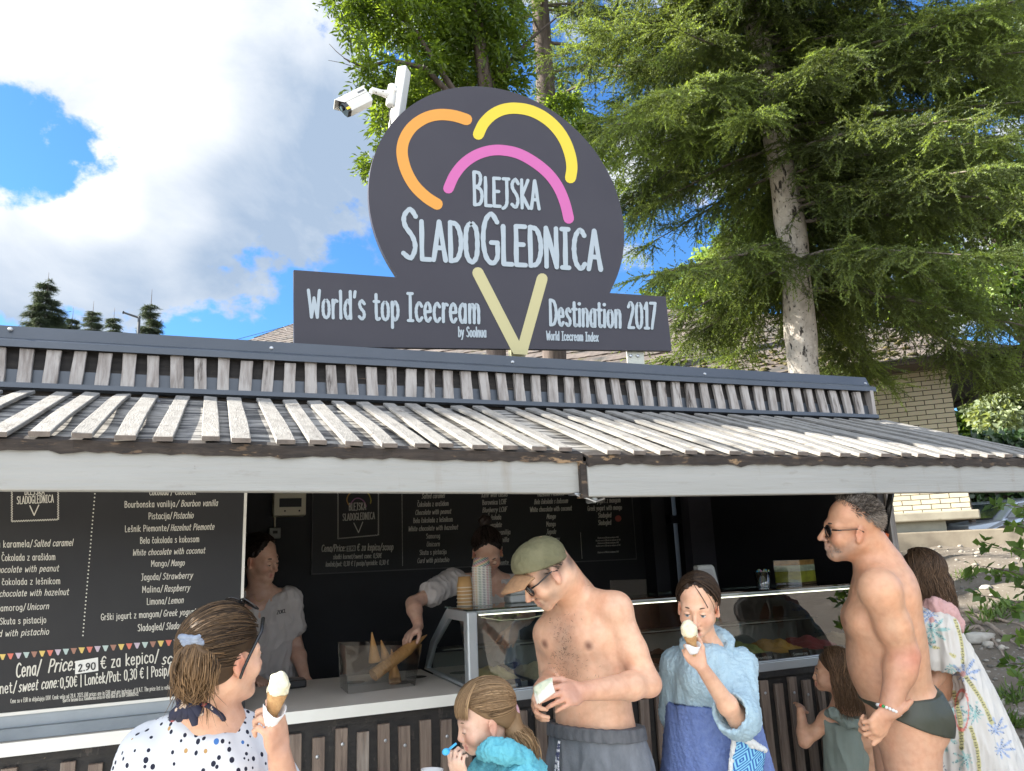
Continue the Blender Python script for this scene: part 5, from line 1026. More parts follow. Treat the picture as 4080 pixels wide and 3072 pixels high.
def near_spruces():
    d = 9.0
    t = [at(3232, 1500, d), at(3200, 1480, d), at(3165, 1000, d+.15), at(3095, 560, d+.3), at(3020, 150, d+.55), at(2930, -350, d+.9), at(2840, -900, d+1.4), at(2780, -1500, d+2.2)]
    base = t[0]+(t[0]-t[2])*.6; base[2] = float(gz(base[0], base[1]))-.1
    trunk = [base]+t[1:]; tc = -(trunk[2]-CAM)[:2]; tc /= np.linalg.norm(tc)
    cr = _R[:2]/np.linalg.norm(_R[:2])
    def lens(z, h):
        r = float(np.dot(h[:2], cr))
        L = 2.5+.9*max(0, r)-.10*max(0, -r)
        if z > 7.5: L -= (z-7.5)*.13
        return max(.4, L)
    def avoid(z, h, rng): return (np.dot(h[:2], tc) > .72 and z < 8.4 and rng.random() < (.72 if z < 7 else .55)) or (np.dot(h[:2], unit2(SUN[:2])) > .90 and z < 6.6 and rng.random() < .7) or (np.dot(h[:2], cr) > .45 and np.dot(h[:2], tc) > -.5 and z < 5.3 and rng.random() < .75)
    spruce('spruce_tree', trunk, [.205, .178, .170, .155, .135, .11, .075, .03], 4.6, 14.5, lens, 'large drooping spruce with pale mottled trunk just behind the kiosk', 3, BARK, .185, 7, avoid, 1.15, twl=.235)
    d = 15.0
    t = [at(2190, 1300, d), at(2185, 800, d), at(2175, 350, d), at(2150, 0, d+.2), at(2120, -600, d+.8), at(2100, -1300, d+2)]
    base = t[0].copy(); base[2] = float(gz(base[0], base[1]))
    def lens2(z, h):
        r = float(np.dot(h[:2], cr)); return max(.5, 2.7+1.2*max(0, r)-.3*max(0, -r)-.06*max(0, z-9))
    zl = at(2175, 430, d)[2]
    def avoid2(z, h, rng): return np.dot(h[:2], cr) < .25 and z < zl+1.7
    spruce('spruce_tree', [base]+t[1:], [.24, .20, .175, .165, .12, .04], zl, t[-1][2], lens2, 'tall spruce with dark brown bare trunk rising behind the shop sign', 5, BARKD, .30, 6, avoid2, .8, twl=.30)
near_spruces()
def far_spruces():
    labs = ('largest dark spruce beyond the roof ridge, at the far left', 'tiny spruce tip beside the largest far spruce', 'small pointed spruce, middle of the far row above the ridge', 'small spruce next to the thin lamp post above the ridge', 'slender brownish spruce above the ridge nearest to the sign')
    for k, (x, yt, wd, d) in enumerate(((195, 1085, 150, 46), (293, 1225, 55, 60), (374, 1200, 82, 52), (457, 1226, 62, 56), (606, 1152, 74, 44))):
        p = at(x, yt, d); sc = d/F_PX; H = (1345-yt)*sc+4; base = p-np.array([0, 0, H]); base[2] -= 6; W_ = wd*.62*sc; zt = p[2]
        spruce('far_spruce', [base, base*.5+p*.5, p], [.22, .10, .008], zt-H, zt-.05, lambda z, h, zt=zt, W_=W_, Hv=(1345-yt)*sc: max(.12, min(1.15, (zt-z)/Hv)**.85*W_), labs[k], 20+k, BARKD, .20, 11, None, 3.6, .25, 'small spruces on the skyline', twl=.36, mat=leafmat('far_needle', (.022, .034, .020), (.075, .105, .045), .2, .5))
far_spruces()

def broadleaf(name, base, limbs, clusters, nleaf, LL, mat, bark, label, cat='tree', group=None, compound=False, seed=1, tr=.1, crown='crown', tone=(.5, .2), droop=-.25, grad=0.0):
    """limbs: polylines with radii; clusters: (centre, radius) blobs in which twigs and leaves are scattered"""
    rng = np.random.default_rng(seed); root = empty(name, base, label, cat, group)
    tb = MB()
    for pts, r0, r1 in limbs: tb.tube(pts, list(np.linspace(r0, r1, len(pts))), 9, False)
    P, D, Ls, Tn = [], [], [], []
    vol = np.array([c[1]**2 for c in clusters]); vol = vol/vol.sum()
    for (c, r), v in zip(clusters, vol):
        c = v3(c); n = max(4, int(nleaf*v)); ntw = max(3, n//5)
        dirs = rand_dirs(ntw, rng); rads = r*rng.uniform(.15, 1.0, ntw)**.6; tw = c+dirs*rads[:, None]*np.array([1, 1, .85])
        for k in range(min(ntw, 60)): 
            if k % 4 == 0: tb.tube([c+rng.normal(0, .08*r, 3), (c+tw[k])*.5+rng.normal(0, .06*r, 3), tw[k]], [.012*max(.4, r), .008*max(.4, r), .003], 4, False)
        pick = rng.integers(0, ntw, n); p = tw[pick]+rng.normal(0, .11*r+.02, (n, 3)); d = dirs[pick]*.7+rand_dirs(n, rng)*.8; d[:, 2] += droop
        ct = rng.normal(tone[0], tone[1]); P.append(p); D.append(d); Tn.append(np.clip(rng.normal(ct, .16, n), 0, 1)); Ls.append(np.full(n, LL)*rng.uniform(.7, 1.25, n))
    P, D, Ls, Tn = np.concatenate(P), np.concatenate(D), np.concatenate(Ls), np.concatenate(Tn); D /= np.linalg.norm(D, axis=1, keepdims=True)
    if compound:                                                   # pinnate: pairs of leaflets along a rachis
        Q, E, l2, t2 = [], [], [], []
        up = rand_dirs(len(P), rng, .8); S = np.cross(D, up); S /= np.linalg.norm(S, axis=1, keepdims=True)
        for k in range(4):
            for s in (-1, 1):
                Q.append(P+D*(Ls*(.9+.62*k))[:, None]*.62+np.array([0, 0, -.012*k*k])); E.append(D*.75+S*s*.8+rng.normal(0, .12, P.shape)); l2.append(Ls*(.8 if k == 3 else 1)); t2.append(Tn+rng.normal(0, .07, len(P)))
        Q.append(P+D*(Ls*3.0)[:, None]*.7); E.append(D); l2.append(Ls); t2.append(Tn)
        P, D, Ls, Tn = np.concatenate(Q), np.concatenate(E), np.concatenate(l2), np.clip(np.concatenate(t2), 0, 1)
    V, Fc, c = leaf_cloud(P, D, rand_dirs(len(P), rng, 1.2), Ls, Ls*(.36 if compound else .62), Tn)
    tb.build('trunk' if cat == 'tree' else 'stem', bark, root, smooth=True)
    mesh_obj(crown, V, Fc, mat, root, col=c)
    return root
ASH = leafmat('ash_leaf', (.062, .10, .020), (.15, .21, .035), .55, .4, tboost=2.0)
def ash():
    d = 11.0; A = lambda x, y, dd=0: at(x, y, d+dd)
    base = A(1960, 900); base[2] = float(gz(base[0], base[1]))
    limbs = [([base, A(1950, 700), A(1935, 345), A(1905, 130), A(1890, -100), A(1860, -500)], .15, .05), ([A(1945, 400), A(1965, 250, .3), A(1985, 60, .5), A(2010, -300, .8)], .07, .03),
             ([A(1950, 600, -.2), A(1800, 380, -.5), A(1690, 270, -.7), A(1560, 240, -.9), A(1450, 270, -1), A(1370, 232, -1)], .055, .008), ([A(1850, 420, -.4), A(1740, 260, -.5), A(1660, 130, -.6), A(1550, 20, -.6), A(1450, -80, -.5)], .045, .012),
             ([A(1900, 700, .3), A(1870, 360, .4), A(1790, 150, .6), A(1720, -60, .7)], .05, .015), ([A(1700, 480, -.3), A(1600, 430, -.6), A(1520, 480, -.8)], .02, .006), ([A(1985, 300, .2), A(2120, 150, .5), A(2230, 60, .8)], .04, .01),
             ([A(1395, 250, -1), A(1340, 205, -1), A(1312, 175, -1)], .006, .003), ([A(1400, 262, -1), A(1350, 248, -1), A(1308, 240, -1)], .005, .0025)]
    cl = []
    for (x, y, r, dd) in ((1400, -60, 110, -.8), (1390, 40, 55, -.8), (1420, 95, 50, -.8), (1500, 40, 110, -.6), (1620, 60, 130, -.5), (1760, 40, 150, 0), (1900, 60, 150, .2), (2030, 40, 100, .5), (1660, 200, 80, -.7), (1480, 255, 62, -1),
                      (1545, 300, 62, -.9), (1430, 285, 32, -1), (1600, 345, 75, -.7), (1555, 410, 65, -.7), (1520, 470, 50, -.8), (1545, 520, 38, -.8), (1590, 440, 70, -.5), (1490, 620, 40, -.4), (1480, 640, 26, -.4), (1640, 400, 90, 0), (1740, 200, 100, -.2), (1780, 320, 95, .1), (1700, 330, 90, 0), (1850, 210, 110, .2), (1860, 300, 90, .3), (1990, 200, 120, .3), (1990, 310, 90, .3),
                      (2270, 470, 90, 1.0), (2330, 560, 80, 1.0), (2390, 600, 60, 1.2), (2420, 700, 50, 1.2), (2230, 380, 60, 1), (1500, -250, 220, 0), (1800, -250, 250, .3), (1620, -150, 150, 0)):
        cl.append((at(x, y, d+dd), r*(d+dd)/F_PX*1.05))
    broadleaf('ash_tree', base, limbs, cl, 5200, .098, ASH, BARKD, 'leafy ash tree with backlit yellow green leaves behind the sign', compound=True, seed=8, tone=(.55, .2), droop=-.45)
ash()
GREENS = [leafmat('far_leaf_light', (.09, .15, .035), (.21, .29, .06), .4, .5), leafmat('far_leaf_mid', (.055, .10, .025), (.13, .20, .045), .4, .5), leafmat('far_leaf_grey', (.13, .17, .09), (.27, .31, .18), .35, .5)]
def background_trees():
    rng = np.random.default_rng(12)
    spec = [  # px, py of crown centre, distance, radius px, material, label
        (2850, 1120, 27, 230, 0, 'light green tree behind the roof between sign and spruce trunk'), (3380, 1150, 25, 250, 0, 'yellow green tree behind the roof right of the spruce trunk'),
        (3700, 1180, 24, 240, 0, 'bright green tree behind the house gable'), (4050, 1130, 25, 260, 1, 'mid green tree at the right edge behind the spruce boughs'), (3950, 700, 30, 300, 1, 'tall mid green tree high behind the spruce at the right edge'),
        (3560, 800, 33, 300, 1, 'dark tree filling the gap behind the spruce crown'), (4150, 200, 22, 240, 2, 'pale willow leaved tree at the top right corner'), (4010, 1660, 21, 150, 2, 'grey green willow below the dark porch roof'),
        (3890, 1680, 24, 110, 1, 'dark green bush beside the brick wall corner'), (4230, 1700, 23, 180, 0, 'light green bush at the right edge below the porch roof'), (3000, 850, 40, 260, 1, 'distant tree behind the spruce trunk')]
    for k, (x, y, d, r, mi, lab) in enumerate(spec):
        c = at(x, y, d); R = r*d/F_PX; base = np.array([c[0], c[1], float(gz(c[0], c[1]))-.2])
        cl = [(c+rng.normal(0, .50, 3)*R*np.array([1, 1, .8]), R*rng.uniform(.32, .55)) for _ in range(16)]
        limbs = [([base, base*.6+c*.4+rng.normal(0, .1, 3)*R, c], .02*R+.12, .05)]+[([base*.35+c*.65, (c+q[0])*.5+rng.normal(0, .1, 3)*R, q[0]], .06, .015) for q in cl[:9]]
        broadleaf('broadleaf_tree', base, limbs, cl, 5200, .20 if d < 26 else .25, GREENS[mi], BARKD, lab, group='trees behind the house', seed=40+k, tone=(.5, .25))
background_trees()
def ivy_hedge():
    rng = np.random.default_rng(5); n = 9000; p0, p1 = onZ(3800, 2120, 1.62), at(4600, 2060, 15)
    p0 = at(3560, 2140, 17.5); p1 = at(4700, 2080, 15.0); t = rng.uniform(0, 1, n); z = rng.uniform(0, 1, n)**.9*2.5
    dep = rng.normal(0, .18, n); dv = (p1-p0)[:2]; nv = np.array([dv[1], -dv[0]])/np.linalg.norm(dv)
    P = np.stack([p0[0]+(p1-p0)[0]*t+nv[0]*dep, p0[1]+(p1-p0)[1]*t+nv[1]*dep, 1.3+z], 1); D = rand_dirs(n, rng, -.6)
    V, Fc, c = leaf_cloud(P, D, np.stack([np.full(n, nv[0]), np.full(n, nv[1]), np.full(n, .5)], 1)+rng.normal(0, .5, (n, 3)), rng.uniform(.12, .22, n), rng.uniform(.1, .17, n), np.clip(rng.normal(.35, .25, n), 0, 1))
    root = empty('hedge', P[:, :].mean(0)*[1, 1, 0]+[0, 0, 1.3], 'dark green ivy covered hedge behind the parked cars', 'hedge')
    mesh_obj('foliage', V, Fc, leafmat('ivy_leaf', (.02, .045, .016), (.06, .11, .03), .2, .35), root, col=c)
    b = MB(); a = np.array([p0[0], p0[1], 1.2]); e = np.array([p1[0], p1[1], 1.2]); nn = np.array([nv[0], nv[1], 0])
    b.hexa([a-nn*.1, e-nn*.1, e+nn*.1, a+nn*.1], [q+[0, 0, 2.3] for q in (a-nn*.1, e-nn*.1, e+nn*.1, a+nn*.1)]); b.build('branch_core', BARKD, root)
    q = at(3878, 2100, 14.5); b = MB(); b.tube([q+[-.1, 0, .9], q+[-.02, 0, .3], q+[.06, 0, -.6]], .06, 8); tag(b.build('tree_stump', BARKD, None, smooth=True, loc=q), 'dark leaning tree stem between brick wall and hedge', 'tree stem')
ivy_hedge()
def shade_trees():
    rng = np.random.default_rng(77)
    for k, (x, y) in enumerate(((-7.2, 11.0), (-8.2, 15.5))):  # out-of-view trees added to throw dappled shade on the right bank
        b0 = np.array([x, y, 0.0]); c = b0+[0, 0, 9.6]; cl = [(c+rng.normal(0, 1, 3)*[1.5, 1.7, 1.9], rng.uniform(.7, 1.2)) for _ in range(26)]
        limbs = [([b0, b0+[.1, .1, 4], c], .26, .08)]+[([b0*.4+c*.6, (c+q[0])*.5, q[0]], .07, .02) for q in cl[:12]]
        broadleaf('broadleaf_tree', b0, limbs, cl, 13000, .17, GREENS[1], BARKD, ('tall leafy tree added out of view left of the kiosk to shade the bank', 'farther leafy tree added out of view left of the kiosk to shade the bank')[k], group='trees left of the kiosk', seed=90+k)
    # clipped hedge and two topiary shrubs across the path, facing the kiosk
    n = 9000; P = np.stack([rng.uniform(-9, 10, n), -12.5+rng.normal(0, .22, n), rng.uniform(0, 1, n)**.8*2.3], 1); D = rand_dirs(n, rng)
    V, Fc, cc = leaf_cloud(P, D, rand_dirs(n, rng), rng.uniform(.10, .18, n), rng.uniform(.08, .13, n), np.clip(rng.normal(.4, .25, n), 0, 1))
    r = empty('hedge', (0, -12.5, 0), 'clipped green hedge across the path from the kiosk', 'hedge'); mesh_obj('foliage', V, Fc, GREENS[1], r, col=cc); b = MB(); b.box((-9, -12.6, 0), (10, -12.4, 2.1)); b.build('branch_core', BARKD, r)
    for k, x in enumerate((4.5, 6.4)):
        n = 1500; t = rng.uniform(0, 1, n); a = rng.uniform(0, 6.28, n); rr = (.50*(1-t)**.8+.06)*rng.uniform(.8, 1.05, n); P = np.stack([x+rr*np.cos(a), -3.2+rr*np.sin(a), .55+t*1.6], 1); D = rand_dirs(n, rng)
        V, Fc, cc = leaf_cloud(P, D, rand_dirs(n, rng), rng.uniform(.05, .09, n), rng.uniform(.04, .06, n), np.clip(rng.normal(.5, .25, n), 0, 1))
        r = empty('topiary_shrub', (x, -3.2, 0), ('nearer cone shaped topiary shrub in a clay pot facing the display case', 'farther cone shaped topiary shrub in a clay pot to the right')[k], 'shrub', 'potted topiary shrubs'); mesh_obj('foliage', V, Fc, GREENS[0], r, col=cc)
        b = MB(); b.lathe([(.20, .005), (.28, .42), (.31, .43), (.31, .48), (.26, .48), (.25, .42)], (x, -3.2, 0), 24); b.build('pot', pm('clay_pot', (.36, .15, .08), .8), r, smooth=True); b = MB(); b.tube([(x, -3.2, .4), (x, -3.2, 1.9)], [.04, .015], 8); b.build('stem', BARKD, r)
shade_trees()
# ------------------------------------------------------------------ figures: one smooth surface grown from blended limbs
def unit(v): v = v3(v); return v/(np.linalg.norm(v)+1e-12)
class Body:
    def __init__(s, h=.0045): s.h = h; s.ops = []
    def _p(s, lo, hi, fn, k, op='u'): s.ops.append((np.array(lo), np.array(hi), fn, k, op))
    def ball(s, c, r, k=.02, op='u'):
        c = v3(c); s._p(c-r, c+r, lambda X, Y, Z: np.sqrt((X-c[0])**2+(Y-c[1])**2+(Z-c[2])**2)-r, k, op)
    def ell(s, c, ax, r, k=.02, op='u'):
        c = v3(c); A = np.array([unit(a) for a in ax]); r = v3(r); e = np.sqrt(((A*r[:, None])**2).sum(0)); mr = r.min()
        def fn(X, Y, Z):
            q = [(A[i, 0]*(X-c[0])+A[i, 1]*(Y-c[1])+A[i, 2]*(Z-c[2]))/r[i] for i in range(3)]
            k0 = np.sqrt(q[0]**2+q[1]**2+q[2]**2)+1e-6; k1 = np.sqrt((q[0]/r[0])**2+(q[1]/r[1])**2+(q[2]/r[2])**2)+1e-6
            return k0*(k0-1)/k1
        s._p(c-e, c+e, fn, k, op)
    def cone(s, a, b, ra, rb, k=.015, op='u', flat=None):
        """round cone; flat = (unit vector, factor) squeezes the section along that vector"""
        a = v3(a); b = v3(b); ab = b-a; L2 = ab@ab+1e-12; m = max(ra, rb)
        def fn(X, Y, Z):
            px, py, pz = X-a[0], Y-a[1], Z-a[2]; t = np.clip((px*ab[0]+py*ab[1]+pz*ab[2])/L2, 0, 1)
            dx, dy, dz = px-t*ab[0], py-t*ab[1], pz-t*ab[2]
            if flat is not None:
                n, f = flat; q = (dx*n[0]+dy*n[1]+dz*n[2])*(1/f-1); dx = dx+n[0]*q; dy = dy+n[1]*q; dz = dz+n[2]*q
                return (np.sqrt(dx*dx+dy*dy+dz*dz)-(ra+(rb-ra)*t))*(f if f < 1 else 1)
            return np.sqrt(dx*dx+dy*dy+dz*dz)-(ra+(rb-ra)*t)
        mm = m*max(1, flat[1]) if flat is not None else m
        s._p(np.minimum(a, b)-mm, np.maximum(a, b)+mm, fn, k, op)
    def chain(s, pts, rs, k=.015, op='u'):
        for i in range(len(pts)-1): s.cone(pts[i], pts[i+1], rs[i], rs[i+1], k, op)
    def loft(s, C, Rt, A, B, k=.02, op='u', pw=2.3):
        """trunk: stations with centre, right vector, half width, half depth"""
        C = np.array([v3(c) for c in C]); Rt = np.array([unit(r) for r in Rt]); A = np.array(A, float); B = np.array(B, float)
        ax = unit(C[-1]-C[0]); L = (C[-1]-C[0])@ax; ts = ((C-C[0])@ax)/L
        tt = np.linspace(0, 1, 41)
        def sm(y):                                              # smoothed interpolation between stations
            z = np.interp(tt, ts, y); 
            for _ in range(3): z[1:-1] = .25*z[:-2]+.5*z[1:-1]+.25*z[2:]
            return z
        Cc = np.stack([sm(C[:, i]) for i in range(3)], 1); Rr = np.stack([sm(Rt[:, i]) for i in range(3)], 1); Aa = sm(A); Bb = sm(B)
        def fn(X, Y, Z):
            t = ((X-C[0, 0])*ax[0]+(Y-C[0, 1])*ax[1]+(Z-C[0, 2])*ax[2])/L; tc = np.clip(t, 0, 1)
            f = lambda y: np.interp(tc, tt, y).astype(np.float32)
            cx, cy, cz = f(Cc[:, 0]), f(Cc[:, 1]), f(Cc[:, 2]); rx, ry, rz = f(Rr[:, 0]), f(Rr[:, 1]), f(Rr[:, 2]); a = f(Aa); b = f(Bb)
            n = np.sqrt(rx*rx+ry*ry+rz*rz); rx /= n; ry /= n; rz /= n
            d = rx*ax[0]+ry*ax[1]+rz*ax[2]; rx -= d*ax[0]; ry -= d*ax[1]; rz -= d*ax[2]
            fx = ry*ax[2]-rz*ax[1]; fy = rz*ax[0]-rx*ax[2]; fz = rx*ax[1]-ry*ax[0]
            qx, qy, qz = X-cx, Y-cy, Z-cz
            u = np.abs(qx*rx+qy*ry+qz*rz)/a; v = np.abs(qx*fx+qy*fy+qz*fz)/b
            e = ((u**pw+v**pw)**(1/pw)-1)*np.minimum(a, b)
            o = np.abs(t-tc)*L
            return np.where(o > 0, np.sqrt(np.maximum(e, 0)**2+o**2)-.0, e)
        m = max(A.max(), B.max()); s._p(C.min(0)-m, C.max(0)+m, fn, k, op)
    def plane_cut(s, n, p, k=.006, lo=None, hi=None):            # keep the side n points to
        n = unit(n); p = v3(p); s.ops.append((lo, hi, lambda X, Y, Z: -((X-p[0])*n[0]+(Y-p[1])*n[1]+(Z-p[2])*n[2]), k, 'i'))
    def mesh(s, smooth=1, wob=None):
        h = s.h; us = [o for o in s.ops if o[4] == 'u']; pad = .02
        lo = np.min([o[0] for o in us], 0)-pad; hi = np.max([o[1] for o in us], 0)+pad; n = np.ceil((hi-lo)/h).astype(int)+1
        ax = [(lo[i]+h*np.arange(n[i])).astype(np.float32) for i in range(3)]; F = np.full(tuple(n), .5, np.float32)
        for (a, b, fn, k, op) in s.ops:
            if a is None: i0, i1 = np.zeros(3, int), n
            else: i0 = np.clip(((a-lo-k-2.5*h)/h).astype(int), 0, n); i1 = np.clip(((b-lo+k+2.5*h)/h).astype(int)+2, 0, n)
            if (i1 <= i0).any(): continue
            sl = tuple(slice(p, q) for p, q in zip(i0, i1)); X = ax[0][sl[0]][:, None, None]; Y = ax[1][sl[1]][None, :, None]; Z = ax[2][sl[2]][None, None, :]
            d = fn(X, Y, Z).astype(np.float32); f = F[sl]
            if op == 'u': q = np.maximum(k-np.abs(f-d), 0)/k; F[sl] = np.minimum(f, d)-q*q*k*.25
            elif op == 's': q = np.maximum(k-np.abs(f+d), 0)/k; F[sl] = np.maximum(f, -d)+q*q*k*.25
            else: q = np.maximum(k-np.abs(f-d), 0)/k; F[sl] = np.maximum(f, d)+q*q*k*.25
        if wob is not None: F = F+wob(ax[0][:, None, None], ax[1][None, :, None], ax[2][None, None, :]).astype(np.float32)
        return surface_nets(F, lo, h, smooth)
def surface_nets(F, lo, h, smooth=1):
    S = F < 0; c = np.zeros(tuple(np.array(F.shape)-1), np.int8)
    for i in (0, 1):
        for j in (0, 1):
            for k in (0, 1): c += S[i:F.shape[0]-1+i, j:F.shape[1]-1+j, k:F.shape[2]-1+k]
    act = (c > 0) & (c < 8); idx = np.argwhere(act); N = len(idx); vid = np.full(act.shape, -1, np.int32); vid[act] = np.arange(N)
    corners = np.array([[i, j, k] for i in (0, 1) for j in (0, 1) for k in (0, 1)]); val = np.stack([F[idx[:, 0]+q[0], idx[:, 1]+q[1], idx[:, 2]+q[2]] for q in corners], 1)
    acc = np.zeros((N, 3)); cnt = np.zeros(N)
    for a in range(8):
        for b in range(a+1, 8):
            if np.abs(corners[a]-corners[b]).sum() != 1: continue
            fa, fb = val[:, a], val[:, b]; m = (fa < 0) != (fb < 0); t = np.where(m, fa/(fa-fb+1e-12), 0)
            p = corners[a]+t[:, None]*(corners[b]-corners[a]); acc += np.where(m[:, None], p, 0); cnt += m
    V = lo+h*(idx+acc/cnt[:, None]); Q = []
    for d in range(3):
        e1, e2 = (d+1) % 3, (d+2) % 3
        sl0 = [slice(1, -1)]*3; sl0[d] = slice(0, -1); sl1 = list(sl0); sl1[d] = slice(1, None)
        A, B = S[tuple(sl0)], S[tuple(sl1)]; ch = np.argwhere(A != B)
        if not len(ch): continue
        pos = ch.copy(); pos[:, e1] += 1; pos[:, e2] += 1; inside = A[tuple(ch.T)]
        def g(o1, o2):
            q = pos.copy(); q[:, e1] += o1; q[:, e2] += o2; return vid[tuple(q.T)]
        quad = np.stack([g(-1, -1), g(0, -1), g(0, 0), g(-1, 0)], 1); quad[~inside] = quad[~inside][:, ::-1]; Q.append(quad)
    Q = np.concatenate(Q)
    Q = Q[(Q >= 0).all(1)]
    for _ in range(smooth):
        s = np.zeros_like(V); n = np.zeros(len(V))
        for a, b in ((0, 1), (1, 2), (2, 3), (3, 0)):
            for x, y in ((a, b), (b, a)): s += np.stack([np.bincount(Q[:, x], V[Q[:, y], i], len(V)) for i in range(3)], 1); n += np.bincount(Q[:, x], None, len(V))
        V = V*.5+.5*s/np.maximum(n, 1)[:, None]
    return V, Q
def vnormals(V, Q):
    n = np.cross(V[Q[:, 2]]-V[Q[:, 0]], V[Q[:, 3]]-V[Q[:, 1]]); N = np.stack([sum(np.bincount(Q[:, k], n[:, i], len(V)) for k in range(4)) for i in range(3)], 1)
    return N/(np.linalg.norm(N, axis=1, keepdims=True)+1e-12)
def wnoise(P, scale, seed=0, n=10):
    r = np.random.default_rng(seed); o = np.zeros(len(P))
    for i in range(n):
        d = r.normal(0, 1, 3); d /= np.linalg.norm(d); f = r.uniform(.6, 1.6)/scale*6.28; o += np.sin(P@d*f+r.uniform(0, 6.28))/(f*scale/6.28)
    return o/math.sqrt(n)

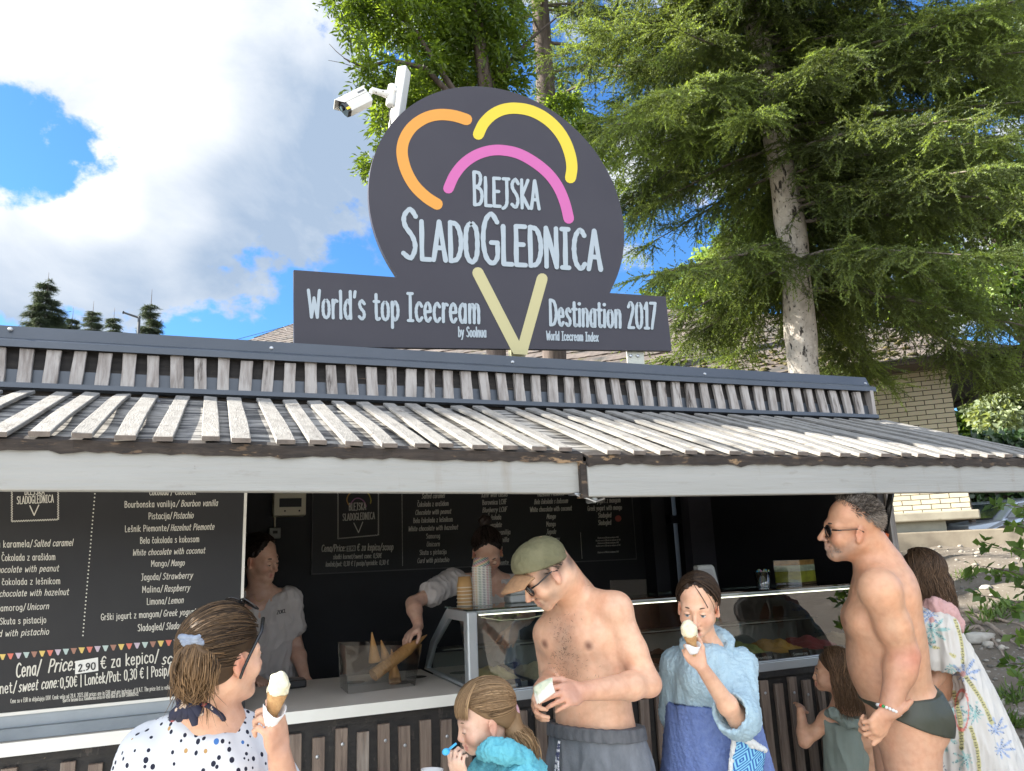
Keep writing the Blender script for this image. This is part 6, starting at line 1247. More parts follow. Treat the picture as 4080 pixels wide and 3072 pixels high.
SKIN = {}
def skinmat(name='skin'):
    return pm('skin', (1, 1, 1), .42, (.90, .83, .80), ns=42, bump=.14, bs=190, col_attr=True, spec=.42, sss=.10, lo=.40, hi=.72)
CLOTH = {}
def head_frame(c, fwd, up):
    f = unit(fwd); u = unit(v3(up)-f*np.dot(up, f)); r = np.cross(f, u); return v3(c), f, u, r
class Head:
    """facial proportions in a head frame: local (x right, y forward, z up) metres for a 23 cm adult head"""
    def __init__(s, c, fwd, up=(0, 0, 1), sc=1.0, child=0.0, mouth=0.0):
        s.c, s.f, s.u, s.r = head_frame(c, fwd, up); s.sc = sc; s.child = child; s.mouth = mouth
    def w(s, x, y, z): return s.c+(s.r*x+s.f*y+s.u*z)*s.sc
    def ax(s): return (s.r, s.f, s.u)
    def build(s, B, jaw=1.0, nose=1.0):
        w, k, ch = s.w, s.sc, s.child
        B.ell(w(0, -.014, .035), s.ax(), np.array([.074, .094, .084])*k, .02); B.ell(w(0, .018, -.030), s.ax(), np.array([.060+.004*ch, .070, .082-.012*ch])*k, .03*k)
        for x in (-1, 1):
            B.cone(w(.046*jaw*x, -.008, -.055), w(.014*x, .066, -.098+.012*ch), .023*k*jaw, .017*k, .025*k)
            B.ball(w(.040*x, .058, -.036), (.022+.004*ch)*k, .03*k); B.cone(w(.012*x, .083, .010), w(.044*x, .066, .012), .011*k, .010*k, .02*k)
        B.ball(w(0, .074, -.100+.012*ch), (.0165-.002*ch)*k, .02*k)
        for x in (-1, 1): B.ball(w(.0305*x, .100, -.006), .019*k, .012*k, 's')
        for x in (-1, 1): B.ball(w(.031*x, .075, -.009), .0145*k, .006*k)
        nl = nose*(1-.25*ch)
        B.cone(w(0, .085, .004), w(0, .087+.025*nl, -.040), .0085*k, .0115*k*(1-.1*ch), .010*k); B.cone(w(-.012, .092+.006*nl, -.046), w(.012, .092+.006*nl, -.046), .0078*k, .0078*k, .007*k)
        m = s.mouth
        B.cone(w(-.020, .082, -.0665), w(0, .0935, -.0645), .0058*k, .0072*k, .007*k); B.cone(w(.020, .082, -.0665), w(0, .0935, -.0645), .0058*k, .0072*k, .007*k)
        B.cone(w(-.018, .081, -.0755-m), w(0, .0915-m*.3, -.0785-m), .006*k, .0085*k, .007*k); B.cone(w(.018, .081, -.0755-m), w(0, .0915-m*.3, -.0785-m), .006*k, .0085*k, .007*k)
        if m > 0: B.ell(w(0, .094, -.070-m*.45), s.ax(), np.array([.016, .024, .0045+m*.48])*k, .004*k, 's')
        else: B.cone(w(-.021, .088, -.0712), w(.021, .088, -.0712), .0022*k, .0022*k, .004*k, 's'); B.cone(w(0, .101, -.0712), w(.001, .101, -.0712), .003*k, .003*k, .004*k, 's')
        for x in (-1, 1):
            a = (s.r*x*.92-s.f*.4, s.f*.9+s.r*x*.4+s.u*.12, s.u-s.f*.15)
            B.ell(w(.077*x, -.008, -.014), a, np.array([.0075, .018, .031])*k, .006*k); B.ell(w(.086*x, -.003, -.012), a, np.array([.006, .009, .017])*k, .005*k, 's'); B.ball(w(.077*x, .000, -.040), .0085*k, .006*k)
    def spots(s):
        w, k = s.w, s.sc; L = []
        for x in (-1, 1): L += [(w(.042*x, .078, -.036), .026*k, (.56, .20, .13), .35), (w(.080*x, -.008, -.014), .034*k, (.58, .20, .13), .45), (w(.031*x, .09, .004), .013*k, (.36, .17, .12), .35)]
        L += [(w(0, .110, -.042), .018*k, (.58, .20, .14), .4)]
        for t in (-.7, 0, .7): L += [(w(.017*t, .092, -.066), .0075*k, (.42, .10, .09), .75), (w(.017*t, .090, -.077-s.mouth), .0085*k, (.45, .11, .10), .75)]
        if s.mouth > 0: L += [(w(0, .075, -.070-s.mouth*.5), .018*k, (.10, .015, .015), .9)]
        return L
    def eyes(s, parent, iris=(.10, .07, .04), lids=.45, look=(0, 0), brow=(.05, .03, .02), browth=1.0):
        """eyeballs, lids, lashes and brows as small parts"""
        M_w = pm('eye_white', (.62, .60, .57), .25); M_i = pm('iris_%d_%d_%d' % tuple(int(c*255) for c in iris), iris, .2); M_p = pm('pupil', (.006, .006, .006), .15); M_b = pm('brow_%d' % int(brow[0]*999), brow, .8)
        k = s.sc
        for x in (-1, 1):
            e = s.w(.031*x, .0775, -.009); r = .0128*k
            b = MB(); b.ball(e, r, 14, 10); eye = b.build('eye', M_w, parent, smooth=True)
            g = unit(s.f+s.r*look[0]+s.u*look[1]); b = MB(); b.lathe([(.0060*k, r*.90), (.0055*k, r*.99), (.0026*k, r*1.02)], e, 14, g); b.build('iris', M_i, eye, smooth=True)
            b = MB(); b.lathe([(.0027*k, r*1.0), (.0022*k, r*1.04)], e, 10, g); b.build('pupil', M_p, eye)
            b = MB(); rl = r*1.10
            def lid(u, v, up=True):
                th = (u-.5)*2.5; ph = (math.pi/2)*(1-v)+v*(.75-1.45*lids if up else -.62); 
                return e+s.r*rl*math.sin(th)*math.cos(ph*.55)+s.f*rl*math.cos(th)*math.cos(ph)*1.0+s.u*rl*math.sin(ph)*math.cos(th*.55)
            b.grid(lambda u, v: lid(u, v), 10, 6); lo_ = b.build('eyelid', skinmat(), parent, smooth=True)
            a_ = lo_.data.color_attributes.new('Col', 'FLOAT_COLOR', 'POINT')
            for q in a_.data: q.color = (*s.skin, 1)
            b = MB(); b.tube([lid(u, 1.02)+s.f*.0007 for u in np.linspace(.06, .94, 9)], .0010*k, 5); b.build('eyelash', M_p, parent)
            b = MB(); P = [s.w(x*q, y, z) for q, y, z in ((.014, .0875, .016), (.028, .0850, .0205), (.042, .0745, .0185), (.052, .063, .012))]
            P = [np.array(q) for q in _smooth(P, 4)]; b.tube(P, [k*browth*q for q in np.interp(np.linspace(0, 1, len(P)), [0, .3, 1], [.0026, .0034, .0012])], 6); b.build('eyebrow', M_b, parent)
def hand(B, wr, d, pn, thumb_side, curl=.5, s=1.0, spread=.10, thumb=(.6, .5), curls=None, k=.006, tcurl=.5):
    """palm plus five jointed fingers; d along the hand, pn out of the palm, thumb_side = unit vector towards the thumb"""
    wr = v3(wr); d = unit(d); pn = unit(v3(pn)-d*np.dot(pn, d)); sd = unit(np.cross(d, pn)); sd = sd if np.dot(sd, thumb_side) > 0 else -sd
    B.ell(wr+d*.045*s, (sd, d, pn), np.array([.038, .050, .0145])*s, .012*s); B.ell(wr+d*.035*s+sd*.022*s+pn*.008*s, (sd, d, pn), np.array([.015, .030, .013])*s, .010*s)
    tips = []
    for i, (o, L, r) in enumerate(((.0285, .072, .0088), (.0095, .080, .0090), (-.0095, .074, .0086), (-.0275, .058, .0076))):
        cu = (curls[i] if curls is not None else curl); p = wr+d*(.086-.006*abs(i-1))*s+sd*o*s; ang = 0; dd = unit(d+sd*spread*(1.3-i)*.55); q = p
        B.cone(wr+d*.05*s+sd*o*.9*s, p, .0105*s, r*1.06*s, .008*s)
        for f, wgt in ((.44, .9), (.31, 1.15), (.25, .8)):
            ang += cu*wgt; e = dd*math.cos(ang)+pn*math.sin(ang); q2 = q+e*L*f*s; B.cone(q, q2, r*s, r*.90*s, k*.55*s); q = q2; r *= .92
        tips.append(q)
    p = wr+d*.022*s+sd*.030*s; a, c = thumb; e = unit(d*math.cos(a)+sd*math.sin(a)+pn*c); q = p+e*.040*s; B.cone(wr+d*.020*s+sd*.018*s, q, .0145*s, .0108*s, .010*s)
    e2 = unit(e+d*tcurl*.7-sd*tcurl*.3+pn*.1); q2 = q+e2*.030*s; B.cone(q, q2, .0105*s, .0095*s, .005*s); e3 = unit(e2+d*tcurl*.5-sd*tcurl*.2); B.cone(q2, q2+e3*.024*s, .0095*s, .0078*s, .005*s); tips.append(q2+e3*.024*s)
    return tips
def arm(B, sh, el, wr, s=1.0, r=(.052, .044, .040, .043, .028), k=.02):
    sh, el, wr = v3(sh), v3(el), v3(wr); B.cone(sh, sh*.45+el*.55, r[0]*s, r[1]*s, k); B.cone(sh*.45+el*.55, el, r[1]*s, r[2]*s, k)
    B.cone(el, el*.72+wr*.28, r[2]*.96*s, r[3]*s, k); B.cone(el*.72+wr*.28, wr, r[3]*s, r[4]*s, k)
def legs(B, hips, knees, ankles, fwd, s=1.0, r=(.088, .060, .056, .040)):
    for h, kn, an in zip(hips, knees, ankles):
        h, kn, an = v3(h), v3(kn), v3(an); B.cone(h, kn, r[0]*s, r[1]*s, .03); B.cone(kn, kn*.7+an*.3, r[1]*.95*s, r[2]*s, .02); B.cone(kn*.7+an*.3, an, r[2]*s, r[3]*s*.9, .02)
        f = unit(v3(fwd)*[1, 1, 0]); B.cone(an+[0, 0, -.035*s], an+f*.15*s+[0, 0, -.055*s], .038*s, .028*s, .02); B.ball(an-f*.03*s+[0, 0, -.045*s], .036*s, .02)
def paint(V, base, spots):
    C = np.tile(np.array(base, float), (len(V), 1))
    for c, r, col, st in spots:
        d = np.linalg.norm(V-v3(c), axis=1)/r; w = st*np.clip(1.35-d, 0, 1)**1.2; w = np.minimum(w, st)[:, None]; C = C*(1-w)+np.array(col)*w
    return C
def person_mesh(B, name, root, base, spots, smooth=1):
    V, Q = B.mesh(smooth)
    n = wnoise(V, .09, 3); m = wnoise(V, .025, 5)
    C = paint(V, base, spots)*(1+.035*n+.025*m)[:, None]*np.array([1, 1, 1]); C[:, 1] *= 1-.02*n; C[:, 2] *= 1-.03*n
    return mesh_obj(name, V, Q, skinmat(), root, True, np.clip(C, 0, 1))
def cloth_mesh(B, name, root, mat, fold=0.0, fscale=.09, seed=0, stretch=(1, 1, .35), smooth=2, col=None):
    V, Q = B.mesh(smooth)
    if 'terry' in mat.name or 'towel' in mat.name: V = V+vnormals(V, Q)*(.0016*wnoise(V, .011, 3, 14))[:, None]
    if fold:
        N = vnormals(V, Q); st = np.array(stretch); f = wnoise(V*st, fscale, seed)+.5*wnoise(V*st, fscale*.45, seed+9); V = V+N*(fold*(1-np.abs(f))*1.0-fold*.4)[:, None]
    c = col(V) if col else None
    return mesh_obj(name, V, Q, mat, root, True, c)
HAIRM = {}
def hairmat(name, dark, light, rough=.42):
    if name in MATS: return MATS[name]
    m, nt, b, out = nodes(name); N = nt.nodes; L = nt.links
    a = N.new('ShaderNodeAttribute'); a.attribute_name = 'Col'; sp = N.new('ShaderNodeSeparateColor'); L.new(a.outputs['Color'], sp.inputs[0])
    mx = N.new('ShaderNodeMix'); mx.data_type = 'RGBA'; mx.inputs[6].default_value = (*dark, 1); mx.inputs[7].default_value = (*light, 1); L.new(sp.outputs[0], mx.inputs['Factor']); L.new(mx.outputs[2], b.inputs['Base Color'])
    b.inputs['Roughness'].default_value = rough; b.inputs['Specular IOR Level'].default_value = .25; MATS[name] = m; return m
def strands(name, paths, w, mat, parent, seed=0, tone=None):
    """hair locks: each path a polyline, drawn as a thin three sided tapering lock"""
    rng = np.random.default_rng(seed); Vs, Fs, Cs, off = [], [], [], 0
    for j, P in enumerate(paths):
        P = np.asarray(P); m = len(P); T = np.gradient(P, axis=0); T /= (np.linalg.norm(T, axis=1, keepdims=True)+1e-9)
        u = np.cross(T, rng.normal(0, 1, 3)); u /= (np.linalg.norm(u, axis=1, keepdims=True)+1e-9); v = np.cross(T, u); ww = w*rng.uniform(.5, 1.3)*np.interp(np.linspace(0, 1, m), [0, .15, .7, 1], [.5, 1, .9, .15])
        R = np.stack([P+(u*math.cos(a)+v*math.sin(a))*ww[:, None] for a in (0, 2.09, 4.19)], 1).reshape(-1, 3); Vs.append(R)
        i = np.arange(m-1)*3; Fs.append(np.concatenate([np.stack([i+k, i+(k+1) % 3, i+3+(k+1) % 3, i+3+k], 1) for k in range(3)])+off); off += 3*m
        t0 = rng.uniform(0, 1) if tone is None else tone(j, rng); Cs.append(np.clip(np.full(3*m, t0)+np.repeat(np.linspace(-.12, .12, m), 3), 0, 1))
    c = np.concatenate(Cs); return mesh_obj(name, np.concatenate(Vs), np.concatenate(Fs), mat, parent, True, np.stack([c]*3, 1))
def scalp_path(H, d0, d1, lift=.004, n=9, rad=(.079, .100, .090), wob=.0, rng=None, cc=(0, -.014, .035)):
    """lock lying on the skull from local direction d0 to d1"""
    d0, d1 = unit(d0), unit(d1); om = math.acos(max(-1, min(1, d0@d1))); P = []
    for t in np.linspace(0, 1, n):
        d = (d0*math.sin((1-t)*om)+d1*math.sin(t*om))/max(1e-6, math.sin(om)) if om > 1e-3 else d0
        q = np.array(cc)+d*np.array(rad)*(1+lift/.09)+(rng.normal(0, wob, 3) if rng is not None and wob else 0); P.append(H.w(*q))
    return np.array(P)
def rough_cap(V, Q, seed=1): return V+vnormals(V, Q)*(.0022*wnoise(V, .018, seed)+.0016*wnoise(V, .009, seed+1))[:, None]
def hair_cap(H, n=(0, -.75, .66), c=-.020, infl=.007, low=-.075, h=.004, vee=0):
    B = Body(h); B.ell(H.w(0, -.014, .035), H.ax(), np.array([.074+infl, .094+infl, .084+infl])*H.sc, .02); B.ell(H.w(0, -.045, -.02), H.ax(), np.array([.062+infl*.6, .058+infl*.6, .070])*H.sc, .03)
    nn = unit(H.r*n[0]+H.f*n[1]+H.u*n[2]); B.ops.append((None, None, lambda X, Y, Z: c*H.sc-((X-H.c[0])*nn[0]+(Y-H.c[1])*nn[1]+(Z-H.c[2])*nn[2])-vee*np.abs((X-H.c[0])*H.r[0]+(Y-H.c[1])*H.r[1]+(Z-H.c[2])*H.r[2]), .01, 'i')); B.plane_cut(H.u, H.w(0, 0, low), .02)
    for x in (-1, 1): B.ell(H.w(.080*x, .012, -.020), H.ax(), np.array([.03, .030, .036])*H.sc, .008, 's')
    return B
# ------------------------------------------------------------------ people
RT, UPV, FW = _R.copy(), np.array([0, 0, 1.0]), unit(_F*[1, 1, 0]); RT = unit(RT*[1, 1, 0])
A_ = at
def ground_root(p, label): return empty('person', (p[0], p[1], float(gz(p[0], p[1]))), label, 'person', 'people at the ice cream kiosk')
TAN = (.66, .365, .225); FAIR = (.76, .46, .305); PALE = (.74, .48, .355)
def standing_legs(B, hip, side, fwd, s=1.0, floor=None, gap=.09, r=(.088, .060, .056, .040)):
    hip = v3(hip); z0 = float(gz(hip[0], hip[1])) if floor is None else floor; H = [hip+side*gap*s*q for q in (-1, 1)]
    legs(B, [h+[0, 0, -.02] for h in H], [np.array([h[0], h[1], z0+(hip[2]-z0)*.52])+fwd*.02 for h in H], [np.array([h[0], h[1], z0+.075*s]) for h in H], fwd, s, r)

# --- man in the olive cap -----------------------------------------------------------------------------------------
def cap_man():
    root = ground_root(A_(2385, 3000, 2.72), 'bare chested man in olive cap, sunglasses and grey swim shorts looking down at his banknote')
    tf = unit(-RT*.62-FW*.78); tr = unit(np.cross(tf, UPV))                        # torso facing / its right (away side)
    B = Body(.0042)
    nb, ch, wa, hp = A_(2290, 2385, 2.78), A_(2322, 2575, 2.76), A_(2370, 2830, 2.74), A_(2385, 3010, 2.74)
    Rr = unit(RT*.78-FW*.62)
    st = [hp+[0, 0, -.10], hp, wa, wa*.5+ch*.5, ch, ch*.5+nb*.5+[0, 0, .01], nb+[0, 0, .01]]
    B.loft(st, [Rr]*7, [.158, .156, .140, .143, .160, .162, .072], [.116, .113, .096, .102, .110, .098, .057], .02)
    shR, shL = A_(2452, 2432, 2.66), A_(2240, 2440, 2.90)                         # near (picture right) and far shoulder
    elR, wrR = A_(2585, 2725, 2.58), A_(2318, 2755, 2.42); elL, wrL = A_(2228, 2680, 2.92), A_(2156, 2745, 2.58)
    for sh in (shR, shL): B.ball(sh, .056, .05); B.cone(nb+(sh-nb)*.15+[0, 0, .01], sh+[0, 0, .012], .045, .040, .05)
    arm(B, shR, elR, wrR, 1.02); arm(B, shL, elL, wrL, 1.0)
    ff = unit(np.cross(UPV, Rr)); ff = ff if np.dot(ff, -FW) > 0 else -ff
    for q, c in ((1, A_(2375, 2540, 2.66)), (-1, A_(2235, 2545, 2.72))): B.ell(ch+Rr*.075*q+ff*.072+[0, 0, .045], (Rr, ff, UPV), (.085, .042, .062), .035)
    B.ell(wa+ff*.055+[0, 0, -.03], (Rr, ff, UPV), (.11, .05, .11), .05)
    for q in (1, -1): B.ell(ch+Rr*.150*q-ff*.02+[0, 0, -.02], (Rr, ff, UPV), (.04, .075, .11), .05)
    # head bent far down, turned to the left
    hf = unit(-_R*.80-_F*.30-_U*.62); hu = unit(-_R*.52+_U*.80-_F*.05)
    H = Head(A_(2172, 2274, 2.66), hf, hu, .95); H.skin = FAIR
    B.cone(nb+[0, 0, .0], H.w(0, -.035, -.055), .062, .056, .035); B.cone(nb+ff*-.03+[0, 0, .02], H.w(0, -.055, -.02), .05, .046, .03)
    H.build(B, 1.06, 1.05)
    standing_legs(B, hp, Rr, ff)
    tipsR = hand(B, wrR, A_(2228, 2775, 2.34)-wrR, -_F*.1+_U*-.35-_R*.2+FW*.8, UPV, .52, 1.0, .10, (.55, .35), (.45, .5, .55, .62))
    tipsL = hand(B, wrL, A_(2128, 2758, 2.46)-A_(2150, 2700, 2.52), _R*.8-_F*.2, -_R*.3+UPV*.8-_F*.3, .55, 1.0, .08, (.5, .5))
    sp = H.spots(); nip = [ch+Rr*.098+ff*.108+[0, 0, .018], ch-Rr*.085+ff*.112+[0, 0, .018]]
    for n in nip: sp.append((n, .017, (.20, .085, .06), .85))
    for q in ((0, .095, -.092), (.03, .075, -.085), (-.03, .075, -.085), (.048, .035, -.07), (-.048, .035, -.07), (.054, .0, -.05), (-.054, 0, -.05), (0, .10, -.055)): sp.append((H.w(*q), .027, (.30, .19, .135), .62))
    for q in ((.074, .02, .02), (-.074, .02, .02), (.07, -.04, .0), (-.07, -.04, .0), (0, -.105, -.01), (.045, -.09, -.02), (-.045, -.09, -.02), (.076, .03, -.005), (-.076, .03, -.005)): sp.append((H.w(*q), .033, (.13, .09, .07), .85))
    sp += [(ch+ff*.12+[0, 0, q_], .075, (.30, .17, .11), .45) for q_ in (-.10, -.02, .06)]+[(wa+ff*.12+[0, 0, -.08], .07, (.36, .20, .13), .4)]
    sp += [(elR, .055, (.52, .22, .14), .5), (wrR, .10, (.44, .20, .13), .4), (wrR*.5+elR*.5, .09, (.46, .23, .15), .35), (tipsR[0], .07, (.50, .22, .16), .5), (wrL, .10, (.36, .17, .11), .45), (wrR*.4+A_(2228, 2775, 2.34)*.6, .08, (.52, .24, .17), .5), (nb, .09, (.46, .22, .14), .5), (shR, .08, (.50, .26, .17), .35)]
    body = person_mesh(B, 'body', root, FAIR, sp)
    # chest hair: short fine strands
    rng = np.random.default_rng(2); paths = []
    for k in range(380):
        q = ch+Rr*rng.normal(0, .055)+[0, 0, rng.normal(-.0, .075)]; o = ff*(.118-.9*abs(np.dot(q-ch, Rr))**2*4+rng.normal(0, .002)); d = rand_dirs(1, rng)[0]*.010
        paths.append([q+o, q+o+d*.6+ff*.002, q+o+d+ff*.001])
    strands('chest_hair', paths, .0006, hairmat('body_hair', (.05, .03, .02), (.12, .08, .05)), body, 3)
    # short dark hair at the temples under the cap
    paths = []
    for k in range(420):
        sd = 1 if k % 2 else -1; d0 = np.array([sd*rng.uniform(.62, .95), rng.uniform(-.9, .32), rng.uniform(-.50, .25)]); paths.append(scalp_path(H, d0, d0+[0, -.12, -.14], .0005, 4, (.0755, .0965, .086)))
    strands('hair', paths, .0016, hairmat('dark_brown_hair', (.025, .018, .014), (.10, .075, .055)), body, 4)
    H.eyes(body, lids=.75, brow=(.03, .02, .015), browth=1.3)
    # cap: crown and long brim
    M_ol = pm('olive_canvas', (.125, .118, .060), .85, (.165, .152, .082), ns=16, bump=.5, bs=300, layers=(((.09, .086, .043), 9, (1, 1, 1), .55, .7),))
    C = Body(.004); C.ell(H.w(0, -.008, .034), H.ax(), np.array([.080, .096, .085]), .02); C.ell(H.w(0, .036, .050), H.ax(), np.array([.070, .056, .066]), .03); C.plane_cut(unit(H.u*.93-H.f*.36), H.w(0, .02, .034), .006)
    cap = cloth_mesh(C, 'cap', body, M_ol, .0016, .04, 4, (1, 1, 1), 1)
    b = MB()
    def brim(u, v):
        x = (u-.5)*2; y = .080+.098*v*(1-.42*x*x)-.022*abs(x)**1.5; return H.w(x*.080*(1-.10*v), y, .060-.018*v-.030*x*x*(1-.25*v)+.004*math.sin(v*3))
    b.grid(brim, 18, 10); bo = b.build('cap_brim', pm('cork_brim', (.36, .20, .10), .8, (.26, .145, .075), ns=60, bump=.5, bs=220), cap, smooth=True); so_ = bo.modifiers.new('thick', 'SOLIDIFY'); so_.thickness = .005
    b = MB()
    for y, z in ((-.02, .112), (-.055, .095)): b.lathe([(.0052, 0), (.0048, .0015), (.0026, .0016)], H.w(.076, y, z-.008), 10, unit(H.r*.95+H.u*.4))
    b.build('eyelet', pm('eyelet', (.30, .29, .22), .4, metal=.5), cap)
    b = MB(); b.prism([H.w(.067+.002*0, .062, .062), H.w(.060, .078, .062), H.w(.060, .076, .080), H.w(.067, .060, .080)], H.r*.006); b.build('cap_tag', pm('black_tag', (.012, .012, .013), .6), cap)
    sunglasses(body, H, (.012, .012, .014))
    # shorts
    S = Body(.0045); S.loft([hp+[0, 0, -.14], hp+[0, 0, -.02], wa*.75+hp*.25], [Rr]*3, [.187, .184, .166], [.150, .150, .134], .02)
    for q in (-1, 1): S.cone(hp+Rr*.085*q+[0, 0, -.05], hp+Rr*.10*q+ff*.02+[0, 0, -.42], .115, .115, .03)
    S.plane_cut(UPV, hp+[0, 0, -.42], .004); top = A_(2372, 2888, 2.74)
    S.plane_cut(-UPV+ff*.10, top+[0, 0, .0], .006)
    M_sh = pm('washed_grey_cotton', (.22, .235, .26), .9, (.10, .11, .125), ns=7, stretch=(1, 1, .6), lo=.38, hi=.66, bump=.4, bs=200, layers=(((.36, .37, .39), 10, (1, 1, .5), .62, .75),))
    sh = cloth_mesh(S, 'swim_shorts', body, M_sh, .006, .11, 8)
    Wb = Body(.0036); Wb.loft([top+[0, 0, -.09], top+[0, 0, .05]], [Rr]*2, [.187, .172], [.151, .140], .01); Wb.plane_cut(-UPV+ff*.10, top+[0, 0, .004], .003); Wb.plane_cut(UPV-ff*.10, top+[0, 0, -.040], .003); 
    ring = lambda X, Y, Z: .0010*np.sin(120*((X-top[0])*Rr[0]+(Y-top[1])*Rr[1])*1.6+2*np.sin(Z*90))
    V, Q = Wb.mesh(1, ring); mesh_obj('waistband', V, Q, pm('dark_elastic', (.085, .09, .10), .9, (.13, .135, .145), ns=40, stretch=(1, 1, .3), bump=.5, bs=160), sh, True)
    b = MB(); k0 = top-Rr*.055+ff*.148+[0, 0, -.03]
    for q in (0, 1): b.tube([k0, k0+[0, 0, -.05]+Rr*(.006*q-.006)+ff*.012, k0+[0, 0, -.10]+Rr*(.012*q-.012)+ff*.016, k0+[0, 0, -.165]+Rr*(.016*q-.010)+ff*.014], .0045, 8)
    cm = pm('drawcord', (.62, .63, .66), .8, (.05, .06, .12), ns=60, stretch=(1, 1, 2.2), lo=.49, hi=.52); b.build('drawcord', cm, sh, smooth=True)
    # folded banknote held in both hands
    r = empty('banknote', A_(2165, 2760, 2.30), 'folded green and cream banknote in the hands of the man with the cap', 'banknote')
    e0, e1 = A_(2126, 2738, 2.31), A_(2194, 2698, 2.30); f0, f1 = A_(2140, 2806, 2.28), A_(2206, 2758, 2.28); mid0, mid1 = e0*.5+f0*.5+ff*.012, e1*.5+f1*.5+ff*.012
    b = MB(); b.grid(lambda u, v: (e0*(1-u)+e1*u)*(1-v)+(f0*(1-u)+f1*u)*v+ff*.003*math.sin(math.pi*v)+[0, 0, .002*math.sin(4*u)], 8, 8)
    o = b.build('sheet', pm('banknote_paper', (.56, .57, .42), .6, (.36, .46, .33), ns=45, lo=.45, hi=.6, layers=(((.68, .66, .58), 12, (1, 1, 1), .5, .55), ((.2, .36, .22), 26, (1, 2, 1), .66, .69))), r, smooth=True); o.modifiers.new('t', 'SOLIDIFY').thickness = .0012
    b = MB(); b.grid(lambda u, v: (e0*(1-u)+e1*u)*(1-v)*.98+(f0*(1-u)+f1*u)*v*.98+((e0+f1)*.5)*.02+ff*(.004*math.sin(math.pi*v)+.004)+RT*.008, 6, 6); o = b.build('folded_sheet', MATS['banknote_paper'], r, smooth=True); o.modifiers.new('t', 'SOLIDIFY').thickness = .001
def sunglasses(parent, H, col, lens=(.012, .010, .010), z=-.008, y=.098, tilt=0, temple=True, accent=None, rad=.0235):
    M = pm('frame_%d' % int(col[0]*1000), col, .25); L = pm('dark_lens', lens, .04, coat=1)
    b = MB(); g = None
    for x in (-1, 1):
        c = (x*.0325, y, z); P = []
        for a in np.linspace(0, 2*math.pi, 21): P.append(H.w(c[0]+rad*1.05*math.cos(a), c[1]-.35*abs(c[0]+rad*math.cos(a))**2*8, c[2]+rad*.86*math.sin(a)*(1-.08*math.cos(2*a))))
        b.tube(P, .0024*H.sc, 6, False)
    b.tube([H.w(-.010, y+.001, z+.007), H.w(0, y+.003, z+.010), H.w(.010, y+.001, z+.007)], .0024*H.sc, 6)
    if temple:
        for x in (-1, 1): b.tube([H.w(x*.056, y-.012, z+.009), H.w(x*.072, y-.035, z+.010), H.w(x*.080, -.002, z+.014), H.w(x*.079, -.022, z+.002)], [.0036*H.sc, .0030*H.sc, .0026*H.sc, .0022*H.sc], 6)
    fr = b.build('sunglasses', M, parent, smooth=True)
    for x in (-1, 1):
        b = MB(); c = (x*.0325, y, z); P = [H.w(c[0]+rad*math.cos(a), c[1]-.35*abs(c[0]+rad*math.cos(a))**2*8, c[2]+rad*.82*math.sin(a)) for a in np.linspace(0, 2*math.pi, 21)[:-1]]
        ce = np.mean(P, 0)+H.f*.003; b.add(P+[ce], [(i, (i+1) % 20, 20) for i in range(20)]); b.build('lens', L, fr, smooth=True)
    return fr

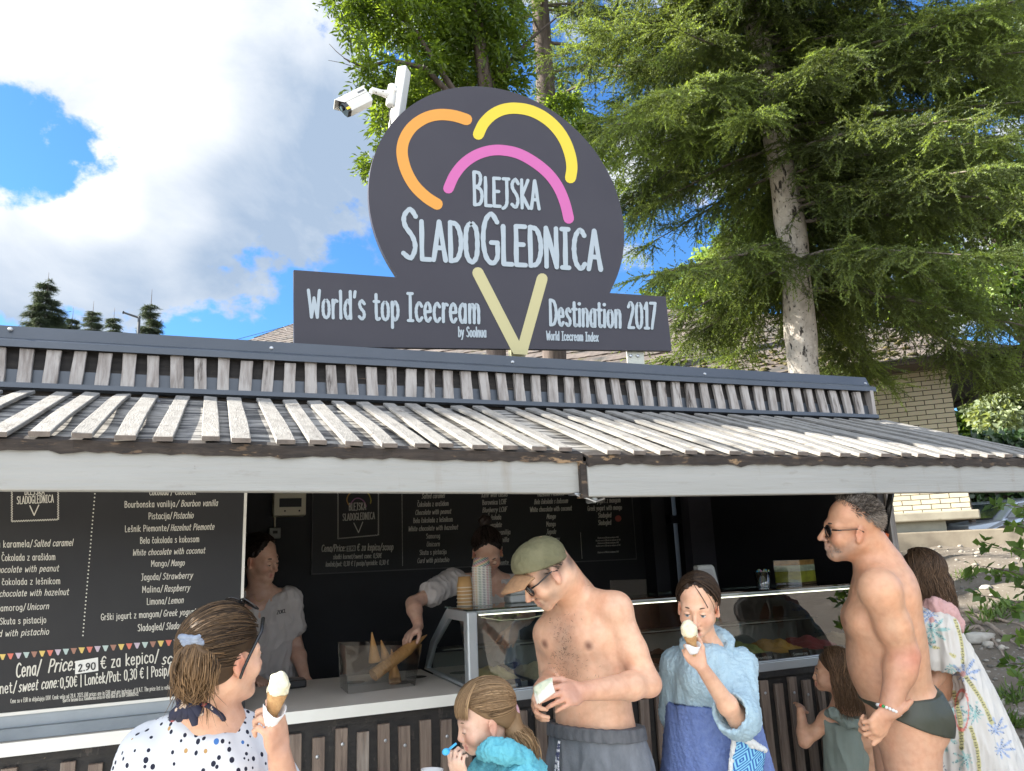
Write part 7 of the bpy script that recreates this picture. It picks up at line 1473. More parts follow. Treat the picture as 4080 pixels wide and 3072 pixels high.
# --- older man in dark trunks ---------------------------------------------------------------------------------------
def older_man():
    root = ground_root(A_(3600, 2850, 3.05), 'grey bearded older man in dark green swim trunks and sunglasses, in profile')
    B = Body(.0044); d = 3.05
    nb, uc, ch, wa, hp = A_(3492, 2262, d), A_(3508, 2350, d), A_(3520, 2470, d), A_(3545, 2650, d), A_(3592, 2800, d)
    ff = unit(-RT*.93+FW*.30); Rr = unit(RT*.30+FW*.93)                            # chest to the left, a little away
    st = [hp+[0, 0, -.10], hp, wa*.5+hp*.5, wa, ch*.5+wa*.5, ch, uc, nb+[0, 0, .02]]
    B.loft(st, [Rr]*8, [.175, .176, .165, .166, .172, .182, .17, .075], [.128, .130, .126, .138, .142, .138, .112, .062], .02)
    B.ell(wa+ff*.060+[0, 0, -.01], (Rr, ff, UPV), (.13, .085, .13), .06); B.ell(ch+ff*.095+[0, 0, .005]-Rr*.07, (Rr, ff, UPV), (.085, .055, .062), .04); B.ell(ch+ff*.095+[0, 0, .005]+Rr*.07, (Rr, ff, UPV), (.085, .055, .062), .04)
    B.ell(uc-ff*.06, (Rr, ff, UPV), (.15, .075, .12), .05); B.ell(hp-ff*.06+[0, 0, -.05]-Rr*.06, (Rr, ff, UPV), (.09, .095, .11), .05); B.ell(hp-ff*.06+[0, 0, -.05]+Rr*.06, (Rr, ff, UPV), (.09, .095, .11), .05)
    sh, el, wr = A_(3505, 2352, 2.86), A_(3604, 2610, 2.86), A_(3540, 2832, 2.80)
    shF, elF, wrF = nb+Rr*.20+[0, 0, -.06], nb+Rr*.24+[0, 0, -.36]+ff*-.06, nb+Rr*.20+ff*.02+[0, 0, -.58]
    for s_ in (sh, shF): B.ball(s_, .068, .06); B.cone(nb+(s_-nb)*.2, s_, .055, .05, .06)
    arm(B, sh, el, wr, 1.12, (.058, .052, .044, .047, .031), .03); arm(B, shF, elF, wrF, 1.1)
    # hand turned back on the hip: fingers forward and curled, thumb pointing backwards and up
    hd = unit(A_(3497, 2885, 2.78)-wr)
    hand(B, wr, hd, unit(_F*.9-_R*.2), unit(_R*.9+UPV*.1), .9, 1.08, .02, (.3, .1), (.85, .9, .95, 1.0))
    t0 = wr+hd*.03; t1, t2, t3 = A_(3575, 2842, 2.77), A_(3605, 2818, 2.78), A_(3630, 2794, 2.79); B.cone(t0, t1, .016, .0135, .012); B.cone(t1, t2, .013, .0122, .006); B.cone(t2, t3, .0122, .0095, .006)
    hf = unit(-_R*.985-_U*.06+_F*.14); hu = unit(_U*.99-_R*.09)
    H = Head(A_(3392, 2098, 3.05), hf, hu, 1.05); H.skin = TAN
    B.cone(nb, H.w(0, -.030, -.055), .068, .062, .04); B.cone(nb+[0, 0, .03]-ff*.035, H.w(0, -.06, -.03), .058, .052, .04); H.build(B, 1.02, 1.1)
    B.cone(H.w(0, .02, -.098), H.w(0, .055, -.108), .028, .02, .03)
    hs = hp+[0, 0, -.04]; z0 = float(gz(hs[0], hs[1])); HH = [hs+Rr*.095*q for q in (-1, 1)]
    legs(B, HH, [np.array([h[0], h[1], z0+.49])+ff*.03-ff*.02*q for h, q in zip(HH, (1, -1))], [np.array([h[0], h[1], z0+.08]) for h in HH], ff, 1.08, (.112, .066, .062, .042))
    sp = H.spots()
    for x in (-1, 1):
        for q in ((0, .092, -.092), (.032*x, .074, -.086), (.050*x, .035, -.068), (.014*x, .098, -.055), (.052*x, .01, -.05), (.03*x, .05, -.105)): sp.append((H.w(*q), .028, (.34, .265, .21), .62))
    sp += [(H.c, .16, (.43, .20, .115), .5), (el-_F*.03, .060, (.56, .20, .14), .8), (ch+ff*.14-Rr*.09+[0, 0, .0], .017, (.28, .10, .075), .85), (wr*.5+el*.5, .11, (.44, .22, .14), .6), (wr, .09, (.46, .24, .16), .5), (nb, .10, (.46, .22, .13), .5), (uc-ff*.1, .14, (.50, .28, .18), .4), (hp+[0, 0, -.3], .30, (.56, .34, .25), .6)]
    body = person_mesh(B, 'body', root, (.66, .365, .22), sp)
    rng = np.random.default_rng(6); paths = []; tn = []
    for k in range(6500):
        d0 = unit(np.array([rng.normal(0, .8), rng.normal(-.35, .8), rng.uniform(-.45, .9)])); 
        if d0[1]*.66-d0[2]*.75 > -.30+.22*rng.random(): continue
        if d0[2] < -.10 and d0[1] > -.15: continue
        q0 = scalp_path(H, d0, d0, .0, 2, (.0765, .0970, .0870))[0]; nn = unit(H.r*d0[0]+H.f*d0[1]+H.u*d0[2]); g = unit(nn*(.75 if d0[2] > .35 else .35)-H.f*.55-H.u*(.5 if d0[2] < .35 else -.05)+rng.normal(0, .22, 3))*rng.uniform(.010, .022); paths.append(np.array([q0, q0+g*.5+nn*.001, q0+g])); tn.append(np.clip(rng.normal(.22 if d0[2] > .25 else .62, .22), 0, 1))
    hm = hairmat('greying_hair', (.030, .022, .017), (.40, .34, .28)); V, Q = hair_cap(H, (0, -.66, .75), .050, .0030, -.050, .004, -.30).mesh(1); V = V+vnormals(V, Q)*(.0008*wnoise(V, .02, 3))[:, None]; mesh_obj('scalp_hair', V, Q, hm, body, True, np.clip(.26+.22*wnoise(V, .013, 4), 0, 1)[:, None]*np.ones(3))
    strands('hair', paths, .0013, hairmat('greying_hair', (.025, .018, .014), (.22, .18, .14)), body, 7, lambda j, r: tn[j])
    paths = []
    for k in range(900):
        x = rng.choice([-1, 1])*rng.uniform(.0, .05); y = .088-abs(x)*abs(x)*14-rng.uniform(0, .012); z = -.085-rng.uniform(-.018, .022)+(abs(x) > .03)*.02; p = H.w(x, y+.004, z); e_ = unit(H.f*.5-H.u*.8+rng.normal(0, .3, 3))*.006; paths.append([p, p+e_*.5, p+e_])
    strands('beard', paths, .0007, hairmat('grey_beard', (.16, .13, .11), (.42, .38, .34)), body, 8)
    H.eyes(body, lids=.5, brow=(.05, .035, .025)); sunglasses(body, H, (.014, .010, .008), y=.097)
    b = MB(); b.tube([H.w(-.0735, .055, .003), H.w(-.077, .03, .004), H.w(-.0805, .005, .006)], .0032, 6); b.build('sunglass_temple', pm('brown_horn', (.13, .06, .03), .3), body)
    # trunks
    S = Body(.0042); S.loft([hp+[0, 0, -.115], hp+[0, 0, -.03], wa*.3+hp*.7], [Rr]*3, [.190, .190, .182], [.154, .152, .150], .02)
    for q in (-1, 1): S.ell(hp-ff*.06+[0, 0, -.05]+Rr*.06*q, (Rr, ff, UPV), (.102, .110, .124), .03); S.cone(hp+Rr*.10*q+[0, 0, -.04], hp+Rr*.10*q+[0, 0, -.13], .124, .124, .02)
    S.plane_cut(unit(-UPV-ff*.28), A_(3570, 2722, d), .004); S.plane_cut(unit(UPV-ff*.42), A_(3655, 2868, d), .004)
    cloth_mesh(S, 'swim_trunks', body, pm('dark_green_nylon', (.042, .046, .030), .45, (.052, .056, .038), ns=5, bump=.1, bs=300), .0012, .12, 3)
    # bead bracelet: every bead a small ball on the wrist
    ax = unit(wr-el); u = unit(np.cross(ax, [0, 0, 1])); v = np.cross(ax, u); b = MB(); b2 = MB(); b3 = MB(); c = wr-ax*.004
    for i in range(22):
        a = 2*math.pi*i/22; p = c+(u*math.cos(a)+v*math.sin(a))*.0395; (b2 if i in (15,) else b3 if i in (16,) else b).ball(p, .0058, 10, 7)
    br = b.build('bracelet', pm('pearl_bead', (.72, .72, .68), .25), body, smooth=True); b2.build('green_bead', pm('green_bead', (.03, .30, .08), .3), br, smooth=True); b3.build('red_bead', pm('red_bead', (.6, .06, .03), .3), br, smooth=True)

# --- woman in the dotted shirt, seen from behind ----------------------------------------------------------------------
def dotted_woman():
    d = 1.85; root = ground_root(A_(800, 3600, d), 'brown haired woman in white shirt with dark dots, holding an ice cream, seen from behind')
    B = Body(.0040); ff = unit(FW*.86+RT*.50); Rr = unit(np.cross(ff, UPV))
    nb, ch, wa, hp = A_(842, 2850, d), A_(800, 3180, d+.03), A_(790, 3520, d+.05), A_(790, 3850, d+.05)
    st = [hp+[0, 0, -.1], hp, wa, ch, ch*.4+nb*.6, nb+[0, 0, .01]]; B.loft(st, [Rr]*6, [.18, .178, .145, .155, .150, .06], [.125, .12, .10, .11, .09, .05], .02)
    shL, elL, wrL = A_(612, 3018, d-.02), A_(395, 3420, d-.08), A_(560, 3760, d-.02); shR, elR, wrR = A_(1010, 2985, d+.06), A_(1165, 3300, d-.02), A_(1112, 3000, d-.12)
    for s_ in (shL, shR): B.ball(s_, .050, .05); B.cone(nb, s_, .040, .040, .05)
    arm(B, shL, elL, wrL, .9); arm(B, shR, elR, wrR, .92)
    hand(B, wrR, A_(1092, 2890, d-.14)-wrR, unit(-_R*.75+_F*.3), unit(_F*-.2+_R*.3+UPV*.6), .9, .95, .05, (.35, .7), (1.0, 1.0, 1.05, 1.1)); hand(B, wrL, unit(-UPV+FW*.4), Rr, ff, .4, .9)
    hf = unit(_R*.56+_F*.82-_U*.10); hu = unit(_U*.97+_F*.10-_R*.04)
    H = Head(A_(890, 2612, d), hf, hu, .93); H.skin = FAIR; B.cone(nb, H.w(0, -.03, -.06), .050, .047, .03); H.build(B, .92, .9)
    standing_legs(B, hp, Rr, ff, .95)
    sp = H.spots()+[(nb, .09, (.50, .22, .14), .5), (H.w(.08, -.01, -.01), .03, (.55, .2, .13), .5), (wrR, .12, (.44, .22, .15), .6)]
    body = person_mesh(B, 'body', root, FAIR, sp); H.eyes(body, lids=.4)
    # hair: brushed back into a low ponytail bun
    M = hairmat('brown_blond_hair', (.030, .018, .010), (.26, .155, .075), .5); hc = hair_cap(H, (0, -.80, .60), -.030, .008, -.062)
    V, Q = hc.mesh(1); mesh_obj('hair', V, Q, M, body, True, np.full((len(V), 3), .12)); rng = np.random.default_rng(9)
    hair = body.children[-1]; tie = unit([-.25, -.95, -.02]); paths = []
    for k in range(1500):
        a = rng.uniform(0, 1); x = rng.choice([-1, 1]); d0 = unit(np.array([x*rng.uniform(.0, 1), rng.uniform(-.6, .80), rng.uniform(-.35, 1)]))
        if d0[1]*.80-d0[2]*.60 > .42 or (d0[1] > .05 and d0[2] < .05 and abs(d0[0]) > .5): continue
        paths.append(scalp_path(H, d0, tie+rng.normal(0, .07, 3), .004+.005*rng.random(), 9, (.083, .103, .094)))
    strands('hair_strand', paths, .0018, M, hair, 10, lambda j, r: np.clip(r.normal(.22, .2), 0, 1))
    tp = A_(795, 2545, d-.06); bc = A_(778, 2668, d-.10); bn = Body(.004); bn.ell(bc, (RT, FW, UPV), (.040, .036, .044), .02); bn.ball(tp*.6+bc*.4, .034, .03); V, Q = bn.mesh(1); V = V+vnormals(V, Q)*(.003*wnoise(V, .02, 2))[:, None]
    pt = mesh_obj('ponytail', V, Q, M, hair, True, np.full((len(V), 3), .35)); paths = []
    for k in range(520):
        n = rand_dirs(1, rng)[0]; a = tp+n*.020; m1 = bc*.6+tp*.4+n*np.array([.047, .045, .03]); m2 = bc+n*np.array([.051, .047, .05])-[0, 0, .012]; e = bc+n*np.array([.030, .026, .02])+np.array([rng.normal(0, .014), rng.normal(0, .012), -.040-rng.uniform(0, .022)])
        paths.append([np.array(q) for q in _smooth([a, m1, m2, e], 4)])
    strands('ponytail_strand', paths, .0017, M, pt, 11, lambda j, r: np.clip(r.normal(.65, .28), 0, 1))
    paths = []
    for k in range(60):
        p = H.w(rng.uniform(-.06, .06), -.075, -.05); e = p+np.array([rng.normal(0, .02), rng.normal(0, .02), -.05-rng.uniform(0, .05)]); paths.append([p, p*.5+e*.5+rng.normal(0, .006, 3), e])
    strands('loose_hair', paths, .0008, M, hair, 12)
    b = MB(); 
    for k in range(3): b.tube([tp-FW*.012+UPV*.004+(RT*math.cos(a)+FW*.9*math.sin(a)+UPV*.15*math.sin(a))*(.030+.003*math.sin(5*a+k))+UPV*.006*(k-1)+rng.normal(0, .0015, 3) for a in np.linspace(0, 2*math.pi, 22)], .0075, 7)
    b.build('scrunchie', pm('grey_blue_cloth', (.30, .34, .41), .9, (.22, .25, .31), ns=60, bump=.8, bs=120), hair, smooth=True)
    # sunglasses pushed up on the head
    H2 = Head(H.w(0, .006, .062), unit(H.f*.62+H.u*.80), unit(H.u*.62-H.f*.80), .93); sunglasses(hair, H2, (.014, .014, .016), y=.083, z=.0, temple=False, rad=.026)
    b = MB()
    for x in (-1, 1): b.tube([H.w(.060*x, .075, .088), H.w(.086*x, .050, .060), H.w(.092*x, .012, .010), H.w(.090*x, -.005, -.022), H.w(.086*x, -.012, -.045)], [.0045, .004, .0036, .0036, .0034], 6)
    b.build('sunglass_temple', pm('black_acetate', (.012, .012, .013), .2), hair, smooth=True)
    # shirt with printed dots
    S = Body(.0045); up = nb*.86+ch*.14
    S.loft([hp+[0, 0, -.02], wa, ch, ch*.4+nb*.6+[0, 0, -.005], nb+[0, 0, -.016]], [Rr]*5, [.19, .160, .164, .158, .078], [.14, .12, .125, .108, .066], .02)
    for s_, e_ in ((shL, elL), (shR, elR)): S.ball(s_, .064, .05); S.cone(nb+(s_-nb)*.25+[0, 0, -.012], s_, .050, .062, .05); S.cone(s_, s_*.45+e_*.55, .066, .068, .03)
    m, nt, b_, out = nodes('dotted_cotton'); N = nt.nodes; L = nt.links
    tc = N.new('ShaderNodeTexCoord'); vo = N.new('ShaderNodeTexVoronoi'); vo.inputs['Scale'].default_value = 54; vo.inputs['Randomness'].default_value = .95
    mp = N.new('ShaderNodeMapping'); mp.inputs['Scale'].default_value = (1, 1, .82); L.new(tc.outputs['Object'], mp.inputs['Vector']); L.new(mp.outputs[0], vo.inputs['Vector'])
    sp_ = N.new('ShaderNodeSeparateColor'); L.new(vo.outputs['Color'], sp_.inputs[0])
    rad = N.new('ShaderNodeMapRange'); L.new(sp_.outputs[0], rad.inputs['Value']); rad.inputs['To Min'].default_value = .20; rad.inputs['To Max'].default_value = .33
    lt = N.new('ShaderNodeMath'); lt.operation = 'LESS_THAN'; L.new(vo.outputs['Distance'], lt.inputs[0]); L.new(rad.outputs[0], lt.inputs[1])
    g1 = N.new('ShaderNodeMath'); g1.operation = 'GREATER_THAN'; L.new(sp_.outputs[1], g1.inputs[0]); g1.inputs[1].default_value = .93
    g2 = N.new('ShaderNodeMath'); g2.operation = 'GREATER_THAN'; L.new(sp_.outputs[2], g2.inputs[0]); g2.inputs[1].default_value = .95
    dc = N.new('ShaderNodeMix'); dc.data_type = 'RGBA'; dc.inputs[6].default_value = (.010, .012, .028, 1); dc.inputs[7].default_value = (.05, .16, .42, 1); L.new(g1.outputs[0], dc.inputs['Factor'])
    d2 = N.new('ShaderNodeMix'); d2.data_type = 'RGBA'; d2.inputs[7].default_value = (.45, .27, .10, 1); L.new(dc.outputs[2], d2.inputs[6]); L.new(g2.outputs[0], d2.inputs['Factor'])
    fm = N.new('ShaderNodeMix'); fm.data_type = 'RGBA'; fm.inputs[6].default_value = (.62, .625, .64, 1); L.new(d2.outputs[2], fm.inputs[7]); L.new(lt.outputs[0], fm.inputs['Factor']); L.new(fm.outputs[2], b_.inputs['Base Color']); b_.inputs['Roughness'].default_value = .9
    cloth_mesh(S, 'shirt', body, m, .007, .16, 6, (1, 1, .5))
    # patterned halter strap at the nape
    m2 = pm('patterned_strap', (.02, .022, .05), .8, (.012, .013, .03), ns=30, layers=(((.55, .42, .32), 34, (1, 1, 1), .62, .64), ((.30, .06, .06), 28, (1, 1, 1), .66, .68), ((.08, .22, .5), 30, (1, 1, 1), .68, .7)))
    b = MB(); n0 = A_(752, 2810, d-.10)
    for k in range(5): q = n0+RT*(.006*k-.012)+UPV*(.004*math.sin(k*2)); b.tube([q+UPV*.024+RT*(.006*k-.010), q+FW*-.008, q-UPV*.020+RT*(.009*k-.020)-FW*.004, q-UPV*(.030+.012*math.sin(k*2.6))+RT*(.012*k-.026)], [.010, .013, .012, .007], 8)
    b.tube([n0+UPV*.01, A_(830, 2812, d-.10), A_(880, 2850, d-.07), A_(905, 2885, d-.02)], .006, 7); b.build('halter_strap', m2, body, smooth=True)
    cone_held('ice_cream_cone', A_(1080, 2868, d-.145), A_(1106, 2758, d-.14), .0225, 'vanilla ice cream cone with white napkin held up by the woman in the dotted shirt', .0215)
def cone_held(name, bot, top, r, label, rs=.03, lick=False):
    """wafer cup cone with a napkin and a scooped, slightly melting ball"""
    root = empty(name, bot, label, 'ice cream cone', 'ice cream cones being eaten'); ax = unit(top-bot); L = np.linalg.norm(top-bot); e = unit(np.cross(ax, [.3, 1, .2])); f = np.cross(ax, e)
    b = MB(); b.lathe([(.004, -.02), (r*.52, L*.18), (r*.80, L*.62), (r, L*.95), (r*1.03, L), (r*.9, L*1.0)], bot, 24, ax, cap=False); b.build('wafer', pm('wafer_cup', (.50, .29, .12), .65, (.40, .21, .08), ns=60, bump=.7, bs=130, lo=.4, hi=.6), root, smooth=True)
    I = Body(.0028); c = top+ax*rs*.45
    for (u, v, w, q) in ((0, 0, 0, 1.0), (.30, .1, .55, .78), (-.30, .2, .40, .75), (.05, -.35, .62, .70), (-.08, .05, 1.0, .58), (.5, -.1, -.18, .5), (-.5, .15, -.25, .5), (.05, .55, -.2, .5), (0, -.55, -.22, .5)): I.ball(c+(e*u+f*v+ax*w)*rs, rs*q, .008)
    V, Q = I.mesh(1); N_ = vnormals(V, Q); V = V+N_*(.0016*wnoise(V*[1, 1, 1], .022, 4)+.0008*wnoise(V, .008, 6))[:, None]
    m = pm('vanilla_ice', (.78, .72, .52), .42, (.72, .65, .43), ns=30, bump=.4, bs=120, sss=.15); mesh_obj('ice_cream', V, Q, m, root, True)
    b = MB(); n = 22
    def nap(u, v):
        a = 2*math.pi*u*1.06; rr = r*(.50+.52*v)*1.10+.0015*math.sin(9*a+3*v)+(.004*v if .3 < u < .5 else 0); return bot+ax*(-.012+L*(.60+.16*math.sin(2*a+.6))*v)+(e*math.cos(a)+f*math.sin(a))*rr
    b.grid(nap, n, 6); o = b.build('napkin', pm('white_paper', (.78, .78, .77), .8), root, smooth=True); o.modifiers.new('t', 'SOLIDIFY').thickness = .0008
# --- girl eating an ice cream in a towelling poncho ------------------------------------------------------------------
def terry(name, c, c2): return pm(name, c, .95, c2, ns=45, bump=1.0, bs=170, lo=.35, hi=.65, layers=((tuple(q*.82 for q in c), 9, (1, 1, .45), .55, .72),))
def ice_girl():
    d = 2.80; root = ground_root(A_(2860, 3050, d), 'girl in pale and mid blue towel poncho licking an ice cream cone')
    B = Body(.0040); ff = unit(-FW*.92-RT*.30); Rr = unit(np.cross(ff, UPV))
    nb, ch, wa, hp = A_(2815, 2575, d+.03), A_(2820, 2740, d+.04), A_(2845, 2960, d+.05), A_(2850, 3120, d+.05)
    B.loft([hp+[0, 0, -.1], hp, wa, ch, nb+[0, 0, -.05], nb], [Rr]*6, [.14, .138, .115, .125, .12, .05], [.10, .098, .08, .085, .075, .045], .02)
    sR, eR, wR = A_(2945, 2640, d+.02), A_(2938, 2868, d-.19), A_(2795, 2655, d-.27); sL, eL, wL = A_(2700, 2640, d+.10), A_(2690, 2900, d+.10), A_(2720, 3090, d+.12)
    for s_ in (sR, sL): B.ball(s_, .040, .04); B.cone(nb, s_, .032, .032, .04)
    arm(B, sR, eR, wR, .74); arm(B, sL, eL, wL, .74)
    hand(B, wR, A_(2748, 2590, d-.26)-wR, unit(_R*.2+_F*.55-_U*.1), unit(UPV*.7+_R*.5), 1.0, .80, .04, (.45, .55), (1.05, 1.1, 1.15, 1.2)); hand(B, wL, unit(-UPV+FW*-.2), -Rr, ff, .4, .78)
    hf = unit(-_F*.88-_R*.36-_U*.10); hu = unit(_U*.99-_R*.06+_F*.0)
    H = Head(A_(2782, 2412, d), hf, hu, .88, .8, .010); H.skin = FAIR; B.cone(nb, H.w(0, -.025, -.06), .042, .041, .03); H.build(B, .90, .85)
    standing_legs(B, hp, Rr, ff, .82)
    body = person_mesh(B, 'body', root, FAIR, H.spots()+[(wR, .08, (.50, .24, .16), .4)]); H.eyes(body, iris=(.12, .15, .17), lids=.30, brow=(.09, .055, .035), browth=.9)
    M = hairmat('dark_brown_girl', (.018, .011, .007), (.11, .066, .038), .4); V, Q = hair_cap(H, (0, -.70, .71), .044, .006, -.07, .004, .55).mesh(1); V = rough_cap(V, Q); hair = mesh_obj('hair', V, Q, M, body, True, np.full((len(V), 3), .15)); rng = np.random.default_rng(21); paths = []
    for k in range(1300):
        x = rng.choice([-1, 1]); d0 = unit(np.array([rng.normal(0, .10)+.10, rng.uniform(-.5, .62), 1.0])); d1 = unit(np.array([x*rng.uniform(.25, 1), rng.uniform(-1, -.1), rng.uniform(-.75, .15)])); paths.append(scalp_path(H, d0, d1, .004+.005*rng.random(), 9, (.083, .103, .093)))
    strands('hair_strand', paths, .0016, M, hair, 22, lambda j, r: np.clip(r.normal(.3, .22), 0, 1))
    paths = []
    paths += [[H.w(-.078, .012, .0+.002*k), H.w(-.081, -.002, -.04), H.w(-.078-.002*k, -.018, -.085)] for k in range(8)]; strands('loose_lock', paths, .0008, M, hair, 23)
    # poncho: pale blue top with hood, mid blue lower part
    def pon(z0, z1, infl, hem=True):
        S = Body(.0045)
        S.loft([A_(2868, 3420, d+.04), A_(2862, 3100, d+.03), A_(2840, 2900, d+.03), A_(2828, 2740, d+.03), A_(2820, 2640, d+.03), nb+[0, 0, -.01]], [Rr]*6, [.225+infl, .200+infl, .165+infl, .138+infl, .122+infl, .068], [.155+infl, .145+infl, .130+infl, .120+infl, .108+infl, .062], .02)
        for s_, e_, q in ((sR, eR, 1), (sL, eL, -1)): S.cone(nb+(s_-nb)*.3+[0, 0, -.02], s_+[0, 0, -.005], .045, .055+infl, .05); 
        return S
    zs_ = A_(2780, 2800, d)[2]
    S = pon(0, 0, 0); S.ell(nb+ff*.055-UPV*.06, (Rr, ff, UPV), (.085, .06, .075), .04); S.ell(nb+ff*.075-UPV*.11, (Rr, ff, UPV), (.08, .05, .06), .04)
    c0 = s1 = sR*.35+eR*.65
    S.plane_cut(UPV, (0, 0, zs_), .006); ed = unit(eR-sR); ei = unit(wR-eR)
    S.cone(sR+[0, 0, -.02], sR*.05+eR*.95+RT*.008-FW*.005, .054, .068, .05); S.cone(sL+[0, 0, -.02], sL*.2+eL*.8, .055, .062, .05)
    S.cone(eR, eR+ei*.05+ed*.01, .060, .064, .03); S.plane_cut(unit(-ed*.5-ei*.8), eR+ei*.055+ed*.02, .004, eR-.17, eR+.17); S.cone(eR+ei*.02, eR+ei*.10+ed*.03, .046, .064, .008, 's')
    lightm = terry('pale_blue_terry', (.36, .50, .58), (.42, .56, .63)); top = cloth_mesh(S, 'poncho', body, lightm, .005, .10, 14, (1, 1, .35))
    S = pon(0, 0, .010); S.plane_cut(-UPV, (0, 0, zs_-.001), .004); S.plane_cut(UPV, A_(2860, 3400, d), .004); low = cloth_mesh(S, 'poncho_skirt', top, terry('mid_blue_terry', (.13, .19, .42), (.17, .24, .48)), .005, .11, 15, (1, 1, .25))
    Hd = Body(.0045); hb = nb+[0, 0, -.005]
    for t in np.linspace(-2.45, 2.45, 13):
        o = Rr*math.sin(t)*.076-ff*math.cos(t)*.058; z = .030*math.cos(t)+.004; Hd.ball(hb+o+[0, 0, z-.028*(abs(t) > 1.9)], .021+.014*max(0, math.cos(t)), .03)
    Hd.cone(hb-ff*.075+[0, 0, .02], hb-ff*.10+[0, 0, -.08], .05, .06, .03); cloth_mesh(Hd, 'hood', top, lightm, .006, .05, 16)
    b = MB(); 
    # patterned pocket with white fleece piping on the lower right
    pk = [(2905, 2905), (3025, 2972), (3005, 3140), (2880, 3120)]; pf = lambda x, y, l=0: A_(x, y, d-.146-.0*l)
    P = [A_(x, y, d-(.150 if x < 2950 else .105)) for x, y in pk]; n_ = unit(np.cross(P[1]-P[0], P[3]-P[0])); n_ = n_ if np.dot(n_, -FW) > 0 else -n_
    mp_, nt, b_, out = nodes('diamond_print'); N = nt.nodes; L = nt.links; tc = N.new('ShaderNodeTexCoord')
    ex_, ey_ = unit(P[1]-P[0]), unit(P[3]-P[0]); o_ = P[0]-v3(root['_w'])
    def dot_(v, off):
        q = N.new('ShaderNodeVectorMath'); q.operation = 'DOT_PRODUCT'; L.new(tc.outputs['Object'], q.inputs[0]); q.inputs[1].default_value = tuple(v); s_ = N.new('ShaderNodeMath'); s_.operation = 'SUBTRACT'; L.new(q.outputs['Value'], s_.inputs[0]); s_.inputs[1].default_value = float(off); return s_.outputs[0]
    def mth(op, a, c=None):
        q = N.new('ShaderNodeMath'); q.operation = op
        for i, v in enumerate((a, c)):
            if v is None: continue
            if isinstance(v, float): q.inputs[i].default_value = v
            else: L.new(v, q.inputs[i])
        return q.outputs[0]
    u = dot_(ex_, ex_@o_); v = dot_(ey_, ey_@o_)
    tri = lambda s_, p: mth('PINGPONG', s_, p)
    dm = mth('ADD', mth('MULTIPLY', tri(u, .034), 1.0), mth('MULTIPLY', tri(v, .044), .78)); st = mth('LESS_THAN', mth('PINGPONG', dm, .0062), .0030)
    m1 = N.new('ShaderNodeMix'); m1.data_type = 'RGBA'; m1.inputs[6].default_value = (.03, .13, .40, 1); m1.inputs[7].default_value = (.24, .56, .74, 1); L.new(st, m1.inputs['Factor'])
    hd_ = mth('LESS_THAN', v, .022); m2_ = N.new('ShaderNodeMix'); m2_.data_type = 'RGBA'; m2_.inputs[7].default_value = (.035, .16, .44, 1); L.new(m1.outputs[2], m2_.inputs[6]); L.new(hd_, m2_.inputs['Factor']); L.new(m2_.outputs[2], b_.inputs['Base Color']); b_.inputs['Roughness'].default_value = .85
    b = MB(); b.grid(lambda a, c: (P[0]*(1-a)+P[1]*a)*(1-c)+(P[3]*(1-a)+P[2]*a)*c+n_*(.028+.012*math.sin(math.pi*a)), 10, 10); pc = b.build('pocket', mp_, low, smooth=True); pc.modifiers.new('t', 'SOLIDIFY').thickness = .006
    pip = Body(.0040); e0, e1 = P[0]+n_*.032, P[1]+n_*.032; pip.chain([e0, e0*.5+e1*.5+n_*.013, e1], [.011, .012, .010], .01); pip.chain([e0, P[3]+n_*.03], [.008, .008], .01); cloth_mesh(pip, 'pocket_piping', pc, terry('white_fleece', (.66, .67, .66), (.74, .75, .74)), .004, .02, 4)
    cone_held('ice_cream_cone', A_(2762, 2590, d-.275), A_(2750, 2532, d-.265), .0222, 'vanilla ice cream cone being licked by the girl in the blue poncho', .0245)

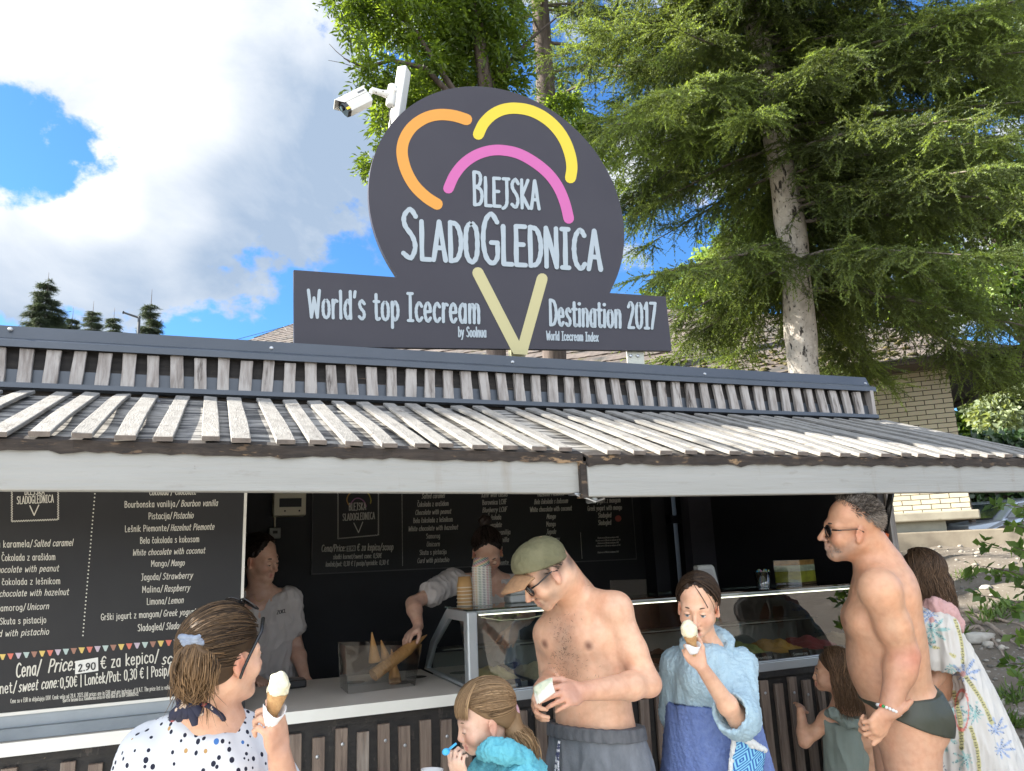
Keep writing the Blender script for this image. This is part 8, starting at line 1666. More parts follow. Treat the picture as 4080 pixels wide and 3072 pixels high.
# --- girl with ponytail in the turquoise towel ------------------------------------------------------------------------
def ponytail_girl():
    d = 2.42; root = ground_root(A_(2020, 3200, d), 'fair haired girl with ponytail in turquoise hooded towel holding a blue spoon')
    B = Body(.0040); ff = unit(-RT*.85-FW*.45); Rr = unit(np.cross(ff, UPV))
    nb, ch, wa, hp = A_(1985, 3010, d+.02), A_(2020, 3200, d+.03), A_(2030, 3450, d+.03), A_(2030, 3650, d+.03)
    B.loft([hp+[0, 0, -.08], hp, wa, ch, nb+[0, 0, -.04], nb], [Rr]*6, [.125, .122, .105, .115, .11, .045], [.09, .088, .075, .08, .07, .042], .02)
    sN, eN, wN = A_(2075, 3110, d-.10), A_(1990, 3330, d-.18), A_(1838, 3110, d-.16); sF, eF, wF = A_(1960, 3090, d+.14), A_(1900, 3300, d+.16), A_(1780, 3200, d+.04)
    for s_ in (sN, sF): B.ball(s_, .036, .04); B.cone(nb, s_, .03, .03, .04)
    arm(B, sN, eN, wN, .68); arm(B, sF, eF, wF, .68)
    hand(B, wN, A_(1812, 3010, d-.17)-wN, unit(_R*.35+_F*.8), unit(-_R*.8+UPV*.1-_F*.3), .75, .74, .08, (.35, .5), (.9, .85, .85, .9)); hand(B, wF, unit(-RT*.8+UPV*.3), -UPV, FW, .6, .72)
    hf = unit(-_R*.92-_F*.26-_U*.26); hu = unit(_U*.96-_R*.27)
    H = Head(A_(1932, 2856, d), hf, hu, .90, 1.0); H.skin = PALE; B.cone(nb, H.w(0, -.028, -.055), .040, .039, .03); H.build(B, .88, .8)
    standing_legs(B, hp, Rr, ff, .75)
    body = person_mesh(B, 'body', root, PALE, H.spots()); H.eyes(body, iris=(.14, .12, .09), lids=.62, look=(0, -.35), brow=(.22, .14, .08), browth=.7)
    M = hairmat('ash_blond_hair', (.12, .070, .034), (.46, .30, .16), .5); V, Q = hair_cap(H, (0, -.72, .69), .008, .007, -.070).mesh(1); hair = mesh_obj('hair', V, Q, M, body, True, np.full((len(V), 3), .22)); rng = np.random.default_rng(31); paths = []
    tie = unit([0, -.93, -.22])
    for k in range(1500):
        d0 = unit(np.array([rng.normal(0, .8), rng.uniform(-.3, .8), rng.uniform(-.1, 1)]))
        if d0[1]*.72-d0[2]*.69 > .16: continue
        if d0[2] < .15 and d0[1] > .15: continue
        paths.append(scalp_path(H, d0, tie+rng.normal(0, .06, 3), .003+.004*rng.random(), 9, (.082, .102, .092)))
    for k in range(620):                                          # fringe combed forward over the brow
        x = rng.uniform(-.75, .75); paths.append(scalp_path(H, unit([x*.45, .15, 1]), unit([x*1.05, 1.0-.25*abs(x), .02+rng.uniform(-.06, .10)]), .005+.004*rng.random(), 9, (.081, .102, .092)))
    strands('hair_strand', paths, .0017, M, hair, 32, lambda j, r: np.clip(r.normal(.36, .22), 0, 1))
    tp = H.w(0, -.108, -.015); paths = []; P = [tp, A_(2050, 2910, d-.02), A_(2085, 2960, d-.03), A_(2105, 3015, d-.03), A_(2112, 3035, d-.03)]
    pb = Body(.004); pb.chain(P, [.016, .026, .030, .022, .012], .02); V, Q = pb.mesh(1); pt = mesh_obj('ponytail', V, Q, M, hair, True, np.full((len(V), 3), .35))
    for k in range(420):
        n = rand_dirs(1, rng)[0]; n2 = n+rng.normal(0, .3, 3); paths.append([np.array(q) for q in _smooth([P[0]+n*.012, P[1]+n*.026, P[2]+n2*.031, P[3]+n2*.026, P[4]+n2*.016+[0, 0, -.01-rng.uniform(0, .03)]], 4)])
    strands('ponytail_strand', paths, .0016, M, pt, 33, lambda j, r: np.clip(r.normal(.5, .25), 0, 1))
    b = MB(); b.tube([tp+(H.r*math.cos(a)+H.u*math.sin(a))*.0185-H.f*.006 for a in np.linspace(0, 2*math.pi, 18)], .0048, 7, False); b.build('hair_tie', pm('pink_elastic', (.55, .34, .40), .7), hair, smooth=True)
    S = Body(.0045); S.loft([hp, wa, ch, nb+[0, 0, -.06], nb+[0, 0, -.015]], [Rr]*5, [.18, .165, .148, .130, .075], [.14, .128, .115, .10, .066], .02)
    for s_, e_ in ((sN, eN), (sF, eF)): S.cone(s_, s_*.4+e_*.6, .054, .066, .04); S.cone(nb+[0, 0, -.03], s_, .042, .050, .05)
    tq = terry('turquoise_towel', (.11, .42, .52), (.15, .50, .59)); t = cloth_mesh(S, 'towel_poncho', body, tq, .008, .09, 17)
    Hd = Body(.0045); P = [A_(1925, 3000, d-.10), A_(1960, 2985, d-.11), A_(2020, 2995, d-.11), A_(2080, 3030, d-.09), A_(2130, 3075, d-.03), A_(2120, 3090, d+.06)]; Hd.chain(P, [.020, .026, .029, .030, .031, .03], .03); cloth_mesh(Hd, 'hood', t, tq, .006, .05, 18)
    b = MB(); b.grid(lambda a, c: A_(2105+55*a+10*c, 3028+60*a+44*c-6*math.sin(3*a), d-.10+.02*c), 10, 4); o = b.build('hood_lining', pm('white_cotton', (.66, .66, .68), .9), t, smooth=True); o.modifiers.new('t', 'SOLIDIFY').thickness = .006
    r = empty('plastic_spoon', A_(1790, 2990, d-.18), 'bright blue plastic spoon in the fingers of the ponytail girl', 'spoon'); b = MB(); p0, p1 = A_(1818, 2962, d-.19), A_(1790, 2985, d-.19)
    b.tube([p0, p1], [.0032, .0038], 8); m_ = pm('sky_blue_plastic', (.06, .42, .78), .35); b.build('handle', m_, r, smooth=True); b = MB(); dd = unit(p1-p0); b.ball(p1+dd*.012, .0125, 12, 8, (1.0, .45, .8)); b.build('bowl', m_, r, smooth=True)
    r = empty('paper_cup', A_(1720, 3075, d-.1), 'white paper ice cream cup below the hand of the ponytail girl', 'paper cup'); c = A_(1722, 3070, d-.08); b = MB(); b.lathe([(.024, -.055), (.033, 0), (.0345, .0015), (.0345, .004), (.031, .003), (.023, -.05)], c, 24, unit([.08, .05, 1])); b.build('cup_wall', pm('white_card', (.70, .70, .70), .6), r, smooth=True)

# --- small girl at the slats ---------------------------------------------------------------------------------------
def small_girl():
    d = 3.62; root = ground_root(A_(3380, 3050, d), 'small long haired girl in grey green sleeveless top with her hand on the slats')
    B = Body(.0046); ff = unit(-RT*.62+FW*.80); Rr = unit(np.cross(ff, UPV))
    nb, ch, wa, hp = A_(3355, 2815, d), A_(3370, 2930, d), A_(3380, 3120, d), A_(3385, 3280, d)
    B.loft([hp+[0, 0, -.08], hp, wa, ch, nb+[0, 0, -.03], nb], [Rr]*6, [.12, .118, .10, .11, .105, .04], [.09, .085, .072, .078, .068, .04], .02)
    sL, eL = A_(3296, 2868, d-.02), A_(3206, 2955, d-.02); wL = onY(3190, 2830, 3.16); sR, eR, wR = A_(3430, 2880, d-.05), A_(3470, 3020, d-.02), A_(3440, 3150, d)
    for s_ in (sL, sR): B.ball(s_, .034, .035); B.cone(nb, s_, .028, .028, .04)
    arm(B, sL, eL, wL, .66); arm(B, sR, eR, wR, .66); hand(B, wL, unit(onY(3186, 2775, 3.27)-wL), unit(FW*.8+UPV*-.2), unit(_R), .35, .66, .22, (.7, .2)); hand(B, wR, unit(-UPV), FW, -RT, .4, .66)
    hf = unit(-_R*.90+_F*.40-_U*.05); H = Head(A_(3322, 2678, d), hf, _U, .86, 1.0); H.skin = TAN; B.cone(nb, H.w(0, -.02, -.06), .038, .037, .03); H.build(B, .9, .8)
    standing_legs(B, hp, Rr, ff, .68); body = person_mesh(B, 'body', root, (.68, .39, .25), H.spots()); H.eyes(body, lids=.4)
    long_hair(body, H, hairmat('warm_brown_hair', (.045, .024, .012), (.24, .14, .075), .45), 41, .19, .35, 1500, back=RT*.22-FW*.1)
    S = Body(.0045); S.loft([hp+[0, 0, -.1], hp, wa, ch, nb+[0, 0, -.045]], [Rr]*5, [.15, .145, .122, .122, .108], [.115, .11, .088, .09, .074], .02); S.plane_cut(UPV, hp+[0, 0, -.1], .004)
    for s_ in (sL, sR): S.ball(s_+[0, 0, -.005], .040, .03)
    m_ = pm('grey_green_jersey', (.20, .245, .215), .9, (.235, .28, .245), ns=8, bump=.3, bs=260); t = cloth_mesh(S, 'top', body, m_, .005, .09, 19)
    Rf = Body(.0045); P = [sL+[0, 0, .025]-ff*.0, A_(3320, 2840, d-.10), A_(3375, 2880, d-.10), A_(3420, 2880, d-.09), sR+[0, 0, .02]]; Rf.chain(P, [.018, .020, .022, .022, .018], .02); cloth_mesh(Rf, 'ruffle', t, m_, .006, .03, 20)
def long_hair(body, H, M, seed, fall, tone, n, back=np.zeros(3), part=.0, rough=.012):
    V, Q = hair_cap(H, (0, -.70, .71), .000, .008, -.08).mesh(1); hair = mesh_obj('hair', V, Q, M, body, True, np.full((len(V), 3), tone*.6)); rng = np.random.default_rng(seed); paths = []
    for k in range(n):
        x = rng.choice([-1, 1]); y0 = rng.uniform(-.75, .60); d0 = unit([part+.04*x, y0, 1]); az = rng.uniform(.40, 1.0)*math.pi*.5*2; az = rng.uniform(.42, 1.0)*math.pi
        d1 = unit([x*math.sin(az)*.95, math.cos(az)*.9+.05, -.10]); lf = .004+.009*rng.random(); S_ = scalp_path(H, d0, d1, lf, 8, (.082, .102, .093)); e = S_[-1]; L = fall*rng.uniform(.55, 1.05)
        out = unit(e-H.c)*.006; F_ = [e+np.array([0, 0, -1])*L*t+out*math.sin(t*2)+back*L*.35*t+rng.normal(0, rough*.35, 3) for t in (.25, .5, .75, 1.0)]; paths.append(np.array(list(S_)+F_))
    strands('hair_strand', paths, .0026, M, hair, seed+1, lambda j, r: np.clip(r.normal(tone, .24), 0, 1)); return hair

# --- girl in the palm print poncho behind the older man ----------------------------------------------------------------
def poncho_girl():
    d = 3.62; root = ground_root(A_(3790, 2900, d), 'long haired girl in white palm print poncho with pink hood behind the older man')
    B = Body(.0046); ff = unit(-RT*.80+FW*.60); Rr = unit(np.cross(ff, UPV))
    nb, ch, wa, hp = A_(3690, 2425, d), A_(3710, 2570, d), A_(3740, 2800, d), A_(3750, 2960, d)
    B.loft([hp+[0, 0, -.1], hp, wa, ch, nb+[0, 0, -.04], nb], [Rr]*6, [.15, .148, .12, .13, .125, .048], [.11, .108, .085, .09, .078, .045], .02)
    sN, eN, wN = A_(3738, 2490, d-.13), A_(3735, 2690, d-.14), A_(3650, 2790, d-.16); sF, eF, wF = nb+Rr*-.15+[0, 0, -.05] if np.dot(Rr, RT) > 0 else nb+Rr*.15+[0, 0, -.05], nb+FW*.18+[0, 0, -.3], nb+FW*.12+[0, 0, -.5]
    for s_ in (sN, sF): B.ball(s_, .040, .04); B.cone(nb, s_, .032, .032, .04)
    arm(B, sN, eN, wN, .78); arm(B, sF, eF, wF, .76); hand(B, wN, unit(-RT*.8-UPV*.3), FW, UPV, .5, .8); hand(B, wF, unit(-UPV), FW, RT, .5, .8)
    hf = unit(-_R*.86+_F*.50-_U*.05); H = Head(A_(3662, 2292, d), hf, _U, .93, .6); H.skin = TAN; B.cone(nb, H.w(0, -.02, -.06), .043, .042, .03); H.build(B, .9, .85)
    standing_legs(B, hp, Rr, ff, .85); body = person_mesh(B, 'body', root, (.58, .32, .20), H.spots()); H.eyes(body, lids=.4)
    long_hair(body, H, hairmat('dark_to_brown_hair', (.030, .018, .011), (.22, .135, .08), .45), 51, .17, .30, 1700, back=RT*.30)
    S = Body(.0048); S.loft([A_(3862, 3280, d), A_(3835, 3020, d), A_(3790, 2780, d), A_(3745, 2600, d), A_(3710, 2500, d), nb+[0, 0, -.01]], [Rr]*6, [.33, .285, .235, .185, .155, .075], [.30, .245, .175, .125, .10, .062], .02)
    S.cone(nb+[0, 0, -.03], sN, .05, .065, .05); S.cone(sN+[0, 0, -.02], sN*.42+eN*.58+RT*.01, .085, .105, .03); S.cone(nb+[0, 0, -.03], sF, .05, .065, .05)
    S.plane_cut(UPV, A_(3860, 3260, d), .004); ep = unit(eN-sN); S.cone(sN*.5+eN*.5+ep*.02, eN*1.0+ep*.05+RT*.012, .070, .098, .01, 's')
    rng = np.random.default_rng(61)
    m, nt, b_, out = nodes('palm_print'); a_ = nt.nodes.new('ShaderNodeAttribute'); a_.attribute_name = 'Col'; nt.links.new(a_.outputs['Color'], b_.inputs['Base Color']); b_.inputs['Roughness'].default_value = .9
    # printed palms: drawn as colour on the cloth, in photo units of the garment's side
    def print_(V):
        q = V-CAM; dd = q@_F; px = 2040+F_PX*(q@_R)/dd; py = 1536-F_PX*(q@_U)/dd                     # the garment's own flat pattern axes
        C = np.tile(np.array([.66, .63, .58]), (len(V), 1)); near = (q@FW) < (A_(3790, 2700, d)-CAM)@FW+.06
        n1 = wnoise(V, .012, 3)
        def put(mask, col, st=.85): C[mask] = C[mask]*(1-st)+np.array(col)*st
        def frond(cx, cy, R, col, dots=True):
            x, y = px-cx, py-cy; r = np.hypot(x, y)/R; an = np.arctan2(y, x); m_ = (r < .12+1.15*np.abs(np.sin(an*4.5+cx))**2.2*(.65+.35*np.sin(an+cx*.3))) & (n1 > -.9); put(m_, col, .75)
            if dots: put(m_ & (np.sin(px*.55+an*3)*np.sin(py*.62) > .62), (.03, .05, .09), .9)
        def trunk(x0, y0, x1, y1, w):
            t = np.clip(((px-x0)*(x1-x0)+(py-y0)*(y1-y0))/((x1-x0)**2+(y1-y0)**2), 0, 1); bx = x0+(x1-x0)*t+10*np.sin(t*3); by = y0+(y1-y0)*t; dst = np.hypot(px-bx, py-by); put(dst < w, (.55, .50, .20), .85); put((dst < w*.7) & (np.sin(t*math.hypot(x1-x0, y1-y0)*.55) > .3), (.05, .05, .03), .85)
        tl, bl, db = (.20, .48, .47), (.24, .36, .62), (.06, .07, .16)
        for c in ((3705, 2450, 52, bl), (3712, 2510, 58, tl), (3690, 2560, 36, tl), (3842, 2690, 62, bl), (3790, 2660, 30, tl), (3760, 2770, 52, bl), (3888, 2850, 52, tl), (3795, 2830, 40, tl), (3750, 2920, 66, tl), (3850, 3020, 48, tl), (3968, 2910, 46, bl), (3745, 3060, 50, db), (3985, 2985, 50, bl)): frond(*c)
        trunk(3805, 2470, 3835, 2640, 7); trunk(3850, 2700, 3950, 2880, 9); trunk(3722, 2578, 3800, 2615, 7); trunk(3800, 2760, 3830, 2980, 10); trunk(3868, 2900, 3900, 3080, 8)
        for x, y in ((3712, 2470), (3836, 2685)): put(np.hypot(px-x, py-y) < 12, (.62, .28, .24), .8)
        ov = ((px-3832)/28)**2+((py-2830)/82)**2; put((ov > .80) & (ov < 1.12), (.68, .16, .13), .85)
        return C
    cl = Body(.001)
    V, Q = S.mesh(2); N_ = vnormals(V, Q); st = np.array([1, 1, .25]); f = wnoise(V*st, .10, 22)+.5*wnoise(V*st, .045, 23); V = V+N_*(.012*(1-np.abs(f))-.005)[:, None]
    po = mesh_obj('poncho', V, Q, m, body, True, print_(V))
    Hd = Body(.0048); P = [A_(3690, 2425, d-.10), A_(3720, 2415, d-.13), A_(3770, 2440, d-.12), A_(3800, 2490, d-.09), A_(3795, 2530, d-.06)]; Hd.chain(P, [.026, .034, .042, .038, .024], .03); Hd.cone(A_(3760, 2420, d), A_(3790, 2450, d+.05), .04, .04, .03); cloth_mesh(Hd, 'hood', po, pm('pink_towelling', (.62, .36, .34), .9, (.68, .42, .40), ns=14, bump=.5, bs=200), .007, .06, 24)

# --- the two servers ------------------------------------------------------------------------------------------------
M_tee = pm('grey_tee', (.52, .48, .46), .9, (.57, .53, .51), ns=6, bump=.3, bs=240)
def left_server():
    d = 3.92; root = empty('person', (*A_(1060, 2700, d)[:2], .12), 'dark haired server in grey t-shirt beside the menu board, looking right', 'person', 'people at the ice cream kiosk')
    B = Body(.0046); ff = unit(-FW*.72+RT*.62); Rr = unit(np.cross(ff, UPV))
    nb, ch, wa, hp = A_(1040, 2352, d), A_(1055, 2490, d), A_(1062, 2690, d), A_(1065, 2850, d)
    B.loft([hp+[0, 0, -.1], hp, wa, ch, nb+[0, 0, -.04], nb], [Rr]*6, [.16, .158, .128, .14, .135, .052], [.115, .11, .09, .105, .085, .048], .02)
    sN, eN, wN = A_(1150, 2392, d+.03), A_(1180, 2580, d+.04), A_(1215, 2700, d-.10); sF, eF, wF = A_(955, 2400, d-.02), A_(930, 2600, d-.02), A_(1010, 2700, d-.22)
    for s_ in (sN, sF): B.ball(s_, .046, .045); B.cone(nb, s_, .036, .036, .05)
    arm(B, sN, eN, wN, .86); arm(B, sF, eF, wF, .86); hand(B, wN, unit(-FW*.6-UPV*.5+RT*.3), -UPV, RT, .4, .88); hand(B, wF, unit(RT*.6-FW*.4-UPV*.2), -UPV, FW, .7, .88)
    hf = unit(_R*.90-_F*.36-_U*.16); H = Head(A_(1038, 2222, d), hf, _U, .96, .2); H.skin = PALE; B.cone(nb, H.w(0, -.03, -.06), .050, .048, .03); H.build(B, .94, .9)
    standing_legs(B, hp, Rr, ff, .92, .12); body = person_mesh(B, 'body', root, (.62, .39, .29), H.spots()); H.eyes(body, lids=.6, look=(0, -.3), brow=(.03, .02, .015))
    tied_hair(body, H, hairmat('near_black_hair', (.010, .007, .006), (.05, .032, .024), .4), 71, unit([0, -.9, .25]))
    tee(body, Rr, ff, nb, ch, wa, hp, ((sN, eN), (sF, eF)), 25)
    # small dark print on the chest
    fn = lambda x, y, l=0: A_(1103+x*36, 2432-x*8+y*16, d-.155-.01*(1-x)); ink = Ink(lambda x, y, l: fn(x, y)); ink.text('ZOKL', 0, 1, 1, 1, .9, .10, 0, 0, None, 0); ink.build('chest_print', pm('dark_print', (.05, .05, .055), .8), body.children[-1])
    b = MB(); b.tube([A_(1012, 2375, d-.09), A_(1022, 2392, d-.12), A_(1036, 2398, d-.125), A_(1052, 2388, d-.11)], .0013, 5); b.build('necklace', pm('gold', (.6, .42, .15), .3, metal=.9), body)
def tied_hair(body, H, M, seed, tie, bun=.035):
    V, Q = hair_cap(H, (0, -.76, .65), .030, .0055, -.065, .004, .5).mesh(1); V = rough_cap(V, Q); hair = mesh_obj('hair', V, Q, M, body, True, np.full((len(V), 3), .2)); rng = np.random.default_rng(seed); paths = []
    for k in range(900):
        d0 = unit(np.array([rng.normal(0, .8), rng.uniform(-.2, .8), rng.uniform(-.2, 1)]))
        if d0[1]*.76-d0[2]*.65 > -.02+.1*rng.random() or (d0[2] < .1 and d0[1] > .1): continue
        paths.append(scalp_path(H, d0, tie+rng.normal(0, .06, 3), .003+.004*rng.random(), 8, (.082, .102, .092)))
    strands('hair_strand', paths, .0016, M, hair, seed+1); bn = Body(.0045); t = np.array([0, -.014, .035])+tie*np.array([.079, .10, .09]); c = H.w(*(t*1.28)); bn.ball(c, bun, .02); V, Q = bn.mesh(1); mesh_obj('hair_bun', V+vnormals(V, Q)*(.003*wnoise(V, .02, 1))[:, None], Q, M, hair, True, np.full((len(V), 3), .3)); return hair
def tee(body, Rr, ff, nb, ch, wa, hp, arms_, seed):
    S = Body(.0046); S.loft([hp+[0, 0, -.02], hp+[0, 0, .05], wa, ch, ch*.35+nb*.65+[0, 0, -.015], nb+[0, 0, -.04]], [Rr]*6, [.172, .172, .150, .158, .152, .085], [.128, .126, .112, .125, .105, .070], .02)
    for s_, e_ in arms_: S.ball(s_, .056, .05); S.cone(nb+(s_-nb)*.4+[0, 0, -.02], s_, .042, .052, .05); S.cone(s_, s_*.45+e_*.55, .060, .066, .025); S.plane_cut(unit(s_-e_), s_*.45+e_*.55, .004, np.minimum(s_, e_)-.03, np.maximum(s_, e_)+.03) if False else None
    S.ell(nb+ff*.035+[0, 0, .035], (Rr, ff, UPV), (.082, .085, .075), .012, 's'); return cloth_mesh(S, 't_shirt', body, M_tee, .008, .10, seed, (1, 1, .6))
def middle_server():
    d = 4.10; root = empty('person', (*A_(1950, 2600, d)[:2], .12), 'dark haired server in grey t-shirt bending over to take a cone behind the display case', 'person', 'people at the ice cream kiosk')
    B = Body(.0046); ff = unit(-FW*.95-RT*.1); Rr = unit(np.cross(ff, UPV))
    nb, ch, wa, hp = A_(1945, 2300, d), A_(1950, 2430, d+.04), A_(1960, 2610, d+.08), A_(1965, 2760, d+.10)
    B.loft([hp+[0, 0, -.1], hp, wa, ch, nb+[0, 0, -.04], nb], [Rr]*6, [.16, .158, .125, .14, .135, .052], [.115, .11, .09, .105, .085, .048], .02)
    sL, eL, wL = A_(1800, 2318, d-.05), A_(1645, 2405, d-.28), A_(1668, 2495, d-.42); sR, eR, wR = A_(2085, 2325, d), A_(2105, 2450, d-.08), A_(2050, 2500, d-.28)
    for s_ in (sL, sR): B.ball(s_, .045, .045); B.cone(nb, s_, .036, .036, .05)
    arm(B, sL, eL, wL, .84); arm(B, sR, eR, wR, .84); hand(B, wL, A_(1612, 2548, d-.50)-wL, unit(-UPV*.5+FW*.4+RT*.5), unit(RT*.4-FW*.6), .45, .95, .12, (.6, .4)); hand(B, wR, unit(-RT*.35-UPV*.75-FW*.2), FW, -RT, .8, .9)
    hf = unit(-_F*.80-_U*.52+_R*.10); hu = unit(_U*.82-_F*.55); H = Head(A_(1942, 2195, d-.06), hf, hu, .95, .2); H.skin = PALE; B.cone(nb, H.w(0, -.03, -.06), .050, .048, .03); H.build(B, .92, .9)
    standing_legs(B, hp, Rr, ff, .92, .12); body = person_mesh(B, 'body', root, (.62, .385, .285), H.spots()); H.eyes(body, lids=.85, look=(0, -.5), brow=(.03, .02, .015))
    tied_hair(body, H, hairmat('near_black_hair', (.010, .007, .006), (.05, .032, .024), .4), 81, unit([0, -.85, .5])); tee(body, Rr, ff, nb, ch, wa, hp, ((sL, eL), (sR, eR)), 27)
    Ap = Body(.005); Ap.loft([hp+[0, 0, -.25], hp, wa+[0, 0, -.02]], [Rr]*3, [.18, .178, .160], [.14, .136, .122], .02); cloth_mesh(Ap, 'apron', body, pm('black_apron', (.015, .015, .017), .8), .004, .1, 28)
    b = MB(); b.ball(H.w(-.082, .0, -.045), .006, 8, 6); b.ball(H.w(.082, .0, -.045), .006, 8, 6); b.build('earring', MATS.get('gold') or pm('gold', (.6, .42, .15), .3, metal=.9), body)
for f_ in (cap_man, older_man, dotted_woman, ice_girl, ponytail_girl, small_girl, poncho_girl, left_server, middle_server): f_()
# ------------------------------------------------------------------ right hand bank: car, sapling, stones, roots, tufts; lamp on the left
def parked_car():
    """the tail of a silver hatchback beyond the kerb"""
    d = 15.2; c = at(3990, 2165, d); fw = unit(_R*[1, 1, 0]*.93+FW*.36); sd = np.array([-fw[1], fw[0], 0]); z0 = c[2]-.62
    r = empty('parked_car', (c[0], c[1], z0), 'silver hatchback parked behind the concrete kerb of the brick house', 'car'); W = lambda x, y, z: np.array([c[0], c[1], z0])+fw*x+sd*y+[0, 0, z]
    paint_ = pm('silver_paint', (.50, .54, .60), .3, metal=.5, coat=.8); gl = pm('car_glass', (.02, .028, .035), .06, coat=1)
    prof = [(-1.9, .45), (-1.95, .75), (-1.85, .98), (-.95, 1.06), (-.35, 1.40), (.25, 1.47), (1.15, 1.45), (1.75, 1.10), (1.92, .95), (1.95, .45), (1.5, .30), (-1.5, .30)]
    b = MB(); n = len(prof); V = []
    for y, s in ((-.80, .90), (-.84, 1.0), (.84, 1.0), (.80, .90)):
        for x, z in prof: t = max(0, (z-.95)/.5); V.append(W(x*(1-.02*(s < 1)), y*(1-.16*t), .3+(z-.3)*(1 if s == 1 else .985)))
    b.add(V, [(k*n+i, k*n+(i+1) % n, (k+1)*n+(i+1) % n, (k+1)*n+i) for k in range(3) for i in range(n)]+[tuple(range(n-1, -1, -1)), tuple(range(3*n, 4*n))]); b.build('body', paint_, r, bevel=.04)
    for y in (-1, 1):
        b = MB(); yy = .80*y
        b.prism([W(x, yy*(1.03-.16*max(0, (z-.95)/.5)), z) for x, z in ((-.80, 1.09), (-.32, 1.36), (.30, 1.42), (.30, 1.09))], sd*.012*y); b.prism([W(x, yy*(1.03-.16*max(0, (z-.95)/.5)), z) for x, z in ((.38, 1.09), (.38, 1.42), (1.05, 1.40), (1.45, 1.12))], sd*.012*y); b.build('side_window', gl, r)
        for x in (-1.2, 1.2):
            b = MB(); b.lathe([(.20, 0), (.31, .01), (.32, .05), (.32, .17), (.30, .2)], W(x, .66*y, .32), 24, sd*y); w = b.build('tyre', pm('tyre', (.02, .02, .022), .8), r, smooth=True); b = MB(); b.lathe([(.03, .0), (.19, .01), (.20, -.03)], W(x, .875*y, .32), 20, sd*y); b.build('rim', M_screw, w)
    b = MB(); b.prism([W(-.93, -.62, 1.09), W(-.93, .62, 1.09), W(-.38, .56, 1.38), W(-.38, -.56, 1.38)], -fw*.01+[0, 0, .012]); b.build('windscreen', gl, r)
    b = MB(); b.prism([W(1.71, -.62, 1.15), W(1.71, .62, 1.15), W(1.22, .56, 1.42), W(1.22, -.56, 1.42)], fw*.02+[0, 0, .008]); b.build('rear_window', gl, r)
    for y in (-1, 1): b = MB(); b.box((-.03, -.10, -.09), (.05, .10, .09)); V = [W(1.91+p[0], .62*y+p[1], .95+p[2]) for p in b.v[0]]; b.v = [np.array(V)]; b.build('tail_light', pm('red_lens', (.55, .03, .02), .2), r)
    for y in (-1, 1): b = MB(); b.ball(W(-1.9, .58*y, .78), .12, 12, 8, (.5, 1, .7)); b.build('headlight', pm('lamp_glass', (.7, .7, .7), .1), r, smooth=True)
parked_car()
def sapling():
    """leafy young tree reaching in from the right edge"""
    rng = np.random.default_rng(15); d = 3.9; base = at(4380, 3000, d); base[2] = float(gz(base[0], base[1])); B = []
    tips = [((3905, 2155), 4.0), ((3960, 2010), 4.05), ((4010, 2080), 3.8), ((3875, 2250), 3.9), ((3900, 2370), 3.85), ((3960, 2290), 4.1), ((4040, 2180), 3.7), ((4010, 2420), 3.8), ((4045, 2530), 3.75), ((4000, 2640), 3.9), ((4060, 2330), 4.0), ((4070, 2050), 4.1), ((4050, 2700), 3.7), ((4200, 1950), 4), ((4250, 2300), 3.8), ((4200, 2600), 3.8)]
    limbs = [([base, base*.5+at(4330, 2200, d)*.5, at(4300, 1900, d)], .022, .008)]; P, D, T, L = [], [], [], []
    for (q, dd) in tips:
        e = at(*q, dd); s = at(4310+rng.uniform(-20, 20), min(2900, q[1]+rng.uniform(100, 260)), d); m = s*.5+e*.5+[0, 0, .05]; pts = [np.array(p) for p in _smooth([s, m, e], 5)]; limbs.append((pts, .006, .0015)); n = 15
        for k in range(n):
            t = .25+.75*k/(n-1); i = t*(len(pts)-1); a = int(min(i, len(pts)-2)); p = pts[a]+(pts[a+1]-pts[a])*(i-a); ax = unit(pts[a+1]-pts[a])
            for rep in range(2): P.append(p+rng.normal(0, .008, 3)); D.append(ax*.6+rand_dirs(1, rng)[0]*.9+np.array([0, 0, -.15])); T.append(np.clip(rng.normal(.45, .25), 0, 1)); L.append(rng.uniform(.045, .080))
    P, D, T, L = map(np.array, (P, D, T, L)); V, Fc, c = leaf_cloud(P, D, rand_dirs(len(P), rng, 1.5), L, L*.62, T, .10)
    r = empty('sapling', base, 'leafy young sapling reaching in from the right edge of the picture', 'sapling'); mesh_obj('leaf', V, Fc, leafmat('sapling_leaf', (.07, .13, .035), (.18, .27, .08), .45, .4, tboost=1.7), r, col=c, smooth=False)
    b = MB()
    for pts, r0, r1 in limbs: b.tube(pts, list(np.linspace(r0, r1, len(pts))), 6, False)
    b.build('stem', BARKD, r, smooth=True)
sapling()
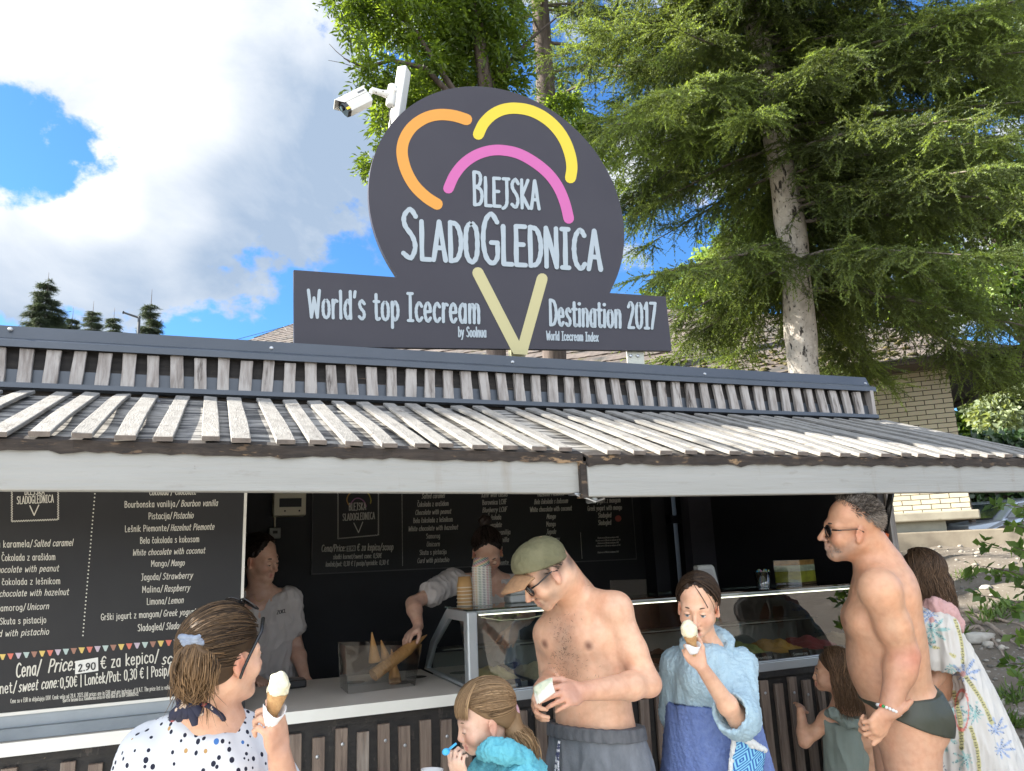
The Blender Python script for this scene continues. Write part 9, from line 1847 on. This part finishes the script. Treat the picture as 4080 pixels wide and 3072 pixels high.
def bank():
    rng = np.random.default_rng(33)
    def on_ground(px, py):
        for t in np.linspace(3, 16, 900):
            p = at(px, py, t)
            if p[2] <= gz(p[0], p[1]): p[2] = float(gz(p[0], p[1])); return p
        return None
    # gravel: thousands of small stones, one object
    ico = MB(); ico.ball((0, 0, 0), 1, 6, 4); T = np.concatenate(ico.v); TF = ico.f; n = 6500; x = rng.uniform(3.8, 11, n); y = rng.uniform(1.6, 8.6, n); kp = rng.random(n) < np.clip(1.15-.28*(x*.8+y*.6-5.6-1.0), .12, 1); x = x[kp]; y = y[kp]; n = len(x); s = rng.gamma(2.0, .007, n)+.005
    V = T[None]*(s[:, None, None]*rng.uniform(.6, 1.3, (n, 1, 3))*np.array([1, 1, .6])); V = V*(1+rng.normal(0, .12, V.shape)); V[..., 0] += x[:, None]; V[..., 1] += y[:, None]; V[..., 2] += (gz(x, y)+s*.15)[:, None]
    F3 = []; F4 = []; m = len(T)
    tri = np.array([f if len(f) == 3 else f[:3] for f in TF]+[(f[0], f[2], f[3]) for f in TF if len(f) == 4])
    Fa = (tri[None]+(np.arange(n)*m)[:, None, None]).reshape(-1, 3); tone = np.repeat(np.clip(rng.normal(.28, .09, n), .08, .6), m); c = np.stack([tone, tone*.91, tone*.78], 1)
    tag(mesh_obj('gravel', V.reshape(-1, 3), Fa, pm('stone', (1, 1, 1), .9, (.75, .74, .72), ns=30, col_attr=True), col=c), 'loose pale gravel strewn over the bank', 'gravel', kind='stuff')
    # larger stones
    for k, (px, py, sz, lab) in enumerate(((3905, 2555, .17, 'long flat white stone lying below the tree roots'), (4005, 2885, .07, 'round beige stone on the gravel near the right edge'), (3985, 2800, .06, 'pale flat stone in the middle of the gravel bank'), (4040, 2990, .06, 'small grey stone at the bottom right corner'), (3930, 2345, .06, 'weathered stone between the roots and the kerb'))):
        p = on_ground(px, py)
        if p is None: continue
        b = MB(); b.ball((0, 0, 0), 1, 14, 9); V = np.concatenate(b.v); V = V*(1+.12*wnoise(V, .9, k)[:, None]); V = V*np.array([sz, sz*.5, sz*.32]) if k == 0 else V*np.array([sz, sz*.8, sz*.5])
        a = math.radians(-14 if k == 0 else 40*k); R = np.array([[math.cos(a), -math.sin(a), 0], [math.sin(a), math.cos(a), 0], [0, 0, 1]]); tag(mesh_obj('stone', V@R.T+p+[0, 0, sz*.1], b.f, pm('pale_stone', (.42, .395, .35), .9, (.31, .285, .245), ns=12, bump=.6, bs=40), None, True, loc=p), lab, 'stone', 'larger stones on the bank')
    # tree roots snaking over the slope
    for k, Q in enumerate((((3800, 2490), (3880, 2478), (3960, 2510), (4030, 2560), (4120, 2600)), ((3790, 2440), (3860, 2445), (3930, 2470), (4010, 2480), (4120, 2520)), ((3830, 2520), (3900, 2505), (3960, 2560), (4000, 2620)))):
        pts = [on_ground(*q) for q in Q]; pts = [p for p in pts if p is not None]
        if len(pts) < 2: continue
        sm_ = [np.array(p)+[0, 0, .01+.008*math.sin(i*1.3)] for i, p in enumerate(_smooth(pts, 6))]; b = MB(); b.tube(sm_, list(np.linspace(.045 if k == 0 else .026, .010, len(sm_))), 8, False); tag(b.build('tree_root', pm('root_bark', (.17, .13, .10), .9, (.26, .21, .17), ns=20, bump=.8, bs=50), None, smooth=True, loc=sm_[0]), ('thickest bare tree root crossing the bank above the white stone', 'thin upper tree root running along the bank', 'short forked root pointing down to the white stone')[k], 'tree root', 'bare roots on the bank')
    # grass and weed tufts
    for k, (px, py, sz) in enumerate(((3960, 2470, .16), (3830, 2540, .13), (4040, 2790, .12), (4050, 2890, .12), (3850, 2300, .10), (3990, 2430, .10), (3730, 2330, .09))):
        p = on_ground(px, py)
        if p is None: continue
        n = 90; P = p+np.stack([rng.normal(0, sz*.6, n), rng.normal(0, sz*.6, n), np.zeros(n)], 1); P[:, 2] = gz(P[:, 0], P[:, 1]); D = rand_dirs(n, rng, 1.2); D[:, 2] = np.abs(D[:, 2]); L = rng.uniform(.5, 1.1, n)*sz
        V, Fc, c = leaf_cloud(P, D, rand_dirs(n, rng), L, L*.16, np.clip(rng.normal(.4, .25, n), 0, 1)); labs = ('bushy weed between the two long roots', 'dark weed tuft left of the white stone', 'small weed on the gravel at the right edge', 'low green weed near the bottom right corner', 'tiny grass tuft below the kerb', 'grass tuft beside the upper root', 'grass tuft by the corner post of the kiosk')
        tag(mesh_obj('weed_tuft', V, Fc, GREENS[1], None, col=c, loc=p), labs[k], 'weed', 'weeds on the bank')
bank()
def lamp_post():
    d = 24; p = at(557, 1330, d); q = at(555, 1260, d); e = at(492, 1245, d); r = empty('lamp_post', p-[0, 0, 6], 'thin dark lamp post with a short arm above the ridge at the left', 'lamp post'); M = pm('lamp_metal', (.05, .055, .06), .5)
    b = MB(); b.tube([p-[0, 0, 6], q], .045, 8); b.build('post', M, r); b = MB(); b.tube([q-[0, 0, .05], e], [.035, .03], 8); b.build('arm', M, r); b = MB(); b.tube([e, e+(e-q)*.02], [.05, .05], 8); b.build('lamp_head', M, r)
lamp_post()
